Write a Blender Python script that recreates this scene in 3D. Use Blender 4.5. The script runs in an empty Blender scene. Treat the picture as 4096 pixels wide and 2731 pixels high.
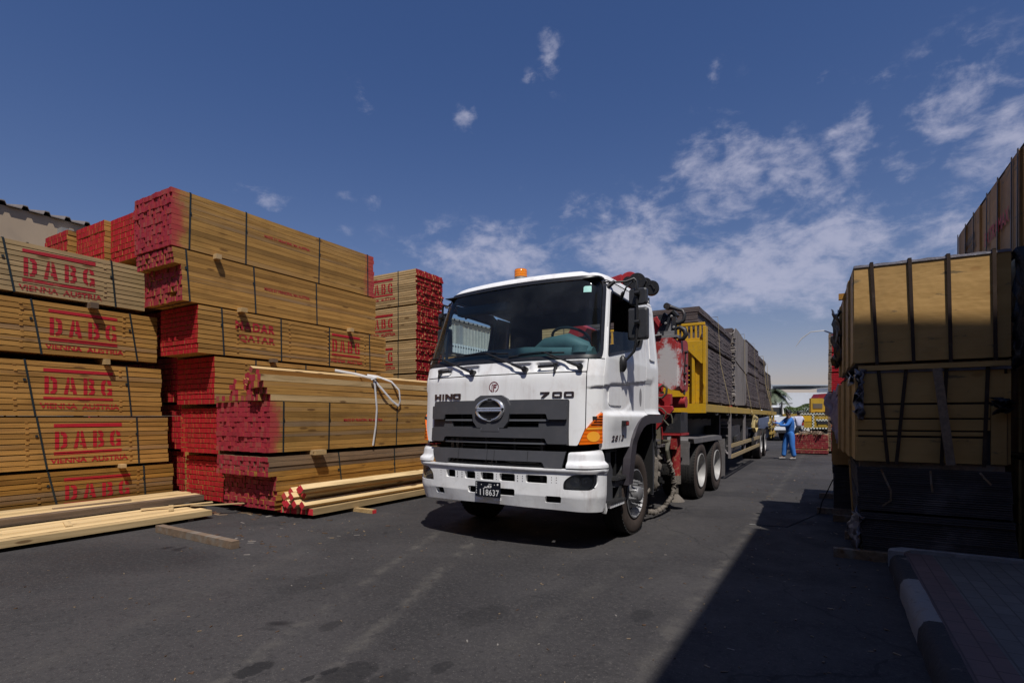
import bpy, bmesh, math, random
from mathutils import Vector, Matrix
from mathutils.geometry import tessellate_polygon
R = math.radians
rng = random.Random(7)
sc = bpy.context.scene
col = sc.collection

# ---------------- camera ----------------
CAMZ = 1.45
cam_d = bpy.data.cameras.new('camera')
cam = bpy.data.objects.new('camera', cam_d); col.objects.link(cam)
cam_d.sensor_width = 36.0; cam_d.lens = 36.0*540/1024
cam_d.shift_y = (416.7-341.0)/1024.0
cam_d.clip_start = 0.05; cam_d.clip_end = 3000
cam.location = (0, 0, CAMZ); cam.rotation_euler = (R(90), 0, R(30.6))
sc.camera = cam
CA, SA = math.cos(R(30.6)), math.sin(R(30.6))
def c2y(X, Y): return (X*CA-Y*SA, X*SA+Y*CA)

# ---------------- sun and sky ----------------
SUNV = Vector((0.36, -0.44, 1.0)).normalized()
SUN_EL = math.asin(SUNV.z); SUN_AZ = math.atan2(SUNV.x, SUNV.y)
sd = bpy.data.lights.new('sun', 'SUN'); sd.energy = 4.2; sd.angle = R(0.53); sd.color = (1.0, 0.955, 0.89)
so = bpy.data.objects.new('sun', sd); col.objects.link(so)
so.rotation_euler = SUNV.to_track_quat('Z', 'Y').to_euler()
sc.view_settings.view_transform = 'Standard'; sc.view_settings.look = 'None'
sc.view_settings.exposure = 0.05; sc.view_settings.gamma = 1.0

class NT:
    """small helper to write node trees"""
    def __init__(s, nt): s.nt = nt; s.n = nt.nodes; s.l = nt.links
    def new(s, t, **k):
        n = s.n.new(t)
        for a, b in k.items(): setattr(n, a, b)
        return n
    def set(s, sock, v):
        if isinstance(v, bpy.types.NodeSocket): s.l.new(v, sock)
        elif v is not None: sock.default_value = v
    def m(s, op, a, b=None, c=None, clamp=False):
        n = s.new('ShaderNodeMath', operation=op); n.use_clamp = clamp
        s.set(n.inputs[0], a)
        if b is not None: s.set(n.inputs[1], b)
        if c is not None: s.set(n.inputs[2], c)
        return n.outputs[0]
    def vm(s, op, a, b=None):
        n = s.new('ShaderNodeVectorMath', operation=op); s.set(n.inputs[0], a)
        if b is not None: s.set(n.inputs[1], b)
        return n.outputs[0]
    def mix(s, f, a, b, bt='MIX'):
        n = s.new('ShaderNodeMix', data_type='RGBA', blend_type=bt)
        s.set(n.inputs[0], f)
        s.set(n.inputs[6], c4(a)); s.set(n.inputs[7], c4(b)); return n.outputs[2]
    def noise(s, vec, scale, detail=4, rough=.55, dist=0, out=0):
        n = s.new('ShaderNodeTexNoise'); s.set(n.inputs['Vector'], vec)
        n.inputs['Scale'].default_value = scale; n.inputs['Detail'].default_value = detail
        n.inputs['Roughness'].default_value = rough; n.inputs['Distortion'].default_value = dist
        return n.outputs[out]
    def ramp(s, f, p):
        n = s.new('ShaderNodeValToRGB'); s.set(n.inputs[0], f); e = n.color_ramp.elements
        while len(e) < len(p): e.new(.5)
        for k, (x, c) in enumerate(p): e[k].position = x; e[k].color = c4(c)
        return n.outputs[0]
    def sm(s, v, a, b, c=0., d=1.):
        n = s.new('ShaderNodeMapRange', interpolation_type='SMOOTHSTEP'); s.set(n.inputs[0], v)
        for k, x in zip((1, 2, 3, 4), (a, b, c, d)): n.inputs[k].default_value = x
        return n.outputs[0]
    def mapv(s, vec, sca=(1, 1, 1), loc=(0, 0, 0), rot=(0, 0, 0)):
        n = s.new('ShaderNodeMapping'); s.set(n.inputs[0], vec)
        n.inputs['Scale'].default_value = sca; n.inputs['Location'].default_value = loc; n.inputs['Rotation'].default_value = rot
        return n.outputs[0]
def c4(c):
    if isinstance(c, (tuple, list)) and len(c) == 3: return (c[0], c[1], c[2], 1)
    if isinstance(c, (int, float)): return (c, c, c, 1)
    return c

world = bpy.data.worlds.new('World'); sc.world = world; world.use_nodes = True
W = NT(world.node_tree); W.n.clear()
sky = W.new('ShaderNodeTexSky', sky_type='NISHITA'); sky.sun_disc = False
sky.sun_elevation = SUN_EL; sky.sun_rotation = SUN_AZ; sky.altitude = 0
sky.air_density = 1.0; sky.dust_density = 1.0; sky.ozone_density = 4.0
tc = W.new('ShaderNodeTexCoord'); dirv = tc.outputs['Generated']
sp = W.new('ShaderNodeSeparateXYZ'); W.l.new(dirv, sp.inputs[0]); X, Y, Z = sp.outputs
xr = W.m('ADD', W.m('MULTIPLY', X, CA), W.m('MULTIPLY', Y, SA))
yr = W.m('ADD', W.m('MULTIPLY', X, -SA), W.m('MULTIPLY', Y, CA))
az = W.m('MULTIPLY', W.m('ARCTAN2', xr, yr), 57.2958)
el = W.m('MULTIPLY', W.m('ARCSINE', Z), 57.2958)
# wisps: noise on a plane far overhead, thinned by where the cloud bank lies
zz = W.m('MAXIMUM', W.m('ADD', Z, 0.10), 0.02)
cv = W.new('ShaderNodeCombineXYZ'); W.l.new(W.m('DIVIDE', xr, zz), cv.inputs[0]); W.l.new(W.m('DIVIDE', yr, zz), cv.inputs[1])
cvd = W.new('ShaderNodeCombineXYZ'); W.l.new(W.m('MULTIPLY', az, .05), cvd.inputs[0]); W.l.new(W.m('MULTIPLY', el, .085), cvd.inputs[1])
n1 = W.noise(cvd.outputs[0], 2.3, 10, .64, .3); n2 = W.noise(cvd.outputs[0], 8.0, 8, .62, .3)
nn = W.m('ADD', W.m('MULTIPLY', n1, 1.15), W.m('MULTIPLY', n2, .65)); nn = W.m('SUBTRACT', nn, .40)
mask = None
CL = [(755,262,150,42,1.0),(722,200,46,44,.85),(782,190,26,34,.7),(690,225,36,34,.7),(816,196,16,34,.5),(880,262,80,26,.75),(640,245,90,34,.75),(495,258,62,22,.9),(450,245,25,20,.5),(590,222,40,20,.6),
      (960,105,42,36,.85),(1010,125,45,40,.8),(852,138,22,22,.66),(900,165,16,26,.5),(922,205,24,14,.4),(690,270,70,20,.6),(985,165,30,18,.4),
      (550,54,9,18,.62),(466,116,11,8,.8),(362,100,10,12,.42),(265,199,20,11,.62),(715,74,7,7,.6),(378,201,8,7,.5),(530,78,7,6,.4),(823,78,12,7,.42),(880,80,16,8,.4),(345,196,8,5,.3),(343,232,8,8,.3)]
for (u, v, ru, rv, st) in CL:
    a0 = math.degrees(math.atan((u-512)/540)); ca = math.cos(R(a0)); e0 = math.degrees(math.atan((416.7-v)/540*ca))
    sa = math.degrees(ru/540)*ca*ca*1.15; se = math.degrees(rv/540)*ca*1.15
    dx = W.m('MULTIPLY', W.m('SUBTRACT', az, a0), 1/sa); dy = W.m('MULTIPLY', W.m('SUBTRACT', el, e0), 1/se)
    q = W.m('ADD', W.m('MULTIPLY', dx, dx), W.m('MULTIPLY', dy, dy))
    g = W.m('MULTIPLY', W.m('EXPONENT', W.m('MULTIPLY', q, -.7)), st)
    mask = g if mask is None else W.m('MAXIMUM', mask, g)
dens = W.sm(W.m('ADD', nn, W.m('MULTIPLY', mask, .46)), .62, 1.04)
dens = W.m('MULTIPLY', dens, W.m('MINIMUM', W.m('MULTIPLY', mask, 3.0), 1.0))
dens = W.m('MULTIPLY', dens, .64)
skyc = W.mix(1.0, sky.outputs[0], W.ramp(W.sm(Z, 0., .62), [(0, (1.5, 1.08, 1.02)), (.16, (1.16, .98, 1.04)), (.45, (.92, .91, 1.10)), (1, (.68, .82, 1.14))]), 'MULTIPLY')
skyc = W.mix(dens, skyc, (7.2, 7.2, 9.0))
bg = W.new('ShaderNodeBackground'); W.l.new(skyc, bg.inputs[0]); bg.inputs[1].default_value = 0.069
wo = W.new('ShaderNodeOutputWorld'); W.l.new(bg.outputs[0], wo.inputs[0])

# ---------------- materials ----------------
def newmat(name):
    m = bpy.data.materials.new(name); m.use_nodes = True
    t = NT(m.node_tree); b = t.n['Principled BSDF']
    return m, t, b
def obco(t): return t.new('ShaderNodeTexCoord').outputs['Object']
def bump(t, b, h, st=.2, d=.01):
    n = t.new('ShaderNodeBump'); n.inputs['Strength'].default_value = st; n.inputs['Distance'].default_value = d
    t.l.new(h, n.inputs['Height']); t.l.new(n.outputs[0], b.inputs['Normal'])
def plain(name, c, rough=.5, metal=0., dirt=0., dcol=(.16, .12, .09), dscale=3., bmp=0., spec=.5, c2=None, rv=.12):
    """a painted or cast surface: base colour with blotches of dirt and a slightly uneven gloss"""
    m, t, b = newmat(name); o = obco(t)
    n = t.noise(o, dscale, 6, .6, .2)
    cc = t.mix(t.sm(n, .3, .7), c, c2 if c2 else tuple(x*.86 for x in c))
    if dirt > 0:
        n2 = t.noise(o, dscale*2.7, 8, .68, .4)
        cc = t.mix(t.m('MULTIPLY', t.sm(n2, .5, .72), dirt), cc, dcol)
    t.set(b.inputs['Base Color'], cc)
    t.set(b.inputs['Roughness'], t.m('ADD', rough-rv/2, t.m('MULTIPLY', t.noise(o, dscale*5, 4), rv)))
    b.inputs['Metallic'].default_value = metal
    b.inputs['Specular IOR Level'].default_value = spec
    if bmp > 0: bump(t, b, t.noise(o, dscale*9, 5), bmp, .01)
    return m
def woodmat(name, ca, cb, cgrey=(.20, .17, .14), grey=.25, spray=0., L=4.0, grain=(26, 1.3, 26), ax=1, stain=.25):
    m, t, b = newmat(name); o = obco(t)
    at = t.new('ShaderNodeAttribute', attribute_name='rnd'); rn = at.outputs['Fac']
    off = t.new('ShaderNodeCombineXYZ')
    for k in range(3): t.l.new(t.m('MULTIPLY', rn, 37.0+k*11), off.inputs[k])
    p = t.vm('ADD', o, off.outputs[0])
    g = t.noise(t.mapv(p, grain), 1.0, 6, .62, .6)
    g2 = t.noise(t.mapv(p, tuple(x*.28 for x in grain)), 1.0, 3, .5, .3)
    c = t.mix(t.sm(g, .34, .66), tuple(x*1.08 for x in ca), tuple(x*.86 for x in cb))
    c = t.mix(t.m('MULTIPLY', t.sm(rn, .0, 1.0), .5), c, t.mix(.5, cb, tuple(x*1.22 for x in ca)))
    rr = t.m('FRACT', t.m('MULTIPLY', rn, 7.31))
    c = t.mix(t.m('MULTIPLY', t.sm(rr, .35, 1.), .55), c, tuple(x*.42 for x in cb))
    c = t.mix(t.m('MULTIPLY', t.m('MULTIPLY', t.sm(g2, .45, .7), t.sm(t.m('FRACT', t.m('MULTIPLY', rn, 3.77)), .45, .95)), grey*2), c, cgrey)
    # knots
    v = t.new('ShaderNodeTexVoronoi'); s3 = [7., 7., 7.]; s3[ax] = 1.7
    t.l.new(t.mapv(p, tuple(s3)), v.inputs['Vector']); v.inputs['Scale'].default_value = 1.0
    c = t.mix(t.sm(v.outputs['Distance'], .10, .17, .75, 0.), c, (.10, .045, .015))
    st = t.noise(o, 2.1, 5, .6); c = t.mix(t.m('MULTIPLY', t.sm(st, .52, .75), stain), c, tuple(x*.45 for x in cb))
    if spray > 0:
        sy = t.new('ShaderNodeSeparateXYZ'); t.l.new(o, sy.inputs[0]); y = sy.outputs[1]
        ns = t.noise(t.mapv(o, (3, 3, 3)), 1.6, 4, .6)
        jj = t.m('MULTIPLY', t.m('SUBTRACT', ns, .5), spray*2.2)
        yy = t.m('MINIMUM', y, t.m('SUBTRACT', L, y)); yy = t.m('ADD', yy, jj)
        c = t.mix(t.sm(yy, 0.0, spray, .85, 0.), c, (.42, .035, .05))
    t.set(b.inputs['Base Color'], c); b.inputs['Roughness'].default_value = .72
    b.inputs['Specular IOR Level'].default_value = .25
    bump(t, b, g, .25, .004)
    return m
def redend(name, ca, cb, cw=(.30, .16, .10)):
    m, t, b = newmat(name); o = obco(t)
    at = t.new('ShaderNodeAttribute', attribute_name='rnd'); rn = at.outputs['Fac']
    c = t.mix(t.sm(rn, 0, 1), ca, cb)
    c = t.mix(t.m('MULTIPLY', t.sm(t.m('FRACT', t.m('MULTIPLY', rn, 9.1)), .62, 1.), .6), c, cw)
    n = t.noise(o, 26, 5, .65); c = t.mix(t.m('MULTIPLY', t.sm(n, .5, .75), .5), c, cw); c = t.mix(t.m('MULTIPLY', t.sm(t.noise(o, 3.2, 6, .7), .48, .72), .45), c, tuple(x*.5 for x in cb))
    t.set(b.inputs['Base Color'], c); b.inputs['Roughness'].default_value = .7; b.inputs['Specular IOR Level'].default_value = .2
    bump(t, b, n, .4, .006)
    return m
WOOD = woodmat('sawn_spruce', (.49, .262, .068), (.36, .178, .042), stain=.3)
WOODS = woodmat('sawn_spruce_sprayed', (.44, .242, .066), (.32, .164, .040), spray=.26, stain=.3)
WOODW = woodmat('weathered_spruce', (.46, .325, .165), (.36, .25, .12), (.34, .27, .18), grey=.35, stain=.25)
WOODO = woodmat('orange_spruce', (.40, .205, .042), (.27, .125, .022), stain=.4)
WOODL = woodmat('pale_spruce', (.56, .39, .19), (.45, .29, .125), stain=.15)
WOODP = woodmat('fresh_pale_spruce', (.72, .53, .28), (.60, .42, .20), stain=.1)
WOODG = woodmat('grey_old_board', (.26, .18, .12), (.16, .115, .08), grey=.6)
REDC = redend('crimson_end_paint', (.34, .026, .046), (.27, .020, .035), (.28, .09, .065))
REDB = redend('scarlet_end_paint', (.40, .010, .020), (.33, .008, .016), (.24, .025, .02))
REDT = redend('fresh_red_tip', (.62, .03, .05), (.52, .03, .04), (.5, .12, .08))
def stencilmat(name, c, wear=.35, sc_=14.):
    m, t, b = newmat(name); o = obco(t)
    n = t.noise(t.mapv(o, (1, .45, 1)), sc_, 7, .7, .4)
    n2 = t.noise(o, 2.3, 3, .5)
    tr = t.new('ShaderNodeBsdfTransparent'); mx = t.new('ShaderNodeMixShader')
    t.l.new(t.m('MULTIPLY', t.sm(t.m('ADD', t.m('MULTIPLY', n, .7), t.m('MULTIPLY', n2, .3)), .52-wear*.1, .70), wear*2.), mx.inputs[0])
    b.inputs['Base Color'].default_value = c4(c); b.inputs['Roughness'].default_value = .6
    t.l.new(b.outputs[0], mx.inputs[1]); t.l.new(tr.outputs[0], mx.inputs[2])
    t.l.new(mx.outputs[0], t.n['Material Output'].inputs['Surface'])
    return m
STEN = stencilmat('stencil_red', (.46, .010, .022), .25); STENW = stencilmat('stencil_red_worn', (.42, .014, .026), .38, 20.)
STRAPM = plain('dark_steel_strap', (.018, .030, .034), .45, .2, .2)
STRAPG = plain('green_strap', (.02, .12, .12), .5)

# ---------------- mesh builder ----------------
class MB:
    def __init__(s): s.v = []; s.f = []; s.mi = []; s.r = []; s.sm = []
    def face(s, idx, mi=0, r=.5, sm=False): s.f.append(tuple(idx)); s.mi.append(mi); s.r.append(r); s.sm.append(sm)
    def box(s, x0, x1, y0, y1, z0, z1, mi=0, r=None, ends=None, M=None, endr=None):
        r = rng.random() if r is None else r
        b = len(s.v); P = [(x, y, z) for z in (z0, z1) for y in (y0, y1) for x in (x0, x1)]
        if M is not None: P = [tuple(M @ Vector(p)) for p in P]
        s.v += P
        e = mi if ends is None else ends; er = r if endr is None else endr
        for q, k, rr in (((0, 2, 3, 1), mi, r), ((4, 5, 7, 6), mi, r), ((0, 1, 5, 4), e, er), ((2, 6, 7, 3), e, er), ((0, 4, 6, 2), mi, r), ((1, 3, 7, 5), mi, r)):
            s.face([b+i for i in q], k, rr)
    def bar(s, p, q, w, h, mi=0, up=(0, 0, 1), r=None, ends=None):
        """rectangular bar from p to q"""
        p, q = Vector(p), Vector(q); d = q-p; L = d.length; d.normalize()
        u = Vector(up); sx = d.cross(u)
        if sx.length < 1e-4: sx = d.cross(Vector((1, 0, 0)))
        sx.normalize(); u = sx.cross(d)
        Mx = Matrix((sx, d, u)).transposed().to_4x4(); Mx.translation = p
        s.box(-w/2, w/2, 0, L, -h/2, h/2, mi, r, ends, Mx)
    def tube(s, pts, rad, n=10, mi=0, cap=True, closed=False, r=.5, flat=1.0, upv=None):
        pts = [Vector(p) for p in pts]; N = len(pts); rings = []
        rad = rad if isinstance(rad, (list, tuple)) else [rad]*N
        ref = None
        for i, p in enumerate(pts):
            a = pts[i-1] if (i > 0 or closed) else p; c = pts[(i+1) % N] if (i < N-1 or closed) else p
            d = (c-a).normalized()
            if ref is None:
                ref = Vector(upv) if upv else (Vector((0, 0, 1)) if abs(d.z) < .9 else Vector((1, 0, 0)))
            ref = (ref-d*ref.dot(d)); ref.normalize() if ref.length > 1e-5 else None
            sx = d.cross(ref); b = len(s.v)
            for k in range(n):
                t = 2*math.pi*k/n; s.v.append(tuple(p+ref*math.cos(t)*rad[i]+sx*math.sin(t)*rad[i]*flat))
            rings.append(b)
        M_ = N if closed else N-1
        for i in range(M_):
            a, b = rings[i], rings[(i+1) % N]
            for k in range(n): s.face((a+k, b+k, b+(k+1) % n, a+(k+1) % n), mi, r, True)
        if cap and not closed:
            s.face([rings[0]+k for k in range(n)], mi, r); s.face([rings[-1]+k for k in range(n)][::-1], mi, r)
    def cyl(s, p, q, ra, rb=None, n=24, mi=0, r=.5): s.tube([p, q], [ra, ra if rb is None else rb], n, mi, True, False, r)
    def lathe(s, prof, c, axis=(1, 0, 0), n=48, mi=0, mis=None, r=.5, sm=True):
        """prof: (radius, distance along axis)"""
        ax = Vector(axis).normalized(); u = ax.orthogonal().normalized(); w = ax.cross(u); c = Vector(c); rings = []
        for (ra, h) in prof:
            b = len(s.v)
            for k in range(n):
                t = 2*math.pi*k/n; s.v.append(tuple(c+ax*h+u*math.cos(t)*ra+w*math.sin(t)*ra))
            rings.append(b)
        for i in range(len(prof)-1):
            a, b = rings[i], rings[i+1]
            for k in range(n): s.face((a+k, a+(k+1) % n, b+(k+1) % n, b+k), mis[i] if mis else mi, r, sm)
    def poly(s, pts, mi=0, r=.5, sm=False):
        b = len(s.v); s.v += [tuple(p) for p in pts]; s.face(range(b, b+len(pts)), mi, r, sm)
    def prism(s, pts, o, u, v, n, t, mi=0, r=.5):
        """outline pts (a,b) in the plane o + a*u + b*v, extruded t along n"""
        o, u, v, n = Vector(o), Vector(u), Vector(v), Vector(n); b = len(s.v); N = len(pts)
        for k in (0, t):
            for (x, y) in pts: s.v.append(tuple(o+u*x+v*y+n*k))
        tri = tessellate_polygon([[Vector((x, y, 0)) for x, y in pts]])
        for a in tri:
            s.face([b+i for i in a], mi, r); s.face([b+N+i for i in a][::-1], mi, r)
        for i in range(N):
            j = (i+1) % N; s.face((b+i, b+j, b+N+j, b+N+i), mi, r)
    def build(s, name, mats, parent=None, loc=None, rot=None, recalc=True, sharp=40, bevel=0):
        me = bpy.data.meshes.new(name); me.from_pydata(s.v, [], s.f)
        mats = mats if isinstance(mats, (list, tuple)) else [mats]
        for m in mats: me.materials.append(m)
        me.polygons.foreach_set('material_index', s.mi)
        me.polygons.foreach_set('use_smooth', s.sm)
        at = me.attributes.new('rnd', 'FLOAT', 'FACE'); at.data.foreach_set('value', s.r)
        if recalc:
            bm = bmesh.new(); bm.from_mesh(me); bmesh.ops.recalc_face_normals(bm, faces=bm.faces)
            if any(s.sm):
                for e in bm.edges:
                    if len(e.link_faces) == 2 and e.calc_face_angle(0) > R(sharp): e.smooth = False
            bm.to_mesh(me); bm.free()
        me.update()
        o = bpy.data.objects.new(name, me); col.objects.link(o)
        if parent: o.parent = parent
        if loc: o.location = loc
        if rot: o.rotation_euler = rot
        if bevel:
            bv = o.modifiers.new('bevel', 'BEVEL'); bv.width = bevel; bv.segments = 2; bv.limit_method = 'ANGLE'; bv.angle_limit = R(35)
        return o
def tag(o, label, cat, group=None, kind=None):
    if label: o['label'] = label
    if cat: o['category'] = cat
    if group: o['group'] = group
    if kind: o['kind'] = kind
    return o
def thing(name, loc, rz, label, cat, group=None):
    o = bpy.data.objects.new(name, None); col.objects.link(o); o.empty_display_size = .2
    o.location = loc; o.rotation_euler = (0, 0, rz); return tag(o, label, cat, group)
def kids(o): return [c for c in bpy.data.objects if c.parent == o]
def copytree(o, loc=None, rz=None, label=None, parent=None):
    c = o.copy(); col.objects.link(c)
    if parent: c.parent = parent
    if loc is not None: c.location = loc
    if rz is not None: c.rotation_euler = (0, 0, rz)
    if label: c['label'] = label
    for k in kids(o): copytree(k, parent=c)
    return c
def struct(o): o['kind'] = 'structure'; return o

# text as flat 2D triangles: list of (verts2d, faces)
def text2d(body, size, stretch=1., offset=0., space=1., shear=0., bold=False):
    cu = bpy.data.curves.new('t', 'FONT'); cu.body = body; cu.size = size; cu.offset = offset
    cu.space_character = space; cu.shear = shear; cu.resolution_u = 3
    o = bpy.data.objects.new('t', cu); col.objects.link(o)
    dg = bpy.context.evaluated_depsgraph_get(); ev = o.evaluated_get(dg); me = ev.to_mesh()
    vs = [(v.co.x*stretch, v.co.y) for v in me.vertices]; fs = [tuple(p.vertices) for p in me.polygons]
    ev.to_mesh_clear(); bpy.data.objects.remove(o); bpy.data.curves.remove(cu)
    return vs, fs
def fit2d(t, x0, x1, y0, y1):
    vs, fs = t; ax = min(v[0] for v in vs); bx = max(v[0] for v in vs); ay = min(v[1] for v in vs); by = max(v[1] for v in vs)
    return [(x0+(v[0]-ax)/(bx-ax)*(x1-x0), y0+(v[1]-ay)/(by-ay)*(y1-y0)) for v in vs], fs
def rect2d(*rs):
    vs, fs = [], []
    for (x0, x1, y0, y1) in rs:
        b = len(vs); vs += [(x0, y0), (x1, y0), (x1, y1), (x0, y1)]; fs.append((b, b+1, b+2, b+3))
    return vs, fs
def join2d(*ts):
    vs, fs = [], []
    for v, f in ts: b = len(vs); vs += v; fs += [tuple(i+b for i in q) for q in f]
    return vs, fs
def cut2d(t, keep=None, drop=None, axis=1):
    """keep only the listed bands of the axis, or drop the listed bands"""
    vs, fs = t
    def clipband(vs, fs, lo, hi):
        bm = bmesh.new(); V = [bm.verts.new((x, y, 0)) for x, y in vs]
        for q in fs:
            try: bm.faces.new([V[i] for i in q])
            except ValueError: pass
        n = Vector((0, 1, 0)) if axis == 1 else Vector((1, 0, 0))
        for co, nn in ((lo, -1), (hi, 1)):
            g = bm.verts[:]+bm.edges[:]+bm.faces[:]
            bmesh.ops.bisect_plane(bm, geom=g, plane_co=n*co, plane_no=n*nn, clear_outer=True)
        bm.verts.index_update()
        r = ([(v.co.x, v.co.y) for v in bm.verts], [tuple(v.index for v in f.verts) for f in bm.faces]); bm.free(); return r
    if drop is not None:
        keep = []; lo = -99
        for a, b in sorted(drop): keep.append((lo, a)); lo = b
        keep.append((lo, 99))
    return join2d(*[clipband(vs, fs, a, b) for a, b in keep])
def lay2d(t, fn, name, m, parent, thick=0):
    """put flat triangles into space with fn(x, y) -> point"""
    vs, fs = t; mb = MB(); mb.v = [tuple(fn(x, y)) for x, y in vs]
    for q in fs: mb.face(q, 0, .5)
    o = mb.build(name, m, parent, recalc=False)
    if thick:
        so_ = o.modifiers.new('s', 'SOLIDIFY'); so_.thickness = thick; so_.offset = 0
    return o
def poly2d(*ps):
    vs, fs = [], []
    for p in ps:
        b = len(vs); vs += list(p); tri = tessellate_polygon([[Vector((x, y, 0)) for x, y in p]]); fs += [tuple(b+i for i in q) for q in tri]
    return vs, fs
def arcp(cx, cy, rx, ry, a0, a1, n=10): return [(cx+rx*math.cos(R(a0+(a1-a0)*k/n)), cy+ry*math.sin(R(a0+(a1-a0)*k/n))) for k in range(n+1)]
def band2d(cx, cy, ro, ri, a0, a1, n=12):
    return arcp(cx, cy, ro[0], ro[1], a0, a1, n)+arcp(cx, cy, ri[0], ri[1], a1, a0, n)
def stencil_logo(w, h):
    """the two bars, DABG in broken stencil strokes, VIENNA AUSTRIA below"""
    H0, H1 = .34*h, .80*h; hh = H1-H0; lw = w*.168; st = w*.058
    P = []
    xs = [w*.015, w*.28, w*.555, w*.815]
    def L(i, x, y): return (xs[i]+x*lw, H0+y*hh)
    # D
    P.append([L(0, 0, 0), L(0, .34, 0), L(0, .34, 1), L(0, 0, 1)])
    P.append([L(0, .46, 1), L(0, .46, .84), L(0, .60, .80), L(0, .66, .7), L(0, .66, .3), L(0, .60, .2), L(0, .46, .16), L(0, .46, 0), L(0, .8, .03), L(0, 1.0, .22), L(0, 1.0, .78), L(0, .8, .97)])
    # A
    P.append([L(1, -.05, 0), L(1, .28, 0), L(1, .44, .62), L(1, .44, 1), L(1, .28, 1)])
    P.append([L(1, .56, 1), L(1, .56, .62), L(1, .66, .36), L(1, .5, .36), L(1, .5, .22), L(1, .70, .22), L(1, .75, 0), L(1, 1.1, 0), L(1, .76, 1)])
    # B
    P.append([L(2, 0, 0), L(2, .34, 0), L(2, .34, 1), L(2, 0, 1)])
    P.append([L(2, .46, 1), L(2, .46, .86), L(2, .62, .8), L(2, .62, .64), L(2, .46, .58), L(2, .46, .46), L(2, .66, .40), L(2, .66, .2), L(2, .46, .14), L(2, .46, 0), L(2, .85, .03), L(2, 1, .2), L(2, 1, .40), L(2, .84, .52), L(2, .94, .66), L(2, .94, .84), L(2, .8, .98)])
    # G
    P.append([L(3, .44, 1), L(3, .16, .92), L(3, 0, .74), L(3, 0, .26), L(3, .16, .08), L(3, .44, 0), L(3, .44, .17), L(3, .34, .26), L(3, .34, .74), L(3, .44, .83)])
    P.append([L(3, .56, 1), L(3, .56, .83), L(3, .68, .66), L(3, 1.0, .66), L(3, .9, .9)])
    P.append([L(3, .56, .17), L(3, .56, 0), L(3, .8, .05), L(3, 1.02, .0), L(3, 1.02, .46), L(3, .58, .46), L(3, .58, .33), L(3, .72, .33), L(3, .7, .24)])
    t = poly2d(*P)
    bars = rect2d((0, w, .90*h, h), (0, w, .20*h, .28*h))
    va = fit2d(text2d('VIENNA  AUSTRIA', 1, offset=.030), -.05*w, 1.1*w, -.02*h, .12*h)
    va = cut2d(va, drop=[(.052*h, .066*h)])
    return join2d(t, bars, va)
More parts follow.
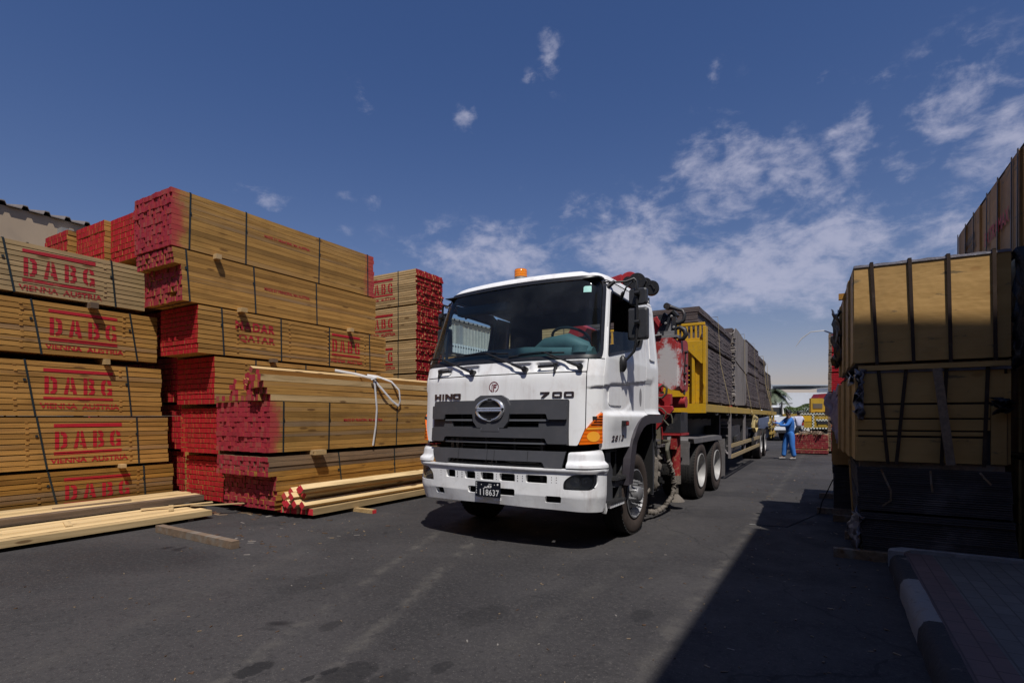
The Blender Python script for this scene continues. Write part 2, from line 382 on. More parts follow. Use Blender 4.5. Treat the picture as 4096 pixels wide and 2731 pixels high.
# ---------------- ground ----------------
OILS = [(-2.86, 1.92, .07, .9), (-2.35, 2.15, .12, .7), (-2.47, 2.12, .035, .9), (-2.5, 2.0, .03, .9), (-2.1, 2.2, .10, .5), (-1.95, 2.5, .05, .6), (-3.0, 2.6, .06, .6), (-1.2, 3.9, .08, .5), (-2.2, 3.3, .14, .4), (-3.9, 3.2, .2, .35)]
def asphalt():
    m, t, b = newmat('asphalt'); o = obco(t)
    big = t.noise(o, .42, 7, .62, .5); mid = t.noise(o, 2.2, 6, .65, .3); fine = t.noise(o, 70, 3, .7)
    c = t.mix(t.sm(big, .35, .65), (.028, .026, .027), (.052, .048, .048))
    c = t.mix(t.m('MULTIPLY', t.sm(mid, .5, .75), .5), c, (.024, .023, .025))
    sz = t.new('ShaderNodeSeparateXYZ'); t.l.new(o, sz.inputs[0])
    # worn dusty wheel tracks running down the yard
    st = t.noise(t.vm('ADD', t.mapv(o, (2.6, .38, 1), rot=(0, 0, R(-7))), t.mapv(t.noise(o, 1.2, 5, .6, out=1), (1.1, 1.1, 1))), 1.0, 7, .62, .6)
    c = t.mix(t.m('MULTIPLY', t.sm(st, .62, .80), .38), c, (.075, .070, .062))
    # aggregate showing through
    v = t.new('ShaderNodeTexVoronoi'); t.l.new(o, v.inputs['Vector']); v.inputs['Scale'].default_value = 62
    sv = t.new('ShaderNodeSeparateColor'); t.l.new(v.outputs['Color'], sv.inputs[0])
    keep = t.m('MULTIPLY', t.sm(v.outputs['Distance'], .0, .33, 1., 0.), t.sm(sv.outputs[0], .55, .95))
    keep = t.m('MULTIPLY', keep, t.sm(t.noise(o, .9, 4), .38, .6))
    c = t.mix(t.m('MULTIPLY', keep, .9), c, (.17, .155, .14))
    c = t.mix(t.m('MULTIPLY', t.sm(fine, .5, .8), .5), c, (.02, .02, .022))
    g1 = t.noise(o, 27, 6, .75); c = t.mix(t.m('MULTIPLY', t.sm(g1, .50, .68), .75), c, (.072, .067, .064)); g2 = t.noise(o, 19, 6, .75, .2); c = t.mix(t.m('MULTIPLY', t.sm(g2, .50, .68), .6), c, (.015, .014, .015)); g3 = t.noise(o, 60, 3, .7); c = t.mix(t.sm(g3, .60, .68, 0., .9), c, (.11, .10, .092))
    sx = t.new('ShaderNodeSeparateXYZ'); t.l.new(t.vm('ADD', o, t.mapv(t.noise(o, 2.4, 5, .65, out=1), (.16, .16, 0), loc=(-.08, -.08, 0))), sx.inputs[0]); px, py = sx.outputs[0], sx.outputs[1]
    g1_ = t.noise(o, 14, 5, .7)
    brk = t.sm(t.noise(o, 3.1, 7, .7, .3), .42, .62)
    pp_ = t.m('ADD', t.m('MULTIPLY', px, .937), t.m('MULTIPLY', py, .35))
    for q_, c0, w_, a_ in ((pp_, -2.12, .06, .5), (pp_, -1.57, .07, .5), (pp_, -3.3, .12, .15), (px, -.93, .07, .45), (px, -1.75, .10, .15)):
        dd = t.m('MULTIPLY', t.m('SUBTRACT', q_, c0), 1/w_); gg = t.m('EXPONENT', t.m('MULTIPLY', t.m('MULTIPLY', dd, dd), -1.))
        c = t.mix(t.m('MULTIPLY', t.m('MULTIPLY', gg, brk), a_), c, (.105, .096, .084))
    for (x0, y0, r0, a_) in OILS:
        dx = t.m('MULTIPLY', t.m('SUBTRACT', px, x0), 1/r0); dy = t.m('MULTIPLY', t.m('SUBTRACT', py, y0), .6/r0)
        q_ = t.m('ADD', t.m('MULTIPLY', dx, dx), t.m('MULTIPLY', dy, dy)); c = t.mix(t.m('MULTIPLY', t.sm(t.m('ADD', q_, t.m('MULTIPLY', t.m('SUBTRACT', g1_, .5), 3.)), .7, 1.3, 1., 0.), t.m('MULTIPLY', a_, .8)), c, (.008, .008, .009))
    # oil drips
    oi = t.noise(o, 1.35, 3, .5, .3); c = t.mix(t.m('MULTIPLY', t.sm(oi, .69, .74), .8), c, (.012, .011, .012))
    # short seams
    w = t.new('ShaderNodeTexVoronoi', feature='DISTANCE_TO_EDGE'); t.l.new(t.vm('ADD', o, t.mapv(t.noise(o, 1.5, 4, out=1), (.6, .6, .6))), w.inputs['Vector']); w.inputs['Scale'].default_value = .17
    c = t.mix(t.sm(w.outputs['Distance'], .0008, .0022, .65, 0.), c, (.015, .015, .015))
    t.set(b.inputs['Base Color'], c); t.set(b.inputs['Roughness'], t.sm(mid, .3, .7, .72, .92))
    b.inputs['Specular IOR Level'].default_value = .3
    hh = t.m('ADD', t.m('MULTIPLY', fine, .7), t.m('MULTIPLY', t.noise(o, 24, 4), .6))
    bump(t, b, hh, .4, .006)
    return m
g = MB(); g.poly([(-500, -300, 0), (500, -300, 0), (500, 900, 0), (-500, 900, 0)]); struct(g.build('ground', asphalt()))
# wood litter, bark and gravel specks scattered on the asphalt
lit = MB()
def chips(n, x0, x1, y0, y1, smin, smax):
    for _ in range(n):
        x, y = rng.uniform(x0, x1), rng.uniform(y0, y1); a = rng.uniform(0, 3.14); L = rng.uniform(smin, smax); w = L*rng.uniform(.12, .5)
        M_ = Matrix.Translation((x, y, .001)) @ Matrix.Rotation(a, 4, 'Z') @ Matrix.Rotation(rng.uniform(-.12, .12), 4, 'Y')
        lit.box(-L/2, L/2, -w/2, w/2, 0, rng.uniform(.002, .007), rng.choice((0, 0, 1, 1, 2)), M=M_)
chips(420, -6.5, .4, 1.6, 8.0, .006, .028); chips(120, -.9, .45, 3.2, 9.5, .01, .045); chips(60, -7.4, -5.0, 3.3, 5.4, .02, .09); chips(120, -1.6, .3, 9, 24, .02, .07)
chips(26, -8.2, -7.0, 4.6, 5.4, .06, .22)
tag(lit.build('wood_litter', [plain('chip_wood', (.22, .16, .10)), plain('chip_bark', (.10, .06, .035)), plain('grit', (.22, .20, .18))], recalc=False), 'tiny wood chips, bark and grit strewn over the dark asphalt', 'litter', kind='stuff')

# ---------------- timber bundles ----------------
def strap_ring(parent, W_, H_, yt, yb, w=.024, m=None, zt=.004):
    s = MB(); o = .006
    s.bar((o, yt, H_+zt), (o, yb, -.004), .003, w, 0, up=(0, 1, 0), r=.5)
    s.bar((o, yt, H_+zt), (-W_-o, yt, H_+zt), w, .003, 0, r=.5)
    s.bar((-W_-o, yt, H_+zt), (-W_-o, yb, -.004), .003, w, 0, up=(0, 1, 0), r=.5)
    s.bar((o, yb, -.004), (-W_-o, yb, -.004), w, .003, 0, r=.5)
    s.box(o, o+.006, yt-w*.6, yt+w*.6, H_*.62, H_*.62+.035, 0)
    s.build('strap', m or STRAPM, parent)
def bundle(name, loc, W_, L_, H_, rows, cols, label, group, kind='boards', side=None, end=None, straps=(), texts=(), rz=0., jit=.012, proto=True, cat='timber bundle',
           holes=(), stick=(), rowoff=None, lean=0., topmat=None):
    t = thing(name, loc, rz, label, cat, group)
    side = side or WOOD; end = end or REDB
    p = H_/rows; gap = .012 if kind == 'boards' else .0045
    mb = MB(); cw = W_/cols
    bands = []
    for i in range(rows):
        z0 = i*p+gap*.5; z1 = (i+1)*p-gap*.5
        bands.append((z0, z1))
        rx = rng.uniform(-.001, .001) if texts else rng.uniform(-.006, .004)
        if kind == 'posts' and not texts: rx += (-.03 if i == 0 else (-.012 if i == 1 else 0))
        ry = rng.uniform(-jit, jit)*.8 + (rowoff(i/rows) if rowoff else 0); re_ = rng.uniform(-jit, jit)*1.5
        for k in range(cols):
            if (i, k) in holes: continue
            x1 = -k*cw+rx - (.0006 if k else 0); x0 = -(k+1)*cw+rx+.0012
            a = rng.uniform(-jit, jit)*(.5 if kind == 'boards' else 1.); b_ = rng.uniform(-jit, jit)
            dz = rng.uniform(-.12, .12)*gap if kind == 'boards' else rng.uniform(-.004, .004)*(1 if k else 0)
            rr = rng.random()
            if kind == 'posts' and rng.random() < .08: a += rng.uniform(-.03, .03)
            mb.box(x0, x1, ry+a, L_+re_+b_, z0+dz, z1+dz, 2 if topmat and i >= topmat[0] else 0, rr, 1, None, rng.random())
    for y in stick:
        for i in range(1, rows):
            q = rng.uniform(-.01, .01)
            if rng.random() < .85: mb.box(-.3, .004+rng.random()*.008, y+q, y+q+.035, i*p-gap*.55, i*p+gap*.55, 0, rng.random())
    mb.build('boards', [side, end]+([topmat[1]] if topmat else []), t)
    for (yt, yb) in straps: strap_ring(t, W_, H_, yt, yb)
    for (t2, wear) in texts:
        t2 = cut2d(t2, keep=bands) if kind == 'boards' else cut2d(t2, drop=[(b_[1]-.002, b_[1]+.004) for b_ in bands])
        lay2d(t2, lambda x, y: (.0045, x, y), 'stencil_lettering', STENW if wear else STEN, t)
    return t
def shift2d(t, dx, dy): return [(x+dx, y+dy) for x, y in t[0]], t[1]
GA = 'stencilled board bundles of the stack at the left edge'
# stack at the left edge (right side face x=-9.6)
A = [(3.165, .705, 4.51, 10, WOODS, 'topmost', (3.40, .50), (2.765, 4.036), 1),
     (2.345, .75, 4.70, 10, WOOD, 'second from the top', (3.69, .50), (3.061, 4.292), 0),
     (1.470, .78, 4.76, 10, WOOD, 'third from the top', (3.63, .55), (2.992, 4.246), 0),
     (.705, .745, 4.87, 10, WOOD, 'fourth from the top', (3.75, .52), (3.124, 4.392), 0),
     (.100, .570, 4.95, 8, WOODO, 'bottom', (3.87, .50), (3.253, 4.495), 0)]
for (z, H_, ye, rows, mt, nm, (tc_, th), (s1, s2), wr) in A:
    L_ = 4.0; y0 = ye-L_
    logo = shift2d(stencil_logo(.86, .56 if H_ > .6 else .50), tc_-.43-y0, H_-.66 if H_ > .6 else H_-.60)
    logo = cut2d(logo, keep=[(.01, 5)]); tl_ = rng.uniform(-.018, .018); logo = ([(x, y+(x-2.)*tl_) for x, y in logo[0]], logo[1])
    bundle('timber_bundle', (-9.6, y0, z), 1.1, L_, H_, rows, 10,
           ('%s bundle of the stack at the left edge, stencilled DABG%s' % (nm, {1: ', pale weathered boards', 0: ''}[wr])) if nm != 'bottom' else 'low orange-brown bundle at the foot of the left-edge stack, behind loose planks', GA,
           'boards', WOODW if wr else mt, REDB, [(s1-y0, s1-y0+.12), (s2-y0, s2-y0+rng.uniform(.02, .12))], [(logo, wr)], stick=(s1-y0-.12, s2-y0-.1), jit=.006)
zz_ = .1
for k, (H_, ye) in enumerate([(.78, 4.3), (.78, 4.2), (.8, 4.25), (.8, 4.2), (.86, 4.34)]):
    bundle('timber_bundle', (-10.75, ye-4, zz_), 1.05, 4.0, H_-.04, 9, 3, 'plain pale bundle peeping over the top of the left-edge stencilled stack' if k == 4 else 'hidden plain bundle in the second row behind the left-edge stack', 'plain bundles behind the left-edge stack', 'boards', WOODL if k == 4 else WOOD, straps=[(3.05, 3.08)], jit=.008)
    zz_ += H_+.02
GB = 'bundles of the tall middle stack'
T1 = fit2d(text2d('MADE BY PRINCIPAL MA AUSTRIA', 1, offset=.03), 0, .925, 0, .052)
def sprayed(nm): return nm
bundle('timber_bundle', (-8.3, 4.26, 3.97), 1.07, 4.05, .85, 11, 19, 'topmost bundle of the tall middle stack, post ends and sides sprayed crimson', GB, 'posts', WOODS, REDC,
       [(.27, .25), (1.17, 1.16), (2.65, 2.63), (3.87, 3.88)], [(shift2d(T1, 1.5, .53), 1)], jit=.010)
def ro(f): return -.10 if f > .68 else .03
h2 = {(1, 3), (1, 4), (1, 5), (2, 4)}
bundle('timber_bundle', (-8.3, 4.38, 3.19), 1.07, 3.98, .76, 10, 18, 'second bundle of the tall middle stack, crimson post ends with a hole low down', GB, 'posts', WOOD, REDC,
       [(.08, .14), (1.18, 1.22), (2.45, 2.47)], [(shift2d(T1, 1.38, .42), 1)], jit=.010, rowoff=ro, holes=h2)
mq = join2d(fit2d(text2d('MADAR', 1, offset=.035, space=1.15), 0, .72, .19, .35), cut2d(fit2d(text2d('QATAR', 1, offset=.035, space=1.15), .06, .72, 0, .14), drop=[(.06, .07)]))
bundle('timber_bundle', (-8.3, 4.64, 2.435), 1.07, 4.02, .735, 10, 24, 'third bundle of the tall middle stack, stencilled MADAR QATAR and DABG', GB, 'boards', WOOD, REDB,
       [(.37, .41), (1.44, 1.45), (2.5, 2.5), (3.54, 3.56)], [(shift2d(mq, .60, .24), 1), (shift2d(stencil_logo(.72, .54), 2.56, .10), 0)], stick=(.62, 1.6, 2.45, 3.4), jit=.006)
bundle('timber_bundle', (-8.3, 4.90, 1.655), 1.07, 4.0, .75, 9, 24, 'fourth bundle of the tall middle stack with bright red board ends', GB, 'boards', WOOD, REDB, [(.7, .7), (1.7, 1.7), (2.9, 2.9)], stick=(.5,), jit=.006)
bundle('timber_bundle', (-8.3, 4.96, .87), 1.07, 4.0, .73, 9, 24, 'fifth bundle of the tall middle stack, red ends half hidden by the front stack', GB, 'boards', WOOD, REDB, jit=.006)
bundle('timber_bundle', (-8.3, 5.05, .10), 1.07, 4.0, .72, 9, 24, 'lowest bundle of the tall middle stack, red ends close to the asphalt', GB, 'boards', WOOD, REDB, jit=.008)
# columns behind, seen over and between the two stacks
GE = 'red-ended bundles of the far left columns'
for ci, (xr_, W_, ys, nm) in enumerate([(-9.55, 1.31, [5.12, 5.06, 5.0, 4.95, 4.75, 4.55], 'first'), (-10.85, 1.1, [5.1, 5.0, 5.0, 4.9, 4.6, 4.46], 'second'), (-12.0, 1.0, [5.1, 5.0, 4.9, 4.8, 4.6, 4.35], 'third')]):
    z = .1
    for k, y in enumerate(ys):
        H_ = .80
        lab = {0: 'red-ended bundle peeping out directly left of the tall middle stack top', 1: 'red-ended bundle top with tan side seen second left of the tall middle stack', 2: 'small sliver of red-ended bundle farthest left on the skyline'}[ci] if k == 5 else 'shaded red-ended bundle in the gap, level %s, %s column left of the tall stack' % (['one', 'two', 'three', 'four', 'five'][k], nm)
        bundle('timber_bundle', (xr_, y, z), W_-.03, 4.0, H_-.035, 8, 22 if (k == 5 or ci == 0) else 6, lab, GE, 'boards', WOOD, REDB, jit=.008)
        z += H_+(.003 if k < 4 else 0)
# front low stack
GC = 'bundles of the low front stack'
GREYB = woodmat('brown_grey_old_post', (.27, .175, .10), (.17, .11, .065), grey=.5)
bundle('timber_bundle', (-6.9, 4.87, .10), 1.25, 4.3, .78, 11, 19, 'lower weathered brown bundle of the low front stack, crimson post ends', GC, 'posts', WOODO, REDC, [(1.25, 1.35), (2.55, 2.58)], jit=.011, rowoff=lambda f: .1 if f < .62 else -.02, topmat=(8, GREYB))
T2 = fit2d(text2d('MADE BY PRINCIPAL MA AUSTRIA', 1, offset=.03), 0, .89, 0, .05)
bundle('timber_bundle', (-6.9, 4.87, .94), 1.30, 4.3, .74, 10, 20, 'upper strapped bundle of the low front stack, dense grid of crimson post ends', GC, 'posts', WOODS, REDC, [(.23, .22), (1.07, 1.05), (2.63, 2.6)], [(shift2d(T2, 1.36, .44), 1)], jit=.009)
# loose posts heaped on it, each a thing
def post(name, p, L_, w, h, mats, label, group, cat='post', roll=0., rz=0., rx=0.):
    mb = MB(); mb.box(-w/2, w/2, 0, L_, -h/2, h/2, 0, None, 1)
    o = mb.build(name, mats, None, p, (rx, roll, rz)); tag(o, label, cat, group); return o
GL = 'loose posts heaped on the low front stack'
yj = lambda: 4.83+rng.uniform(-.05, .09)
k = 0
for i, (n0, n1) in enumerate([(0, 5), (0, 5), (0, 4), (0, 4)]):
    for j in range(n0, n1):
        post('loose_post', (-6.95-j*.078, yj()-.02*i, 1.69+.046+i*.094), 4.3, .074, .09, [WOOD if (i+j) % 3 else WOODL, REDC], 'red-tipped post of the near upper pile, row %s up, %s from the lane' % (['one', 'two', 'three', 'four'][i], ['first', 'second', 'third', 'fourth', 'fifth'][j]), GL, rz=rng.uniform(-.004, .004))
PX = []
for l, (xa, n) in enumerate([(-7.36, 10), (-7.38, 9), (-7.44, 8), (-7.42, 7), (-7.50, 4), (-7.62, 2)]):
    for j in range(n): PX.append((xa-.082*j+rng.uniform(-.012, .012), l+rng.uniform(-.15, .12)*(l > 0), rng.choice((0, 0, .1, .2, .45))*(l > 0)))
for i, (x, l, rl) in enumerate(PX):
    post('loose_post', (x, 4.88+.05*l+rng.uniform(-.06, .1), 1.735+l*.088), 4.1, .076, .076, [WOOD, REDC], 'crooked red-tipped post in the tumbled heap beside the tall stack', GL, roll=rl, rz=rng.uniform(-.02, .02))
post('loose_post', (-7.16, 4.86, 2.10), 4.2, .08, .09, [WOOD, REDC], 'long bright post lying topmost along the low front stack', GL, roll=.1, rz=-.035)
post('loose_post', (-7.50, 4.98, 2.17), 4.1, .08, .08, [WOODL, REDC], 'long post lying topmost at the back of the front stack heap', GL, roll=.5, rz=-.015)
# white webbing tied round the heap
wb = MB()
WEB = plain('white_webbing', (.68, .66, .64), .7, dirt=.3)
wb.tube([(-6.885, 6.88, 2.13), (-6.86, 6.90, 2.0), (-6.865, 6.95, 1.6), (-6.87, 6.93, 1.3), (-6.868, 6.86, .96)], .022, 6, flat=.22, upv=(0, 1, 0))
wb.tube([(-6.9, 6.88, 2.13), (-6.862, 7.1, 1.93), (-6.858, 7.32, 1.75), (-6.865, 7.5, 1.66)], .022, 6, flat=.22, upv=(0, 1, 0))
wb.tube([(-6.865, 7.5, 1.66), (-6.85, 7.53, 1.75), (-6.85, 7.5, 1.95), (-6.9, 7.35, 2.10), (-7.0, 7.1, 2.18), (-7.1, 6.95, 2.20)], .020, 6, flat=.3, upv=(0, 1, 0))
wb.tube([(-6.9, 6.88, 2.13), (-7.1, 6.65, 2.2), (-7.3, 6.4, 2.25)], .022, 6, flat=.25, upv=(0, 0, 1))
for a in range(5): wb.tube([(-6.87, 6.84+.03*math.cos(a*1.3), 2.12+.03*math.sin(a*1.3)), (-6.83, 6.9, 2.14), (-6.87, 6.92-.02*math.cos(a), 2.11)], .015, 6, flat=.5)
tag(wb.build('webbing_strap', WEB), 'knotted white webbing strap tied over the heap on the low front stack', 'strap')
# pale posts lying at its foot
GF = 'pale red-tipped posts lying at the foot of the front stack'
for i, (x, z, rl) in enumerate([(-6.41,.442,45),(-6.56,.413,45),(-6.745,.37,42),(-6.835,.304,50),(-6.63,.315,45),(-6.49,.341,43),(-6.835,.205,45),(-6.73,.205,40),(-6.59,.212,48),(-6.44,.205,45)]):
    post('pale_post', (x, 5.08+rng.uniform(-.08, .05), z), 4.05, .088, .088, [WOODP, REDT], 'pale square post of the foot pile, %s' % (['highest, nearest the truck', 'high, second from the truck side', 'high, third from the truck side', 'upper, tight against the brown bundle', 'middle of the second row', 'second row, nearest the truck', 'third row, against the brown bundle', 'third row, second from the bundle', 'third row, third from the bundle', 'third row, nearest the truck'][i]), GF, roll=R(rl), rz=rng.uniform(-.006, .006))
for i, x in enumerate([-6.97, -6.82, -6.68, -6.53, -6.38]):
    post('flat_plank', (x, 5.08+i*.02+rng.uniform(-.02, .02), .105), 4.0, .12, .09, [WOODP if i < 4 else WOODW, REDT], 'flat red-tipped plank under the pale posts, %s from the lane' % ['fifth', 'fourth', 'third', 'second', 'first'][i], GF, 'plank')
# blocks between the bundles
GS = 'wooden spacer blocks between bundles'
for (x, y, z, w, h, lab) in [(-8.27, 4.92, 3.953, .085, .075, 'spacer block poking out under the topmost bundle of the tall stack'), (-8.25, 5.33, 3.19, .11, .07, 'spacer block under the second bundle of the tall middle stack'),
        (-8.26, 5.9, 2.42, .10, .06, 'weathered spacer block above the fourth bundle of the tall stack'), (-8.25, 7.62, 3.185, .08, .07, 'spacer block above the right hand DABG stencil of the tall stack'),
        (-9.55, 3.78, 3.125, .10, .085, 'rough spacer block under the topmost left-edge bundle'), (-9.57, 3.96, 2.30, .06, .085, 'upright spacer block under the second left-edge bundle'), (-9.56, 4.17, .69, .075, .06, 'pale spacer block above the bottom left-edge bundle'),
        (-6.84, 5.68, .91, .20, .075, 'pale spacer block between the two bundles of the front stack')]:
    mb = MB(); mb.box(-1.0, .06, -w/2, w/2, -h/2, h/2, 0, None); tag(mb.build('spacer_block', WOODG if 'rough' in lab or 'weath' in lab else WOODL, None, (x, y, z)), lab, 'wood block', GS)
for (x, ys) in ((-9.6, (1.2, 4.2)), (-8.3, (5.5, 8.4)), (-6.9, (5.3, 8.7)), (-9.55, (5.5, 8.5)), (-10.75, (1.0, 3.8)), (-10.85, (5.5, 8.5)), (-12., (5.5, 8.5))):
    for y in ys:
        mb = MB(); mb.box(-1.0, -.04, -.05, .05, -.05, .045, 0, None); tag(mb.build('spacer_block', WOODG, None, (x, y, .052)), 'grey bearer lying on the asphalt under a timber stack', 'wood block', 'bearers under the timber stacks')
mb = MB(); mb.box(-.9, 0, -.04, .04, -.028, .028, 0, None); mb.box(-.001, .003, -.04, .04, -.028, .028, 1)
tag(mb.build('spacer_block', [WOODL, REDT], None, (-5.93, 5.95, .03)), 'short red-tipped bearer sticking out from under the pale pile', 'wood block')
# planks and batten lying in front of the left-edge stack
GG = 'loose planks lying before the left-edge stack'
for i in range(6):
    x = -7.72-i*.145
    post('flat_plank', (x, .9, .085+.004*(i % 2)), 3.62+rng.uniform(-.05, .05)-.05*i, .14, .075, [WOODP, WOODP], 'sawn plank of the lower layer on the asphalt, %s from the lane' % ['first', 'second', 'third', 'fourth', 'fifth', 'sixth'][i], GG, 'plank', rz=rng.uniform(-.004, .004))
for i in range(5):
    x = -8.66-i*.17
    post('flat_plank', (x, .9, .175), 4.02+rng.uniform(-.03, .06), .165, .085, [WOODP if i else WOODG, WOODP], 'plank of the raised layer against the left-edge stack, %s from the lane' % ['first, dirty-edged', 'second', 'third', 'fourth', 'fifth'][i], GG, 'plank')
for (x, y) in ((-8.1, 1.6), (-8.1, 4.2)):
    mb = MB(); mb.box(-.5, .42, -.04, .04, 0, .045, 0, None); tag(mb.build('spacer_block', WOODG, None, (x, y, .0)), 'thin bearer under the loose planks before the left-edge stack', 'wood block', 'bearers under the loose planks')
for (p, L_, w, rz, lab) in [((-8.4, 3.9, .15), .9, .07, -.35, 'long thin splinter of wood lying across the plank ends'), ((-8.0, 4.1, .135), .5, .06, 1.1, 'short broken offcut on the lower planks near their ends'), ((-8.15, 4.45, .14), .75, .05, -.75, 'pale splinter pointing from the plank ends to the gap'), ((-7.95, 2.9, .135), .35, .07, 1.3, 'small broken sliver on the lower planks below the bottom stencil'), ((-9.0, 3.1, .224), .9, .06, -.12, 'dark long splinter on the raised planks')]:
    mb = MB(); mb.box(-w/2, w/2, 0, L_, -.006, .006, 0, None); tag(mb.build('wood_splinter', WOODP if 'dark' not in lab else WOODG, None, p, (.015, 0, rz)), lab, 'splinter', 'broken slivers on the loose planks')
mb = MB(); mb.box(0, 1.68, -.045, .045, 0, .085, 0, None); tag(mb.build('batten', WOODG, None, (-7.34, 3.62, .002), (0, 0, R(-1.5))), 'single grey square batten lying alone on open asphalt', 'batten')

# stack beyond, its boards running across the lane
GD = 'bundles of the cross-laid stack behind the tall stack'
zs = [(4.13, .83), (3.31, .79), (2.50, .78), (1.70, .77), (.90, .77), (.10, .77)]
for i, (z, H_) in enumerate(zs):
    tx = [(shift2d(stencil_logo(.84, .52), 2.42, H_-.66), 0)] if i < 4 else []
    bundle('timber_bundle', (-12.41, 9.8, z), 1.0, 4.0, H_, 15, 13, '%s bundle of the cross-laid stack left of the cab, deep red ends towards the lane' % ['topmost', 'second', 'third', 'fourth', 'fifth', 'lowest'][i], GD, 'boards', WOODL, REDB, [(3.43, 3.44)], tx, rz=R(-90), jit=.016)
# a farther stack seen through the cab's rear window and past the mirrors
for i in range(6):
    tx = [(shift2d(mq, 1.2, .24), 1)] if i > 2 else []
    bundle('timber_bundle', (-11.2, 17.5, .1+i*.8), 1.0, 4.0, .77, 9, 8, 'board bundle of the far stack glimpsed through the cab window, level %s' % ['one', 'two', 'three', 'four', 'five', 'six'][i], 'bundles of the far cross-laid stack', 'boards', WOODL, REDB, [(1, 1), (3, 3)], tx, rz=R(-90), jit=.01)
for c_ in range(2):
    for i in range(4+c_):
        bundle('timber_bundle', (-18.8, 20.5+1.15*c_, .1+i*.88), 1.05, 4.0, .84, 9, 14, 'red-ended bundle before the warehouse, %s column, level %s' % (['nearer', 'farther'][c_], ['one', 'two', 'three', 'four', 'five', 'six'][i]), 'bundles before the warehouse', 'boards', WOOD, REDB, rz=R(-90), jit=.01)

# ---------------- warehouse on the left ----------------
wh = thing('warehouse', (-20, 10, 0), 0, 'long beige warehouse with a corrugated roof edge behind the left stacks', 'building')
mb = MB(); mb.box(-14, 0, -30, 34, 0, 7.40, 0, .5); WALLM = plain('beige_render', (.46, .35, .24), .85, dirt=.25, dscale=.6, dcol=(.25, .2, .15)); mb.build('wall', WALLM, wh)
def corr(mb, x, y0, y1, z0, z1, pitch=.5, depth=.09, mi=0, outn=1):
    n = int((y1-y0)/pitch)
    for i in range(n):
        y = y0+i*pitch
        q = [(0, 0), (.30, 0), (.38, 1), (.55, 1), (.63, 0), (1, 0)]
        for (a, c), (b_, d) in zip(q, q[1:]):
            b0 = len(mb.v); mb.v += [(x+c*depth, y+a*pitch, z0), (x+d*depth, y+b_*pitch, z0), (x+d*depth, y+b_*pitch, z1), (x+c*depth, y+a*pitch, z1)]
            mb.face((b0, b0+1, b0+2, b0+3), mi)
mb = MB()
n = 128
for i in range(n):       # trapezoid sheets of the roof, overhanging the wall
    y = -30+i*.5; q = [(0, 0), (.28, 0), (.36, 1), (.56, 1), (.64, 0), (1, 0)]
    for (a, c), (b_, d) in zip(q, q[1:]):
        b0 = len(mb.v); h0, h1 = 7.42+c*.10, 7.42+d*.10
        mb.v += [(.10, y+a*.5, h0), (.10, y+b_*.5, h1), (-7, y+b_*.5, h1+1.6), (-7, y+a*.5, h0+1.6)]; mb.face((b0, b0+1, b0+2, b0+3))
        mb.v += [(.10, y+a*.5, h0), (.10, y+b_*.5, h1), (.10, y+b_*.5, h1-.03), (.10, y+a*.5, h0-.03)]; mb.face((b0+4, b0+5, b0+6, b0+7))
        mb.v += [(-7, y+a*.5, h0+1.6), (-7, y+b_*.5, h1+1.6), (-14.4, y+b_*.5, h1), (-14.4, y+a*.5, h0)]; mb.face((b0+8, b0+9, b0+10, b0+11))
mb.build('roof', plain('grey_brown_sheet', (.26, .22, .19), .6, .3, .3), wh, recalc=False)
mb = MB(); corr(mb, .03, 9, 34, 5.5, 7.1, .35, .05); mb.build('cladding', plain('cream_sheet', (.44, .40, .34), .6, .1, .2), wh, recalc=False)
mb = MB()
for y in range(-28, 34, 5): mb.box(.0, .30, y, y+.3, 0, 7.1, 0); 
mb.build('column', plain('grey_steelwork', (.26, .25, .24), .6), wh)
mb = MB(); mb.box(.05, 2.2, 9, 33, 5.3, 5.38, 0); corr(mb, 2.2, 9, 33, 5.0, 5.5, .25, .05); mb.build('canopy', plain('white_sheet', (.66, .65, .62), .5), wh, recalc=False)
for y in (7, 12.4, 17.5, 22):
    mb = MB(); mb.box(.01, .09, y, y+3.0, 0, 4.4, 0); d_ = mb.build('door', plain('dark_door', (.05, .05, .055), .5), wh)
    mb = MB(); mb.box(.09, .13, y+1.44, y+1.56, 0, 4.4, 0); mb.box(.09, .13, y, y+3, 1.4, 1.5, 0); mb.build('rail', plain('door_rail', (.35, .35, .33), .5), d_)
# ---------------- truck cab surface ----------------
WZ = [(0.3,1.20),(.44,1.225),(.6,1.255),(0.9,1.26),(1.3,1.245),(2.1,1.245),(2.9,1.165),(3.05,1.13),(3.2,1.05)]
FZ = [(0.3,-1.40),(.44,-1.42),(0.6,-1.455),(0.88,-1.455),(1.1,-1.42),(1.3,-1.41),(1.9,-1.38),(2.09,-1.325),(3.03,-.99),(3.2,-.93)]
def ip(t, z):
    if z <= t[0][0]: return t[0][1]
    for (a, b), (c, d) in zip(t, t[1:]):
        if z <= c: return b+(d-b)*(z-a)/(c-a)
    return t[-1][1]
A_ = .93; BOW = .10; RC = .27; AR = .46; SR = A_+AR; YR = .80; SE = 3.2
def geo(z):
    W_ = ip(WZ, z); f0 = ip(FZ, z); F = W_-RC*.88; a0 = math.atan(2*BOW/F); r = (W_-F)/(1-math.sin(a0))
    return W_, f0, F, a0, r, F-r*math.sin(a0), f0+BOW+r*math.cos(a0)
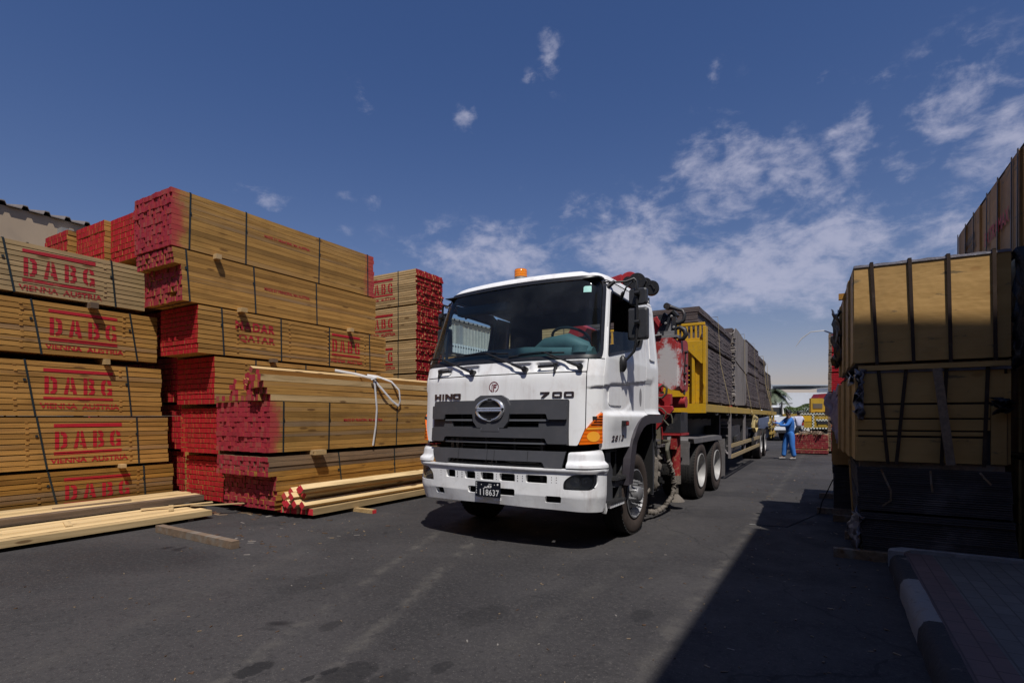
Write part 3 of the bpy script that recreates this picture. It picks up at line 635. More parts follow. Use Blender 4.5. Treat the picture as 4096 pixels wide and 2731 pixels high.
def M0(s, z):
    sg = 1 if s >= 0 else -1; s = abs(s); W_, f0, F, a0, r, ccx, ccy = geo(z)
    if s <= A_:
        x = s/A_*F; y = f0+BOW*(x/F)**2; n = Vector((2*BOW*x/F/F, -1))
    elif s <= SR:
        a = a0+(s-A_)/AR*(math.pi/2-a0); x = ccx+r*math.sin(a); y = ccy-r*math.cos(a); n = Vector((math.sin(a), -math.cos(a)))
    else:
        x = W_; y = ccy+(s-SR)/(SE-SR)*(YR-ccy); n = Vector((1, 0))
    n.normalize(); return Vector((sg*x, y)), Vector((sg*n.x, n.y))
def Mp(s, z, off=0):
    p, n = M0(s, z); return Vector((p.x+n.x*off, p.y+n.y*off, z))
def sy(y, z=1.5):
    ccy = geo(z)[6]; return SR+(y-ccy)/(YR-ccy)*(SE-SR)
def rp(pts, r=.03, n=4):
    """round the corners of an outline; r may be one number or one per corner"""
    out = []; N = len(pts)
    for i in range(N):
        p = Vector(pts[i]); a = Vector(pts[i-1]); b = Vector(pts[(i+1) % N]); rr = r[i] if isinstance(r, (list, tuple)) else r
        da = (a-p); db = (b-p); rr = min(rr, da.length*.45, db.length*.45)
        if rr < 1e-4: out.append(tuple(p)); continue
        p0 = p+da.normalized()*rr; p1 = p+db.normalized()*rr
        for k in range(n+1):
            t = k/n; q = p0*(1-t)**2+p*2*t*(1-t)+p1*t*t; out.append((q.x, q.y))
    return out
def rr_(x0, x1, y0, y1, r=.03): return rp([(x0, y0), (x1, y0), (x1, y1), (x0, y1)], r)
def panel(name, outer, holes, m, parent, off=0., thick=.012, ds=.05, dz=.06, offf=None, mirror=False, rim=True, fn=None, smooth=True):
    """a sheet cut in the unrolled (s, z) plane of the cab skin and wrapped on it"""
    fn = fn or Mp
    bm = bmesh.new(); loops = [[Vector((x, y, 0)) for x, y in outer]]+[[Vector((x, y, 0)) for x, y in h] for h in holes]
    flat = [v for l in loops for v in l]; V = [bm.verts.new(v) for v in flat]
    for t in tessellate_polygon(loops):
        try: bm.faces.new([V[i] for i in t])
        except ValueError: pass
    xs = [v.x for v in loops[0]]; ys = [v.y for v in loops[0]]
    def cut(lo, hi, d, ax):
        n = int((hi-lo)/d)+1
        for k in range(1, n):
            c = lo+(hi-lo)*k/n; no = Vector((1, 0, 0)) if ax == 0 else Vector((0, 1, 0))
            bmesh.ops.bisect_plane(bm, geom=bm.verts[:]+bm.edges[:]+bm.faces[:], plane_co=no*c, plane_no=no)
    cut(min(xs), max(xs), ds, 0); cut(min(ys), max(ys), dz, 1)
    bmesh.ops.remove_doubles(bm, verts=bm.verts[:], dist=1e-5)
    bmesh.ops.recalc_face_normals(bm, faces=bm.faces[:])
    if sum(f.normal.z for f in bm.faces) < 0:
        for f in bm.faces: f.normal_flip()
    for f in bm.faces: f.smooth = smooth
    for v in bm.verts:
        s, z = v.co.x, v.co.y; o = off+(offf(s, z) if offf else 0)
        p = fn(s, z, o); v.co = p
    # outline in (s,z) with s to the right and z up faces -y / outwards already
    if thick and rim:
        # real edge thickness: inner copy and side walls
        be = [e for e in bm.edges if e.is_boundary]
        r_ = bmesh.ops.extrude_edge_only(bm, edges=be); nv = [g for g in r_['geom'] if isinstance(g, bmesh.types.BMVert)]
        for v in nv:
            q = Vector((v.co.x, v.co.y, 0)); 
            # inward direction: towards the cab axis
            d = Vector((-v.co.x*.4 if abs(v.co.x) < 1.0 else -v.co.x, .12-v.co.y if abs(v.co.x) < 1.2 else 0, 0)); d.normalize(); v.co += d*thick
        for f in bm.faces:
            if any(v in nv for v in f.verts): f.smooth = False
        for e in be: e.smooth = False
    me = bpy.data.meshes.new(name); bm.to_mesh(me); bm.free(); me.materials.append(m)
    o = bpy.data.objects.new(name, me); col.objects.link(o)
    if parent: o.parent = parent
    if mirror:
        m2 = me.copy(); 
        for v in m2.vertices: v.co.x *= -1
        m2.flip_normals(); o2 = bpy.data.objects.new(name, m2); col.objects.link(o2); o2.parent = parent
        return o, o2
    return o
def ss(x): x = max(0, min(1, x)); return x*x*(3-2*x)

WHITE = plain('white_truck_paint', (.88, .88, .87), .32, 0, .34, (.60, .55, .52), 1.6, c2=(.84, .84, .845), rv=.15)
def grime(m, a, colr=(.46, .40, .38)):
    """dusty run marks and road film of a working truck"""
    t = NT(m.node_tree); b = t.n['Principled BSDF']; old = b.inputs['Base Color'].links[0].from_socket; o = obco(t)
    st = t.noise(t.mapv(o, (7, 7, .8)), 1.0, 7, .68, .3); bl = t.noise(o, 1.1, 5, .6); sp_ = t.noise(o, 38, 4, .7)
    c = t.mix(t.m('MULTIPLY', t.m('MULTIPLY', t.sm(st, .42, .72), t.sm(bl, .35, .65)), a), old, colr)
    c = t.mix(t.sm(sp_, .70, .76, 0., .5), c, (.22, .16, .12)); t.set(b.inputs['Base Color'], c)
WHITEB = plain('chipped_white_bumper_paint', (.86, .86, .86), .42, 0, .30, (.46, .43, .40), 2.3, .12, c2=(.78, .79, .81))
grime(WHITE, .55); grime(WHITEB, .6)
DGREY = plain('dark_grey_plastic', (.074, .075, .085), .42, 0, .25, (.12, .11, .11), 3, c2=(.064, .065, .072))
BLK = plain('black_plastic', (.014, .014, .016), .45, 0, .35, (.05, .045, .04), 6)
RUB = plain('black_rubber', (.016, .016, .018), .38, 0, .15)
VOID = plain('void_black', (.008, .008, .009), .7, 0, .4, (.03, .028, .025), 8)  # near-black for backings, gaps and holes, their darkness put in as colour
CHROME = plain('chrome', (.82, .83, .85), .22, .75, .12, (.2, .2, .2), 9)
STEEL = plain('dusty_steel', (.33, .32, .31), .5, .5, .5, (.2, .17, .14), 7, .3)
TYRE = plain('tyre_rubber', (.020, .019, .019), .8, 0, .55, (.055, .045, .038), 7, .4, .3)
TYREW = plain('dusty_tyre_wall', (.062, .047, .040), .85, 0, .4, (.095, .075, .06), 6, .3, .2)
FRAMEM = plain('dusty_chassis_black', (.030, .030, .032), .6, .1, .6, (.12, .10, .085), 8, .3)
MUD = plain('caked_mud', (.19, .165, .14), .95, 0, .6, (.10, .09, .08), 26, 1.0)
FENDM = plain('dusty_grey_fender', (.14, .13, .13), .65, 0, .6, (.24, .21, .19), 6, .2)
REDP = plain('faded_red_paint', (.38, .022, .028), .45, 0, .5, (.26, .10, .09), 4, .15, c2=(.32, .02, .025))
REDD = plain('dark_red_paint', (.22, .012, .018), .42, 0, .35, (.10, .05, .05), 5)
REDWORN = plain('worn_red_paint_over_primer', (.36, .026, .026), .5, 0, .3, (.44, .40, .40), 5, .2)
def primer_patch(m):
    t = NT(m.node_tree); b = t.n['Principled BSDF']; old = b.inputs['Base Color'].links[0].from_socket; o = obco(t)
    d = t.vm('MULTIPLY', t.vm('SUBTRACT', o, (1.10, 1.72, 2.20)), (5.2, 1.8, 2.7)); ln = t.new('ShaderNodeVectorMath', operation='LENGTH'); t.l.new(d, ln.inputs[0])
    e = t.m('ADD', ln.outputs['Value'], t.m('MULTIPLY', t.m('SUBTRACT', t.noise(o, 7, 9, .75), .5), 2.6))
    t.set(b.inputs['Base Color'], t.mix(t.sm(e, .75, 1.15, 1., 0.), old, (.50, .47, .47)))
primer_patch(REDWORN)
YEL = plain('yellow_trailer_paint', (.58, .33, .006), .5, 0, .55, (.30, .21, .07), 7, .1, c2=(.52, .29, .006))
YELD = plain('dusty_yellow_paint', (.40, .27, .06), .65, 0, .6, (.32, .25, .15), 4, .1, c2=(.46, .29, .04))
HOSE = plain('hydraulic_hose', (.09, .085, .06), .55, 0, .5, (.22, .19, .14), 18)
def glassmat(name, tint, ior=1.45):
    m, t, b = newmat(name); t.n.remove(b)
    fr = t.new('ShaderNodeFresnel'); fr.inputs[0].default_value = ior
    gl = t.new('ShaderNodeBsdfGlossy'); gl.inputs['Roughness'].default_value = .03; gl.inputs[0].default_value = (.9, .95, 1, 1)
    tp = t.new('ShaderNodeBsdfTransparent'); tp.inputs[0].default_value = c4(tint); mx = t.new('ShaderNodeMixShader')
    t.l.new(fr.outputs[0], mx.inputs[0]); t.l.new(tp.outputs[0], mx.inputs[1]); t.l.new(gl.outputs[0], mx.inputs[2])
    # a thin film of dust
    o = obco(t); df = t.new('ShaderNodeBsdfDiffuse'); df.inputs[0].default_value = (.5, .55, .6, 1); m2 = t.new('ShaderNodeMixShader')
    t.l.new(t.m('ADD', t.m('MULTIPLY', t.sm(t.noise(o, 1.6, 6, .6), .4, .75), .03), .008), m2.inputs[0]); t.l.new(mx.outputs[0], m2.inputs[1]); t.l.new(df.outputs[0], m2.inputs[2])
    t.l.new(m2.outputs[0], t.n['Material Output'].inputs['Surface']); return m
GLASS = glassmat('windscreen_glass', (.66, .84, .88), 1.33); GLASS2 = glassmat('side_glass', (.93, .96, .97), 1.15)
def lensmat(name, c, tr, ribs=40, ax=0, rough=.12):
    m, t, b = newmat(name); o = obco(t)
    sx = t.new('ShaderNodeSeparateXYZ'); t.l.new(o, sx.inputs[0])
    w = t.m('SINE', t.m('MULTIPLY', sx.outputs[ax], ribs*6.28)); 
    b.inputs['Base Color'].default_value = c4(c); b.inputs['Roughness'].default_value = rough; b.inputs['Transmission Weight'].default_value = tr
    b.inputs['IOR'].default_value = 1.3; b.inputs['Coat Weight'].default_value = .6; b.inputs['Coat Roughness'].default_value = .06
    bump(t, b, w, .35, .004); return m

T_OX, T_OY = c2y(.551+.845*-.035, 7.363-.534*-.035)
truck = thing('truck', (T_OX, T_OY, 0), R(-1.7), 'white three-axle flat-fronted lorry parked in the middle of the yard, cab facing left', 'truck')

# --- front panels
HS = 1.045
hex_ = [(-.145, 1.70), (.145, 1.70)]
panel('bonnet_panel', rp([(-HS, 1.93), (-HS, 1.33), (-.955, 1.15), (-.865, 1.15), (-.865, 1.645), (.865, 1.645), (.865, 1.15), (.955, 1.15), (HS, 1.33), (HS, 1.93)], [.012, .02, .02, .005, .03, .03, .005, .02, .02, .012]), [], WHITE, truck, 0, .03)
def rec(s, z):   # shallow hollows round handles and wiper pivots
    q = 0
    for (a, b_, z0, z1) in ((-.86, -.60, 1.955, 2.05), (.47, .76, 1.955, 2.05), (-.47, -.20, 1.955, 2.06), (.20, .45, 1.955, 2.06), (.80, 1.02, 1.955, 2.06)):
        q = max(q, ss((s-a)/.05)*ss((b_-s)/.05)*ss((z-z0)/.022)*ss((z1-z)/.022+.2))
    return -.028*q
panel('cowl_panel', rr_(-HS, HS, 1.942, 2.078, .012), [], WHITE, truck, 0, .03, ds=.018, dz=.016, offf=rec)
def sidef(s, z):
    s = abs(s); zc = 1.77+.085*(s-1.05)
    o = -.018*ss((zc-z)/.012)*ss((s-1.0)/.16)*(1-ss((s-2.9)/.2))
    if s > 1.25: o += .050*ss((1.53-z)/.07)*ss((s-1.2)/.35)*(.35+.65*ss((z-1.1)/.35))
    return o
panel('corner_panel', [(HS+.012, 1.33), (1.10, 1.372), (1.17, 1.432), (1.235, 1.482), (1.288, 1.515), (1.288, 2.078), (HS+.012, 2.078)], [], WHITE, truck, 0, .03, mirror=True, offf=sidef, dz=.014)
panel('corner_pillar', [(1.238, 2.09), (1.29, 2.09), (1.30, 2.96), (1.245, 3.0)], [], WHITE, truck, -.004, .03, mirror=True)
# indicator lamps
ORL = lensmat('orange_indicator_lens', (.80, .15, .008), .12, 26, 2)
for sg, o in zip((1, -1), panel('indicator_lamp', rp([(.968, 1.158), (1.283, 1.175), (1.283, 1.505), (1.225, 1.472), (1.16, 1.42), (1.09, 1.362), (1.045, 1.315)], [.012, .012, .02, 0, 0, 0, .02]), [], ORL, truck, .006, .03, ds=.02, dz=.02, mirror=True)): pass
for sgn in (1, -1):   # darker ribs and a bulb glow laid on the lens as colour
    mb = MB()
    for z in (1.375, 1.405, 1.435, 1.462): 
        s0 = 1.115+(z-1.375)*1.15
        mb.tube([Mp(sgn*(s0+(1.275-s0)*k/6), z, .010) for k in range(7)], .0045, 5)
    mb.build('lamp_rib', plain('dark_orange_rib', (.30, .05, .01), .4), truck)
BULB = plain('amber_bulb_glow_plate', (.98, .42, .04), .25)  # reflector drawn as pale amber patches, the bulb's glow put into their colour
for sgn in (1, -1):
    q = [(1.15+.085*math.cos(R(a)), 1.245+.055*math.sin(R(a))) for a in range(0, 360, 24)]
    panel('reflector_glow', [(x*sgn, y) for x, y in (q if sgn > 0 else q[::-1])], [], BULB, truck, .009, 0, rim=False)
    q = rp([(1.06, 1.318), (1.275, 1.325), (1.275, 1.345), (1.075, 1.34)], .004); panel('reflector_glow', [(x*sgn, y) for x, y in (q if sgn > 0 else q[::-1])], [], BULB, truck, .009, 0, rim=False)
# --- windscreen
panel('windscreen', rp([(-1.185, 2.125), (1.185, 2.125), (1.175, 3.02), (-1.175, 3.02)], .06), [], GLASS, truck, -.004, 0, rim=False)
panel('windscreen_seal', rp([(-1.238, 2.085), (1.238, 2.085), (1.236, 3.065), (-1.236, 3.065)], .10), [rp([(-1.19, 2.125), (1.19, 2.125), (1.18, 3.018), (-1.18, 3.018)], .07)], RUB, truck, .008, .04)
panel('sticker', [(.935, 2.855), (1.035, 2.855), (1.035, 2.93), (.955, 2.93), (.935, 2.915)], [], plain('mint_sticker', (.34, .66, .60), .6), truck, .001, 0, rim=False)
# --- doors
def win(z): return 0
win_o = rp([(1.335, 2.115), (2.50, 2.315), (2.60, 2.44), (2.60, 2.86), (1.325, 2.905)], [.03, .09, .05, .10, .06])
win_i = rp([(1.36, 2.145), (2.49, 2.345), (2.575, 2.45), (2.57, 2.84), (1.35, 2.88)], [.03, .07, .05, .08, .05])
DE = sy(.28)
arch = [(2.08, 1.105), (2.12, 1.20), (2.18, 1.29), (2.27, 1.375), (2.40, 1.44), (2.55, 1.472), (2.70, 1.48)]
door_out = [(1.297, 1.108)]+arch[:-1]+[(DE, 1.475), (DE, 2.93), (2.5, 2.985), (1.36, 2.985), (1.302, 2.93)]
def doorf(s, z):
    a = abs(s); o = sidef(s, z)
    # long sculpted hollow behind the front edge
    e = ((a-1.80)/.40)**2+((z-1.70)/.185)**2
    if a < 2.24 and z < 1.87 and z > 1.50: o -= .009*ss((1.15-e)/.3)*ss((1.83+.03*(a-1.4)-z)/.02)
    return o
d1, d2 = panel('door', door_out, [win_o], WHITE, truck, 0, .035, ds=.035, dz=.014, offf=doorf, mirror=True)
for d_, sg in ((d1, 1), (d2, -1)):
    panel('window_seal', [(x*sg, y) for x, y in (win_o if sg > 0 else win_o[::-1])], [[(x*sg, y) for x, y in win_i]], RUB, d_, .005, .03)
    if sg < 0:
        panel('window_pane', [(-x, y) for x, y in win_o[::-1]], [], GLASS2, d_, -.012, 0, rim=False)
    else:   # pane wound down: only its upper edge line is left above the sill
        panel('window_pane', rp([(1.36, 2.13), (2.49, 2.33), (2.49, 2.52), (1.40, 2.42)], .03), [], GLASS2, d_, -.03, 0, rim=False)
    pts = rr_(1.47, 1.86, 1.585, 1.80, .04)
    panel('side_hatch', [(x*sg, y) for x, y in (pts if sg > 0 else pts[::-1])], [], WHITE, d_, .002, .012, offf=sidef)
    mb = MB(); h = [Mp(sg*s, 1.745, .028+sidef(s, 1.745)) for s in (sy(.03), sy(.12), sy(.23))]
    mb.tube([h[0]-Vector((sg*.02, 0, 0)), h[0]]+h[1:]+[h[2]-Vector((sg*.03, 0, 0))], [.010, .014, .015, .014, .01], 8, flat=1.6, upv=(1, 0, 0))
    mb.build('door_handle', BLK, d_)
    mb = MB(); c = Mp(sg*sy(.12), 1.70, sidef(2.4, 1.7)+.001); N = 18
    b0 = len(mb.v); mb.v += [(c.x, c.y+.045*math.cos(2*math.pi*k/N), c.z+.115*math.sin(2*math.pi*k/N)) for k in range(N)]; mb.face(range(b0, b0+N), 0)
    mb.build('recess_shade_patch', plain('recess_shade_grey', (.30, .29, .30), .5), d_)  # flat grey oval on the door; the hollow's shade is its colour
# wheel-arch trim (dark plastic) and lower step housing
ao = arch+[(sy(.86), 1.485)]; ai = [(sy(.80), 1.375), (2.72, 1.37), (2.58, 1.355), (2.44, 1.315), (2.34, 1.25), (2.26, 1.15), (2.215, 1.03), (2.17, .90), (2.12, .66)]
ft = [(1.98, .655), (2.0, .80), (2.03, .96)]
panel('arch_trim', ft+[(2.075, 1.10)]+ao[1:]+ai, [], plain('purplish_black_trim', (.042, .036, .045), .5, 0, .35, (.10, .09, .09), 3), truck, .030, .09, ds=.03, dz=.03, mirror=True, offf=lambda s, z: .022*ss((z-1.1)/.2))
# rear corner of the cab with pressed panel
rq = [(DE+.012, 1.49), (SE, 1.49), (SE, 2.96), (DE+.012, 2.96)]
panel('rear_side_panel', rq, [], WHITE, truck, 0, .03, dz=.04, offf=lambda s, z: sidef(s, z)-.012*(1 if (s > 2.84 and s < 3.12 and 2.15 < z < 2.84) else 0), ds=.02, mirror=True)
pr = rp([(2.86, 2.2), (3.09, 2.2), (3.08, 2.80), (2.88, 2.78)], .03)
o1, o2 = panel('pressed_vent', pr, [], WHITE, truck, .004, .014, mirror=True)
# upper side rail over the door
panel('roof_rail', [(1.26, 2.94), (1.30, 2.935), (1.36, 2.995), (2.5, 2.995), (SE, 2.97), (SE, 3.08), (1.25, 3.08)], [], WHITE, truck, -.002, .03, mirror=True, offf=lambda s, z: -.05*ss((z-2.95)/.14)**2)
# roof
mb = MB(); rings = []
ss_ = [ -SE+2*SE*k/120 for k in range(121)]
lev = [(3.045, .0), (3.08, .012), (3.115, .045), (3.145, .10), (3.170, .19), (3.195, .36), (3.212, .60), (3.22, .85), (3.222, 1.05)]
for (z, ins) in lev:
    b0 = len(mb.v)
    for s in ss_:
        p, n = M0(s, 3.05); side = ss((abs(s)-.9)/.5)
        zf = z-.02*side*(1-ins)
        q = Vector((p.x, p.y, 0)); c = Vector((0, .25, 0)); w = 1-ins/1.13
        x = p.x*(w if abs(p.x) > 0 else 1); y = p.y+ (ins*.95 if p.y < -.3 else ins*.95*(.25-p.y)/.55) if p.y < .25 else p.y-(ins*.2)*(p.y-.25)
        y = min(max(y, -1.2), .8-ins*.12)
        dip = .025*math.exp(-((abs(s)-1.06)/.05)**2)*ss(ins/.1)*(1-ss((ins-.3)/.3))
        mb.v.append((x, y, zf-dip))
    rings.append(b0)
for a, b_ in zip(rings, rings[1:]):
    for k in range(120): mb.face((a+k, a+k+1, b_+k+1, b_+k), 0, .5, True)
mb.face([rings[-1]+k for k in range(121)], 0, .5, True)
mb.build('roof', WHITE, truck, sharp=60)
# cab back wall, floor, inner lining
LIN = plain('dark_lining', (.016, .017, .019), .8); DASH = plain('teal_grey_dash', (.09, .150, .155), .6, 0, .2, (.16, .21, .22), 4)
mb = MB()
def fr(mb, x0, x1, z0, z1, y, t, holes):
    xs = sorted({x0, x1, *[h[0] for h in holes], *[h[1] for h in holes]}); zs_ = sorted({z0, z1, *[h[2] for h in holes], *[h[3] for h in holes]})
    for a, b_ in zip(xs, xs[1:]):
        for c, d in zip(zs_, zs_[1:]):
            if any(h[0] <= a and b_ <= h[1] and h[2] <= c and d <= h[3] for h in holes): continue
            mb.box(a, b_, y, y+t, c, d, 0)
fr(mb, -1.22, 1.22, 1.05, 2.2, .755, .03, []); fr(mb, -1.13, 1.13, 2.2, 3.09, .755, .03, [(-.56, .62, 2.42, 2.80)])
mb.build('back_wall', [LIN], truck)
mb = MB(); mb.box(-1.2, 1.2, -1.2, .76, 1.42, 1.46); mb.box(-1.1, 1.1, -.9, .76, 3.02, 3.03); mb.box(-.9, .9, -1.2, -1.17, 1.45, 2.0); mb.build('floor', LIN, truck)
mb = MB()
mb.box(-1.08, 1.08, -1.04, -.78, 2.0, 2.18); mb.box(-.9, .9, -1.2, -1.04, 2.02, 2.14); mb.tube([(-1.06, -.95, 2.13), (-.4, -1.0, 2.19), (.2, -1.0, 2.20), (1.06, -.95, 2.15)], .085, 12)
mb.tube([(.22, -.88, 2.18), (.45, -.90, 2.28), (.72, -.90, 2.30), (.92, -.88, 2.22), (1.0, -.86, 2.14)], [.06, .11, .12, .10, .05], 14)
mb.cyl((.92, -1.0, 2.17), (.92, -1.0, 2.245), .10, .09, 24); mb.build('dashboard', DASH, truck)
mb = MB(); cst = Vector((.62, -.62, 2.40)); nst = Vector((0, .45, .9)).normalized(); us = Vector((1, 0, 0)); ws = nst.cross(us)
mb.tube([cst+us*.23*math.cos(2*math.pi*k/32)+ws*.23*math.sin(2*math.pi*k/32) for k in range(32)], .017, 8, closed=True)
mb.bar(cst-us*.22, cst+us*.22, .05, .02); mb.bar(cst, cst+ws*.2, .05, .02); mb.cyl(cst-nst*.35, cst, .035); mb.build('steering_wheel', plain('steering_black', (.02, .03, .035), .3), truck)
for x in (-.62, .62):
    mb = MB(); mb.box(x-.27, x+.27, -.25, .25, 1.75, 1.9); mb.box(x-.25, x+.25, .22, .38, 1.85, 2.42); mb.box(x-.13, x+.13, .24, .34, 2.42, 2.62)
    mb.build('seat', plain('seat_cloth', (.03, .03, .034), .9), truck, bevel=.04)
mb = MB(); mb.box(-.95, -.15, -.86, -.72, 2.78, 2.90); mb.build('sun_visor', plain('visor', (.05, .075, .08), .7), truck, bevel=.03)
mb = MB(); mb.tube([(-1.12, -.86, 2.62), (-1.08, -.84, 2.6), (-1.08, -.9, 2.22), (-1.12, -.93, 2.2)], .02, 8); mb.build('grab_handle', DASH, truck)
# --- wipers
for (ps, pz, es, ez, ts, tz) in ((-.27, 1.978, -.80, 2.178, -1.13, 2.190), (.385, 1.982, -.10, 2.190, -.60, 2.195), (.965, 1.99, .575, 2.165, .16, 2.145)):
    mb = MB(); mb.cyl(Mp(ps, pz, -.01), Mp(ps, pz, .05), .026); mb.cyl(Mp(ps, pz, .04), Mp(ps, pz, .055), .034)
    a = Mp(ps, pz, .045); c = Mp(es, ez, .045)
    mb.tube([a, a.lerp(c, .33), a.lerp(c, .36), a.lerp(c, .7), c, Mp(es*.93+ts*.07, ez+.004, .04)], [.018, .017, .011, .010, .009, .007], 8)
    mb.build('wiper_arm', BLK, truck)
    mb = MB(); pts = [Mp(es+(ts-es)*(-.5+1.5*k/10) if ps > 0 else es+(ts-es)*k/10, ez+(tz-ez)*k/10+.012*math.sin(k/10*3.14)-.012, .022) for k in range(11)]
    mb.tube(pts, .009, 6, flat=.5); mb.tube([p+Vector((0, -.008, .014)) for p in pts[2:9]], .005, 5); mb.build('wiper_blade', BLK, truck)
# grab handles on the cowl
for (a, b_) in ((-.80, -.64), (.535, .705)):
    mb = MB(); mb.bar(Mp(a, 2.005, .028), Mp(b_, 2.01, .028), .022, .030); s = a if a < 0 else b_
    mb.bar(Mp(s, 2.02, -.01), Mp(s, 2.02, .035), .04, .04); mb.bar(Mp(s, 2.01, .02), Mp(s, 1.93, .012), .018, .035, up=(0, 1, 0)); o_ = b_ if a < 0 else a
    mb.bar(Mp(o_, 2.005, -.01), Mp(o_, 2.005, .035), .03, .025); mb.build('grab_handle', BLK, truck, bevel=.005)
# --- grille
GRL = DGREY
slots = [rr_(-.665, -.16, 1.34, 1.485, .012), rr_(.16, .665, 1.34, 1.485, .012), rr_(-.63, .63, 1.17, 1.217, .008)]
gr = panel('grille', rp([(-.862, 1.152), (.862, 1.152), (.862, 1.640), (.155, 1.640), (.10, 1.64), (-.10, 1.64), (-.155, 1.64), (-.862, 1.640)], [.01, .01, .035, 0, 0, 0, 0, .035]), slots, GRL, truck, .004, .03)
def gbar(pts, r, off=.042): return panel('grille_bar', rp(pts, r), [], GRL, gr, off, .022)
gbar([(-.85, 1.587), (-.85, 1.427), (-.655, 1.427), (-.64, 1.487), (.64, 1.487), (.655, 1.427), (.85, 1.427), (.85, 1.587)], .015)
gbar([(-.85, 1.325), (-.85, 1.163), (-.655, 1.163), (-.63, 1.222), (.63, 1.222), (.655, 1.163), (.85, 1.163), (.85, 1.325)], .015)
for (a, b_, z) in ((-.66, -.18, 1.418), (.18, .66, 1.418), (-.64, .64, 1.166)):
    panel('grille_slat', rr_(a, b_, z-.011, z+.010, .004), [], plain('slat_grey', (.13, .135, .15), .35), gr, .016, .02)
for (a, b_) in ((-.665, -.55), (.55, .665)): panel('grille_corner', rr_(a, b_, 1.335, 1.398, .006), [], GRL, gr, .002, .02)
hx = [(-.165, 1.33), (-.22, 1.40), (-.245, 1.56), (-.20, 1.66), (-.13, 1.70), (.13, 1.70), (.20, 1.66), (.245, 1.56), (.22, 1.40), (.165, 1.33), (.115, 1.33), (.115, 1.29), (-.115, 1.29), (-.115, 1.33)]
panel('badge_plate', hx, [], GRL, gr, .045, .05)
cz = 1.535; mb = MB()
N = 40
for a0, a1 in ((8, 80), (100, 172), (188, 260), (280, 352)):
    pts = [Mp(.160*math.cos(R(a0+(a1-a0)*k/N)), cz+.118*math.sin(R(a0+(a1-a0)*k/N)), .062) for k in range(N+1)]
    rad = [.006+.014*math.sin(math.pi*min(1, (1-abs(2*k/N-1))*1.0+.1)*.5) for k in range(N+1)]
    w = [(.006+.016*(1-k/N) if (a0 in (8, 188)) else .006+.016*(k/N)) for k in range(N+1)]
    mb.tube(pts, w, 8)
for z in (cz-.012, cz+.012): mb.tube([Mp(-.152+.304*k/10, z, .062+.006) for k in range(11)], .014, 8)
mb.tube([Mp(.172*math.cos(2*math.pi*k/40), cz+.130*math.sin(2*math.pi*k/40), .050) for k in range(40)], .006, 6, closed=True)
mb.build('chrome_emblem', CHROME, gr)
mb = MB()
for k in range(-5, 6):
    z = cz+k*.019; w = .14*math.sqrt(max(0, 1-(k*.019/.118)**2))
    if abs(k) > 0: mb.tube([Mp(-w+2*w*j/4, z, .052) for j in range(5)], .004, 5)
mb.build('emblem_mesh', BLK, gr)
# lower grille between the bumper corners
lg = panel('lower_grille', rp([(-.85, 1.082), (-.775, .905), (-.60, .905), (-.575, .965), (.60, .965), (.625, .905), (.80, .905), (.835, 1.078), (.835, 1.082)], .02), [], GRL, truck, .010, .05)
for s in (-.43, -.04, .05, .44): panel('grille_seam', [(s-.003, .966), (s+.003, .966), (s+.003, 1.08), (s-.003, 1.08)], [], VOID, lg, .0125, 0, rim=False)
# radiator, frame and a near-black sheet put in as the darkness behind
mb = MB(); mb.box(-1.05, 1.05, -1.05, -1.0, .42, 1.66); mb.build('dark_backing', VOID, truck)
mb = MB()
for k in range(26): mb.box(-.55, .55, -1.22, -1.18, .62+k*.04, .632+k*.04)
for x in (-.56, -.2, .2, .56): mb.box(x-.015, x+.015, -1.24, -1.18, .6, 1.64)
mb.build('radiator', plain('radiator_metal', (.11, .11, .115), .5, .3), truck)
mb = MB(); mb.tube([(-.1, -1.33, .93), (.1, -1.34, .90), (.5, -1.31, .89), (.7, -1.27, .92)], .010, 6); mb.tube([(.0, -1.33, 1.0), (.2, -1.34, .94), (.55, -1.3, .94)], .007, 6)
mb.tube([(-.02, -1.36, .89), (-.03, -1.36, .95), (.0, -1.36, .97), (.03, -1.36, .95), (.02, -1.36, .89)], .008, 6); mb.build('cable', STEEL, truck)
for x in (-.7, -.62): 
    mb = MB(); mb.box(x-.02, x+.02, -1.25, -1.2, .9, 1.2); mb.build('bracket', STEEL, truck)
# --- bumper
def bumpf(s, z): return .020*ss((z-.862)/.010)*(1-ss((z-.9)/.02)) + .006*math.sin(s*9+z*11)*.35
bh = []
for (a, b_) in ((-.61, -.47), (-.335, -.185), (-.117, .052), (.12, .303), (.424, .655)): bh.append(rr_(a, b_, .735, .823, .02))
for (a, b_, c, d) in ((-.79, -.655, .525, .60), (-.29, -.10, .575, .655), (.10, .30, .575, .655), (.635, .80, .53, .605)): bh.append(rr_(a, b_, c, d, .022))
lamp = rp([(.815, .678), (1.15, .678), (1.235, .75), (1.215, .85), (.905, .845), (.82, .77)], [.02, .05, .05, .03, .06, .04])
bh += [lamp, [(-x, y) for x, y in lamp]]
bu = panel('bumper', rp([(-1.40, .90), (-1.40, .50), (-1.35, .432), (-.8, .455), (0, .470), (.8, .455), (1.35, .432), (1.40, .50), (1.40, .90)], [.01, .03, .05, .1, .1, .1, .05, .03, .01]), bh, WHITEB, truck, .0, .05, ds=.035, dz=.03, offf=bumpf)
def b2f(s, z): return .035*ss((.985-z)/.045)-.012*ss((z-1.05)/.04)+.008*math.sin(s*13+z*7)*.4
for q in panel('bumper_corner', rp([(.845, .912), (1.385, .912), (1.36, .96), (1.30, 1.10), (.86, 1.075)], [.01, .02, .03, .02, .02]), [], WHITEB, truck, -.004, .05, ds=.035, dz=.018, offf=b2f, mirror=True): pass
panel('bumper_step', rr_(-.80, .80, .905, .925, .004), [], VOID, bu, -.03, .0, rim=False)
mb = MB()
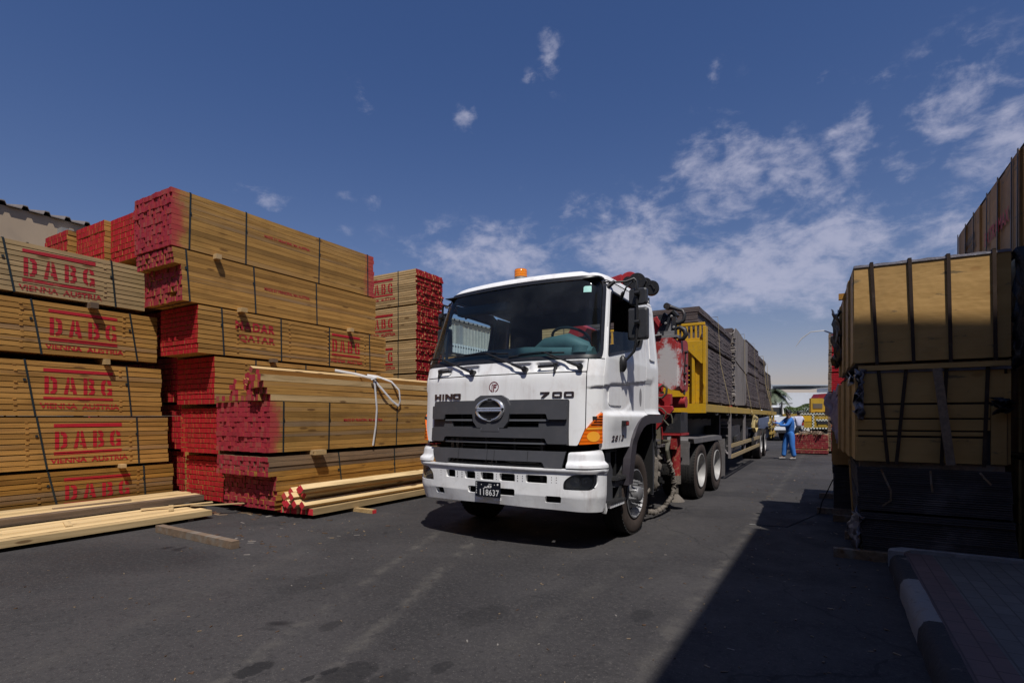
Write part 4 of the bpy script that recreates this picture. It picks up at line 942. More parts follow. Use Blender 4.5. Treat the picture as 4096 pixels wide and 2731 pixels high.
for s in (-.69, -.435, -.37, -.15, .086, .335, .39, .70, .75):
    mb.bar(Mp(s, .728, -.010), Mp(s, .83, -.010), .05, .012, up=(0, 1, 0))
    for z in (.75, .78, .805): mb.cyl(Mp(s, z, -.004), Mp(s, z, .002), .005, n=8, mi=1)
mb.build('bumper_bracket', [WHITEB, VOID], bu)
# headlamps set into the bumper
LENS = glassmat('headlamp_glass', (.90, .93, .95), 1.6); REFL = plain('reflector', (.75, .76, .78), .2, .6)
for sg in (1, -1):
    L = [(x*sg, y) for x, y in (lamp if sg > 0 else lamp[::-1])]
    hl = panel('headlamp', L, [], LENS, bu, -.012, .02)
    mb = MB()
    for s_, r_ in ((.93, .055), (1.08, .06)):
        p, n = M0(sg*s_, .765); n3 = Vector((n.x, n.y, 0)); c = Vector((p.x, p.y, .765))-n3*.03
        mb.lathe([(r_, 0), (r_*.8, -.03), (r_*.4, -.06), (.012, -.065), (.012, -.03), (.001, -.028)], c, n3, 24)
    mb.build('reflector', REFL, hl)
    cc = [Vector(q) for q in ((.0, .0), (.0, .0))]
    panel('lamp_housing', [((x if abs(x) < 2 else x), y) for x, y in L], [], plain('lamp_housing_grey', (.30, .30, .31), .3, .1), hl, -.085, 0, rim=False)
# number plate
pl = MB(); 
def pf(x, z, o=0): return Vector((x, -1.492-o+.10*(x/1.0)**2, z))
pl.prism([(a, b_) for a, b_ in rr_(-.172, .172, .548, .722, .012)], (0, -1.485, 0), (1, 0, 0), (0, 0, 1), (0, -1, 0), .008)
plate = pl.build('number_plate', plain('plate_black', (.006, .008, .016), .35), bu)
PW = plain('plate_white', (.80, .80, .80), .5)
tt = (fit2d(text2d('118637', 1, offset=.012, space=1.1), -.105, .155, .565, .635)); tq_ = join2d(fit2d(text2d('Q', 1, offset=.02), -.163, -.146, .692, .712), fit2d(text2d('A', 1, offset=.02), -.163, -.146, .664, .684), fit2d(text2d('T', 1, offset=.02), -.163, -.146, .636, .656), fit2d(text2d('A', 1, offset=.02), -.163, -.146, .608, .628), fit2d(text2d('R', 1, offset=.02), -.163, -.146, .580, .600))
lay2d(tt, lambda x, y: (x, -1.4955, y), 'plate_digits', PW, plate); lay2d(tq_, lambda x, y: (x, -1.4955, y), 'plate_country_letters', PW, plate)
mb = MB()   # qaf-tah-ra written right to left, and the two dots, seal and border
def stroke(pts, r=.0042): mb.tube([(x, -1.4955, z) for x, z in pts], r, 5, flat=.4, upv=(0, 0, 1))
stroke([(.048, .662), (.052, .672), (.046, .680), (.038, .676), (.040, .666), (.050, .660), (.040, .655), (.022, .655), (-.010, .655)])
stroke([(.020, .656), (.022, .700)]); stroke([(.020, .658), (.010, .672), (-.002, .672), (-.006, .662), (.004, .656)]); stroke([(-.012, .655), (-.030, .655), (-.036, .664)]); stroke([(-.036, .664), (-.038, .652), (-.050, .642), (-.060, .642)])
for (x, z, r_) in ((.036, .692, .004), (.048, .694, .004), (-.085, .685, .005), (.095, .690, .005), (.138, .695, .011)):
    mb.cyl((x, -1.494, z), (x, -1.4965, z), r_, n=10)
mb.build('plate_script', PW, plate)
for x in (-.12, .12): mb = MB(); mb.box(x-.05, x+.05, -1.478, -1.462, .508, .545); mb.build('plate_bracket', WHITEB, bu, bevel=.008)
# lettering on the bonnet
def ltr(t, name, m, off=.006, th=.010): return lay2d(t, lambda x, y: Mp(x, y, off), name, m, truck, th)
LET = plain('smoked_chrome_letters', (.16, .12, .13), .25, .8)
def blockA(ch, x, z, w, h, t):
    """wide squared capitals made of bars"""
    R_ = {'H': [(0, .28, 0, 1), (.72, 1, 0, 1), (.28, .72, .38, .62)], 'I': [(.3, .7, 0, 1)], 'N': [(0, .26, 0, 1), (.74, 1, 0, 1)], 'O': [(0, .26, .08, .92), (.74, 1, .08, .92), (.08, .92, .78, 1), (.08, .92, 0, .22)],
          '0': [(0, .22, .08, .92), (.78, 1, .08, .92), (.08, .92, .80, 1), (.08, .92, 0, .20)]}
    if ch == '7': return poly2d([(x, z+h*.78), (x+w*.62, z+h*.78), (x+w*.10, z), (x+w*.42, z), (x+w, z+h*.85), (x+w, z+h), (x, z+h)])
    q = rect2d(*[(x+a*w, x+b_*w, z+c*h, z+d*h) for a, b_, c, d in R_[ch]])
    if ch == 'N': q = join2d(q, poly2d([(x+.26*w, z+h), (x+.26*w, z+h*.6), (x+.74*w, z), (x+.74*w, z+h*.4)]))
    return q
ltr(join2d(blockA('H', -.855, 1.668, .105, .066, 0), blockA('I', -.745, 1.668, .06, .066, 0), blockA('N', -.68, 1.668, .115, .066, 0), blockA('O', -.555, 1.668, .115, .066, 0)), 'maker_letters', LET)
ltr(join2d(blockA('7', .56, 1.668, .10, .058, 0), blockA('0', .69, 1.668, .10, .058, 0), blockA('0', .81, 1.668, .10, .058, 0)), 'model_digits', LET)
MAR = plain('maroon_decal', (.16, .006, .02), .4)
cx_, cz_ = .012, 1.797
ringm = poly2d(band2d(cx_, cz_, (.062, .062), (.052, .052), -70, 255, 28))
Fm = poly2d([(cx_-.008, cz_-.055), (cx_+.006, cz_-.055), (cx_+.006, cz_-.012), (cx_+.028, cz_-.012), (cx_+.034, cz_+.004), (cx_+.006, cz_+.004), (cx_+.006, cz_+.014), (cx_+.034, cz_+.014), (cx_+.040, cz_+.030), (cx_+.006, cz_+.030), (cx_-.008, cz_+.022)],
            [(cx_-.028, cz_-.046), (cx_-.018, cz_-.050), (cx_-.018, cz_+.018), (cx_-.004, cz_+.034), (cx_-.018, cz_+.034), (cx_-.028, cz_+.022)])
lay2d(join2d(ringm, Fm), lambda x, y: Mp(x, y, .002), 'round_emblem_decal', MAR, truck)
t28 = fit2d(text2d('2813', 1, offset=.012, space=1.2, shear=.15), sy(-.90), sy(-.54), 1.186, 1.248)
lay2d(t28, lambda x, y: Mp(x, y, .004+sidef(x, y)), 'side_digits', LET, truck, .004)
for sg in (1, -1):     # side marker lamp
    mb = MB(); s_ = sy(-.58); p = Mp(sg*s_, 1.382, sidef(s_, 1.38)); x0 = p.x
    mb.box(min(x0, x0+sg*.035), max(x0, x0+sg*.035), p.y-.075, p.y+.075, 1.352, 1.412, 0); mk = mb.build('side_marker', BLK, truck, bevel=.006)
    mb = MB(); mb.box(min(x0+sg*.03, x0+sg*.040), max(x0+sg*.03, x0+sg*.040), p.y-.01, p.y+.065, 1.362, 1.402, 0); mb.build('lens', plain('red_lens', (.30, .02, .02), .15), mk)
# beacon
mb = MB(); mb.cyl((-.165, -.5, 3.20), (-.165, -.5, 3.275), .085, .08); bc = mb.build('beacon', STEEL, truck)
mb = MB(); mb.lathe([(.083, 0), (.083, .085), (.078, .098), (.078, .10), (.0, .105)], (-.165, -.5, 3.272), (0, 0, 1), 28); mb.build('lens', lensmat('beacon_lens', (.90, .26, .02), .25, 30, 2), bc)
MIRB = plain('grey_mirror_shell', (.040, .041, .046), .42, 0, .3, (.09, .09, .09), 5)
# mirrors
for sg in (1, -1):
    mb = MB(); x = 1.42 if sg > 0 else 1.43
    arm = [(1.10, -.78, 2.985), (1.2, -.68, 2.99), (1.30, -.60, 3.0), (x-.03, -.57, 3.03), (x-.005, -.56, 3.0), (x, -.56, 2.9), (x, -.56, 2.45), (x-.01, -.565, 2.30), (x-.03, -.57, 2.20), (1.30, -.60, 2.10), (1.245, -.62, 2.07)]
    mb.tube([(sg*a, b_, c) for a, b_, c in arm], [.010, .012, .013]+[.016]*8, 10)
    mb.tube([(sg*1.17, -.35, 2.90), (sg*1.25, -.45, 2.97), (sg*(x-.05), -.56, 3.0)], .011, 8)
    mb.cyl((sg*1.12, -.72, 2.93), (sg*1.20, -.68, 3.0), .03, .02, 10); mb.cyl((sg*1.14, -.36, 2.86), (sg*1.2, -.4, 2.93), .035, .02, 10)
    mb.lathe([(.0, 0), (.02, -.06), (.045, -.02), (.05, .05), (.035, .10), (.01, .13)], (sg*1.27, -.61, 2.03), (0, 0, 1), 14)
    for z in (2.86, 2.53): mb.cyl((sg*(x-.02), -.575, z), (sg*(x+.035), -.575, z), .026, n=12); mb.cyl((sg*x, -.58, z), (sg*x, -.50, z), .02, n=10)
    ar = mb.build('mirror_arm', BLK, truck)
    for (z0, z1, w) in ((2.735, 2.925, .21), (2.335, 2.705, .235)):
        mb = MB(); cxm = sg*(x+.0)
        o_ = rr_(-w/2, w/2, z0, z1, .035); N = len(o_); b0 = len(mb.v)
        for (yy, kx) in ((-.545, .86), (-.53, 1.0), (-.485, 1.0), (-.475, .95)):
            zc = (z0+z1)/2
            mb.v += [(cxm+a*kx, yy, zc+(b_-zc)*kx) for a, b_ in o_]
        for q in range(3):
            for k in range(N): mb.face((b0+q*N+k, b0+q*N+(k+1) % N, b0+(q+1)*N+(k+1) % N, b0+(q+1)*N+k), 0, .5, q == 1)
        mb.face([b0+k for k in range(N)], 0); mb.face([b0+3*N+k for k in range(N)][::-1], 1)
        mb.build('mirror', [MIRB, CHROME], truck, rot=None)
# --- wheels
def wheel(name, x, y, sg, front, parent, rad=.50, dual=False, m_rim=None, ph=0.):
    w = bpy.data.objects.new(name, None); col.objects.link(w); w.parent = parent; w.location = (x, y, rad); w.rotation_euler = (ph, 0, 0)
    def ty(xc, wd=.28):
        mb = MB(); h = wd/2; r = rad
        prof = [(.300*r/.5, -h*.80), (.34*r/.5, -h*.95), (.40*r/.5, -h), (.455*r/.5, -h*.97), (.482*r/.5, -h*.90), (r*.992, -h*.80), (r, -h*.66), (r*.995, -h*.5)]
        prof += [(r, -h*.45), (r, -h*.2), (r*.985, -h*.17), (r*.985, -h*.12), (r, -h*.09)]
        prof = prof+[(a, -b_) for a, b_ in prof[::-1]]
        mis = [1]*5+[0]*(len(prof)-11)+[1]*5
        mb.lathe(prof, (xc, 0, 0), (1, 0, 0), 64, 0, mis)
        for k in range(56):     # shoulder blocks
            a = 2*math.pi*k/56
            for s2 in (-1, 1):
                Mx = Matrix.Translation((xc, 0, 0)) @ Matrix.Rotation(a+(.03 if s2 > 0 else 0), 4, 'X')
                mb.box(s2*h*.60, s2*h*.90, -.015, .015, r*.955, r*1.003 if abs(s2) else r, 0, .5, M=Mx @ Matrix.Rotation(0, 4, 'X'))
                mb.box(min(s2*h*.42, s2*h*.12), max(s2*h*.42, s2*h*.12), -.008, .008, r*.98, r*1.002, 0, .5, M=Mx)
        return mb.build('tyre', [TYRE, TYREW], w, sharp=50)
    ty(0)
    if dual: ty(-sg*.32)
    m_rim = m_rim or STEEL
    mb = MB(); A2 = (sg, 0, 0); k_ = rad/.5
    if front:
        prof = [(.300, .115), (.305, .135), (.292, .138), (.282, .10), (.268, .06), (.255, .02), (.235, -.02), (.215, -.03), (.20, .02), (.185, .07), (.165, .105), (.15, .115), (.125, .115)]
        mb.lathe([(a*k_, b_) for a, b_ in prof], (0, 0, 0), A2, 48)
        mb.lathe([(.27, .0), (.27, -.1), (.02, -.1)], (0, 0, 0), A2, 32, 1)
        mb.lathe([(.13, .10), (.105, .12), (.098, .13), (.09, .19), (.07, .205), (0, .207)], (0, 0, 0), A2, 28)
        for k in range(10):
            a = 2*math.pi*k/10+.1; c = Vector((sg*.11, .150*math.cos(a), .150*math.sin(a)))
            mb.cyl(c, c+Vector((sg*.055, 0, 0)), .0165, .0165, 6); mb.cyl(c+Vector((sg*.05, 0, 0)), c+Vector((sg*.08, 0, 0)), .010, .010, 8); mb.cyl(c-Vector((sg*.005, 0, 0)), c+Vector((sg*.012, 0, 0)), .024, .024, 12)
        for k in range(8):
            a = 2*math.pi*(k+.3)/8; c = Vector((sg*.045, .208*math.cos(a), .208*math.sin(a))); n_ = Vector((sg*.78, math.cos(a)*.62, math.sin(a)*.62))
            mb.cyl(c-n_*.02, c+n_*.012, .026, .026, 14, 1)
    else:
        prof = [(.300, .125), (.305, .14), (.290, .142), (.280, .11), (.268, .05), (.262, -.04), (.25, -.12), (.22, -.16), (.17, -.175), (.12, -.18)]
        mb.lathe([(a*k_, b_) for a, b_ in prof], (0, 0, 0), A2, 48)
        mb.lathe([(.14*k_, -.18), (.115*k_, -.15), (.105*k_, -.02), (.08*k_, .0), (0, .0)], (0, 0, 0), A2, 28)
        for k in range(10):
            a = 2*math.pi*k/10; c = Vector((-sg*.175, .167*math.cos(a), .167*math.sin(a))); mb.cyl(c, c+Vector((sg*.05, 0, 0)), .016, .014, 6)
        for k in range(10):
            a = 2*math.pi*(k+.5)/10; c = Vector((-sg*.163, .222*math.cos(a), .222*math.sin(a))); mb.cyl(c-Vector((sg*.01, 0, 0)), c+Vector((sg*.008, 0, 0)), .026, .026, 12, 1)
    mb.build('rim', [m_rim, VOID], w)
    return w
RIMF = plain('grey_spider_rim', (.24, .24, .25), .45, .35, .45, (.17, .145, .13), 7, .3)
RIMR = plain('pale_dished_rim', (.38, .37, .36), .55, .1, .6, (.22, .19, .17), 5, .15)
for sg in (1, -1): wheel('wheel', sg*1.075, 0, sg, True, truck, m_rim=RIMF, ph=.2)
for y in (3.50, 4.82):
    for sg in (1, -1): wheel('wheel', sg*1.06, y, sg, False, truck, dual=True, m_rim=RIMR, ph=y)
# --- chassis and everything hung on it
mb = MB()
for x in (-.42, .42): mb.box(x-.04, x+.04, -1.1, 5.6, .72, .98)
for y in (1.1, 2.3, 3.0, 4.15, 5.4): mb.box(-.4, .4, y-.05, y+.05, .76, .94)
for y in (0, 3.5, 4.82): mb.cyl((-.95, y, .5), (.95, y, .5), .07, n=12)
for y in (3.5, 4.82): mb.lathe([(.0, -.2), (.18, -.16), (.24, 0), (.18, .16), (0, .2)], (0, y, .5), (1, 0, 0), 20)
mb.tube([(0, .5, .7), (0, 3.4, .56)], .06, 10); mb.box(-.35, .35, -.5, 1.0, .6, 1.3); mb.build('chassis', FRAMEM, truck)
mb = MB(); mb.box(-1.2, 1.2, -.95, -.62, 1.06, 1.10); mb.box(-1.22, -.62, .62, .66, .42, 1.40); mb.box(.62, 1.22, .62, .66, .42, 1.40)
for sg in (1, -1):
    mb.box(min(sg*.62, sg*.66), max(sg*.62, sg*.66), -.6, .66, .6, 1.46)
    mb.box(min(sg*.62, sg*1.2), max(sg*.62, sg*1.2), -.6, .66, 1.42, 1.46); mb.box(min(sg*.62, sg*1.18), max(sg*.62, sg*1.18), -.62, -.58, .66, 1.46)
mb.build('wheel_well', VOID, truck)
for sg in (1, -1):    # rear mudguard blade behind the front wheel
    mb = MB(); pts = [(.56, 1.40), (.62, 1.38), (.66, 1.30), (.70, 1.20), (.74, 1.16), (.745, 1.0), (.72, .6), (.70, .40), (.74, .40), (.765, .6), (.79, 1.0), (.79, 1.19), (.73, 1.24), (.70, 1.34), (.66, 1.42)]
    mb.prism(pts, (sg*.70, 0, 0), (0, 1, 0), (0, 0, 1), (sg, 0, 0), .50); mb.build('mudguard', DGREY, truck)
    mb = MB(); mb.tube([(sg*1.16, .75, .50), (sg*1.18, .62, .47), (sg*1.15, .55, .42), (sg*1.1, .60, .33), (sg*1.0, .72, .30)], .03, 8, flat=.5); mb.build('mud_flap', MUD, truck)
    # steps
    mb = MB(); mb.prism([(-.93, 1.07), (-.78, 1.07), (-.78, .93), (-.72, .86), (-.72, .50), (-.80, .46), (-.93, .46)], (sg*.62, 0, 0), (0, 1, 0), (0, 0, 1), (sg, 0, 0), .57)
    mb.prism([(-.30, 1.1), (-.22, 1.1), (-.34, .70), (-.55, .655), (-.72, .655), (-.72, .72), (-.50, .72), (-.40, .76)], (sg*1.0, 0, 0), (0, 1, 0), (0, 0, 1), (sg, 0, 0), .22)
    mb.build('step_housing', DGREY, truck)
    mb = MB(); mb.box(min(sg*.9, sg*1.25), max(sg*.9, sg*1.25), -.75, -.42, .735, .765)
    for k in range(7): mb.box(min(sg*.92, sg*1.24), max(sg*.92, sg*1.24), -.73+k*.045, -.71+k*.045, .765, .775)
    mb.build('step', FRAMEM, truck)
    mb = MB(); mb.box(min(sg*.85, sg*1.27), max(sg*.85, sg*1.27), -.99, -.50, .492, .512)
    for k in range(10): mb.box(min(sg*1.05, sg*1.27), max(sg*1.05, sg*1.27), -.97+k*.048, -.95+k*.048, .512, .522)
    for k in range(8): mb.box(min(sg*1.2, sg*1.265), max(sg*1.2, sg*1.265), -.96+k*.055, -.93+k*.055, .455, .492, 1)
    mb.prism([(-.62, .51), (-.50, .51), (-.52, .68), (-.58, .69)], (sg*1.12, 0, 0), (0, 1, 0), (0, 0, 1), (sg, 0, 0), .10)
    mb.prism([(-1.03, .52), (-.92, .50), (-1.0, .40)], (sg*1.18, 0, 0), (0, 1, 0), (0, 0, 1), (sg, 0, 0), .05, 1)
    mb.build('step', [FRAMEM, WHITEB], truck)
# air tank, batteries, muddy valve block behind the mudguard (lane side)
mb = MB(); mb.lathe([(0, -.22), (.10, -.20), (.17, -.12), (.19, 0), (.17, .12), (.10, .2), (0, .22)], (.93, 1.02, .86), (0, 1, 0), 28); mb.build('air_tank', plain('tan_steel_tank', (.42, .37, .30), .4, .6, .3), truck)
mb = MB(); mb.box(.55, 1.0, .95, 1.75, .36, .80); mb.box(.50, 1.02, 1.0, 1.6, .42, 1.06, 0); mb.box(.9, 1.08, 1.25, 1.30, .38, 1.12)
for k in range(22): 
    x, y, z = 1.03, rng.uniform(1.0, 1.7), rng.uniform(.40, .85); mb.box(x-.02, x+.03, y, y+rng.uniform(.03, .1), z, z+rng.uniform(.03, .09))
mb.build('battery_box', [VOID], truck)
mb = MB()
for (y, z0, z1) in ((1.02, .42, .62), (1.22, .42, .86), (1.36, .60, .88)):
    prv = None
    mb.tube([(1.06+rng.uniform(-.02, .02), y+rng.uniform(-.02, .02), z0+(z1-z0)*k/8) for k in range(9)], [.05+rng.uniform(-.015, .02) for _ in range(9)], 9)
mb.build('mud_caked_bracket', MUD, truck)
mb = MB()
path = [Vector(p) for p in ((1.12, 1.62, 1.05), (1.14, 1.55, .95), (1.15, 1.60, .80), (1.16, 1.78, .62), (1.17, 1.86, .42), (1.16, 1.78, .24), (1.13, 1.50, .12), (1.10, 1.15, .085), (1.05, .85, .14), (.98, .7, .25))]
pp = []
for a, b_ in zip(path, path[1:]):
    for k in range(9): pp.append(a.lerp(b_, k/9))
pq = []
for a, b_ in zip(pp[18:], pp[19:]): pq += [a, a.lerp(b_, .5)]
mb.tube([p+Vector((rng.uniform(-.008, .008), rng.uniform(-.008, .008), rng.uniform(-.006, .006))) for p in pq], [.029+.011*math.sin(k*2.4)+rng.uniform(-.008, .008) for k in range(len(pq))], 9); mb.build('sleeved_hose', MUD, truck)
mb = MB(); mb.tube(pp[:22], .022, 8); mb.tube([p+Vector((.0, .06, .01)) for p in pp[:22]], .02, 8)
mb.tube([(.8, 1.9, 1.08), (1.1, 1.85, 1.08), (1.14, 1.68, 1.06), (1.12, 1.6, .9)], .022, 8); mb.build('hose', HOSE, truck)
# top plates, fender over the rear wheels
mb = MB(); mb.box(-.9, 1.05, 1.15, 2.75, 1.0, 1.03); mb.box(.5, 1.1, 1.1, 1.35, 1.10, 1.13); mb.box(.2, 1.05, 1.35, 1.5, .9, .98); mb.build('deck_plate', FENDM, truck)
for sg in (1, -1):
    mb = MB(); pts = [(2.86, 1.05), (2.90, 1.09), (5.05, 1.09), (5.20, 1.06), (5.20, 1.01), (5.02, 1.03), (2.92, 1.03), (2.86, 1.0)]
    mb.prism(pts, (sg*.62, 0, 0), (0, 1, 0), (0, 0, 1), (sg, 0, 0), .50)
    mb.prism([(2.88, 1.085), (5.05, 1.085), (5.20, 1.055), (5.20, .98), (5.0, 1.0), (2.94, 1.0)], (sg*1.12, 0, 0), (0, 1, 0), (0, 0, 1), (sg, 0, 0), .09)
    mb.build('fender', FENDM, truck)
    mb = MB(); mb.box(min(sg*.7, sg*1.2), max(sg*.7, sg*1.2), 2.62, 2.65, .66, .94); mb.box(min(sg*.7, sg*1.2), max(sg*.7, sg*1.2), 2.64, 2.68, .94, 1.04); mb.build('mud_flap', FENDM, truck)
    mb = MB(); mb.box(min(sg*.72, sg*1.23), max(sg*.72, sg*1.23), 5.42, 5.44, .22, 1.0); mb.build('mud_flap', FENDM, truck)
# --- loader crane behind the cab
cr = MB(); cr.box(-1.0, .95, 1.62, 2.25, 1.06, 1.30); cr.prism([(-.9, 1.80), (1.20, 1.80), (1.20, 1.64), (.90, 1.30), (.70, 1.12), (-.9, 1.12)], (0, 1.56, 0), (1, 0, 0), (0, 0, 1), (0, 1, 0), .10)
cr.prism([(.55, 1.62), (1.24, 1.62), (1.26, 1.56), (.95, 1.2), (.62, 1.1)], (0, 1.48, 0), (1, 0, 0), (0, 0, 1), (0, 1, 0), .06)
crane_base = cr.build('crane_base', REDP, truck, bevel=.01)
mb = MB(); mb.box(-1.16, 1.23, 2.0, 2.42, 1.20, 1.53); ob = mb.build('outrigger_beam', plain('scuffed_black_steel', (.028, .030, .036), .5, .2, .5, (.12, .10, .09), 9, .2), truck, bevel=.008)
mb = MB(); mb.box(1.225, 1.245, 1.98, 2.44, 1.165, 1.20); mb.box(-.1, 1.24, 1.98, 2.44, 1.165, 1.198); mb.build('flange', REDP, ob)
for sg in (1, -1):
    mb = MB(); mb.cyl((sg*1.12, 2.12, .52), (sg*1.12, 2.12, 1.17), .072, n=24); mb.box(sg*1.12-.03, sg*1.12+.03, 2.19, 2.24, .52, 1.17); mb.box(sg*1.12-.05, sg*1.12+.05, 2.0, 2.04, .95, 1.12)
    leg = mb.build('outrigger_leg', plain('scraped_red_cylinder', (.30, .022, .025), .5, .1, .75, (.42, .30, .16), 9, .2), truck)
    mb = MB(); mb.cyl((sg*1.12, 2.12, .40), (sg*1.12, 2.12, .53), .078, n=20); mb.cyl((sg*1.12, 2.12, .25), (sg*1.12, 2.12, .40), .04, n=14); mb.lathe([(.02, .25), (.05, .22), (.13, .14), (.14, .12), (0, .12)], (sg*1.12, 2.12, 0), (0, 0, 1), 18); mb.build('foot', MUD, leg)
mb = MB()   # king post and valve cover boxes
mb.box(-.28, .28, 1.6, 2.2, 1.3, 2.55); mb.box(-.1, .98, 1.62, 1.98, 1.62, 1.86); mb.build('king_post', REDD, truck, bevel=.02)
mb = MB(); mb.prism(rp([(.62, 1.98), (.98, 1.98), (1.17, 1.86), (1.235, 1.88), (1.235, 2.60), (1.18, 2.665), (.62, 2.665)], [.02, .03, .05, .03, .05, .05, .03]), (0, 1.72, 0), (1, 0, 0), (0, 0, 1), (0, 1, 0), .55)
crb = mb.build('crane_cover', REDWORN, truck, bevel=.012)
mb = MB(); mb.prism(rp([(1.75, 1.9), (2.02, 1.82), (2.22, 1.88), (2.22, 2.60), (2.15, 2.65), (1.80, 2.65)], .04), (1.236, 0, 0), (0, 1, 0), (0, 0, 1), (1, 0, 0), .05); mb.build('side_plate', REDWORN, crb, bevel=.01)
mb = MB(); mb.box(.69, .86, 1.665, 1.73, 2.16, 2.66); mb.box(.735, .81, 1.65, 1.67, 1.94, 2.67); mb.build('belt', plain('grey_webbing', (.13, .13, .135), .8), crb)
mb = MB()
for (y, z) in ((2.02, 2.46), (2.0, 2.25), (1.95, 2.12)): mb.cyl((1.28, y, z), (1.33, y, z), .022, n=10)
mb.tube([(1.30, 2.02, 2.44), (1.30, 1.98, 2.3), (1.30, 1.95, 2.1), (1.30, 2.0, 2.05)], .010, 6)
mb.tube([(1.292, 1.93, 2.02), (1.292, 2.02, 2.0), (1.292, 2.0, 1.95)], .012, 6); mb.tube([(1.292, 1.94, 1.86), (1.292, 2.0, 1.88), (1.292, 1.98, 1.8), (1.292, 1.92, 1.82)], .012, 6); mb.build('fitting', BLK, crb)
mb = MB(); mb.cyl((-.3, 2.02, 1.685), (1.31, 2.02, 1.685), .088, n=32); mb.cyl((.93, 1.60, 1.90), (1.06, 1.60, 1.90), .06, n=16); mb.build('extension_cylinder', REDP, truck)
mb = MB()
mb.tube([(1.0, 1.5, 1.2), (.99, 1.48, 1.5), (1.0, 1.47, 1.72), (1.04, 1.46, 1.88), (1.12, 1.46, 1.93), (1.17, 1.46, 1.88), (1.16, 1.47, 1.80), (1.10, 1.47, 1.74), (1.0, 1.46, 1.74)], .017, 8)
mb.tube([(1.02, 1.46, 1.60), (1.10, 1.45, 1.58), (1.16, 1.45, 1.52), (1.12, 1.45, 1.42), (1.20, 1.45, 1.33)], .012, 8)
mb.tube([(1.17, 1.46, 1.50), (1.22, 1.5, 1.49), (1.24, 1.5, 1.42), (1.24, 1.5, 1.36)], .012, 8)
mb.tube([(.9, 1.5, 1.1), (.96, 1.5, .98), (1.02, 1.5, .9)], .013, 8); mb.tube([(.96, 1.5, 1.1), (1.02, 1.5, .98), (1.06, 1.5, .93)], .013, 8); mb.build('crane_hose', HOSE, truck)
mb = MB(); mb.box(.98, 1.06, 1.50, 1.54, 1.05, 1.50); mb.box(1.10, 1.14, 1.7, 1.74, 1.5, 1.72); mb.build('bracket', plain('dusty_olive_bracket', (.16, .14, .10), .7, 0, .5), truck)
# folded knuckle boom: linkage, hook block and pulleys above
mb = MB()
def lk(a, b_, w, h, mi=0): mb.bar(a, b_, w, h, mi, up=(0, 1, 0))
lk((.90, 1.93, 2.70), (1.05, 1.93, 3.0), .09, .09); lk((.99, 1.88, 2.68), (1.12, 1.88, 3.02), .06, .09); lk((1.07, 1.82, 2.68), (1.20, 1.82, 2.98), .05, .07, 1)
lk((.93, 1.92, 2.94), (1.05, 1.92, 3.04), .12, .10); lk((1.07, 1.92, 2.97), (1.19, 1.92, 3.07), .12, .10); lk((.86, 1.9, 3.02), (.95, 1.9, 2.88), .07, .07, 2); lk((.78, 1.99, 2.62), (.90, 1.99, 3.0), .2, .12, 2); lk((.93, 1.9, 3.04), (.99, 1.9, 2.93), .06, .05)
for p in ((.93, 1.87, 2.76), (1.05, 1.83, 2.90), (1.14, 1.83, 3.0), (1.19, 1.78, 2.82)): mb.cyl(p, (p[0], p[1]-.04, p[2]), .020, n=10, mi=1)
lk_o = mb.build('boom_linkage', [plain('worn_dark_steel', (.040, .042, .050), .45, .4, .5, (.13, .12, .11), 7, .2), STEEL, REDP], truck, bevel=.006)
mb = MB(); mb.tube([(1.08, 1.82, 3.155), (1.17, 1.81, 3.125), (1.26, 1.80, 3.085)], [.045, .030, .026], 12); mb.cyl((1.08, 1.75, 3.155), (1.08, 1.86, 3.16), .05, n=18)
mb.tube([(1.25, 1.80, 3.09), (1.31, 1.80, 3.07), (1.34, 1.80, 3.0), (1.33, 1.80, 2.92), (1.27, 1.80, 2.89), (1.18, 1.80, 2.89)], [.022, .026, .028, .028, .04, .04], 10)
mb.tube([(1.19, 1.80, 2.80), (1.27, 1.80, 2.82), (1.34, 1.80, 2.77), (1.36, 1.80, 2.70), (1.32, 1.80, 2.64), (1.25, 1.80, 2.64)], [.025, .032, .040, .040, .035, .018], 10)
mb.box(1.16, 1.22, 1.76, 1.84, 2.70, 2.98); mb.build('hook', plain('hook_iron', (.05, .05, .055), .5, .5, .4), truck)
mb = MB(); mb.box(.9, 1.25, 1.72, 1.92, 2.665, 2.70); mb.cyl((.88, 1.70, 2.70), (1.02, 1.70, 2.71), .018, n=10); mb.box(1.04, 1.2, 1.75, 1.9, 2.70, 2.77); mb.build('bracket', STEEL, truck)
# main boom leaning across behind the cab window, with its number
mb = MB(); bp, bq = Vector((-.55, 1.25, 1.75)), Vector((.62, 1.22, 3.52))
mb.bar((-.93, 1.30, 1.3), (-.02, 1.28, 2.88), .26, .50, up=(0, 1, 0)); bm_ = mb.build('boom', REDP, truck, bevel=.015)
bd = (Vector((-.02, 1.30, 2.88))-Vector((-.93, 1.30, 1.3))).normalized(); bn = Vector((bd.z, 0, -bd.x))
t78 = fit2d(text2d('780', 1, offset=.02, space=1.1), 1.30, 1.78, -.09, .09)
lay2d(t78, lambda x, y: Vector((-.93, 1.155, 1.3))+bd*x-bn*y*1, 'boom_lettering', plain('boom_white', (.7, .7, .7), .5), bm_)
mb = MB(); mb.bar((.0, 1.25, 3.36), (.62, 1.2, 3.46), .22, .20, up=(0, 1, 0)); mb.cyl((.70, 1.13, 3.44), (.70, 1.3, 3.44), .155, n=32); mb.prism([(.36, 3.53), (.40, 3.575), (.44, 3.53)], (0, 1.2, 0), (1, 0, 0), (0, 0, 1), (0, 1, 0), .02)
bh_ = mb.build('boom_head', REDP, truck, bevel=.006)
mb = MB()
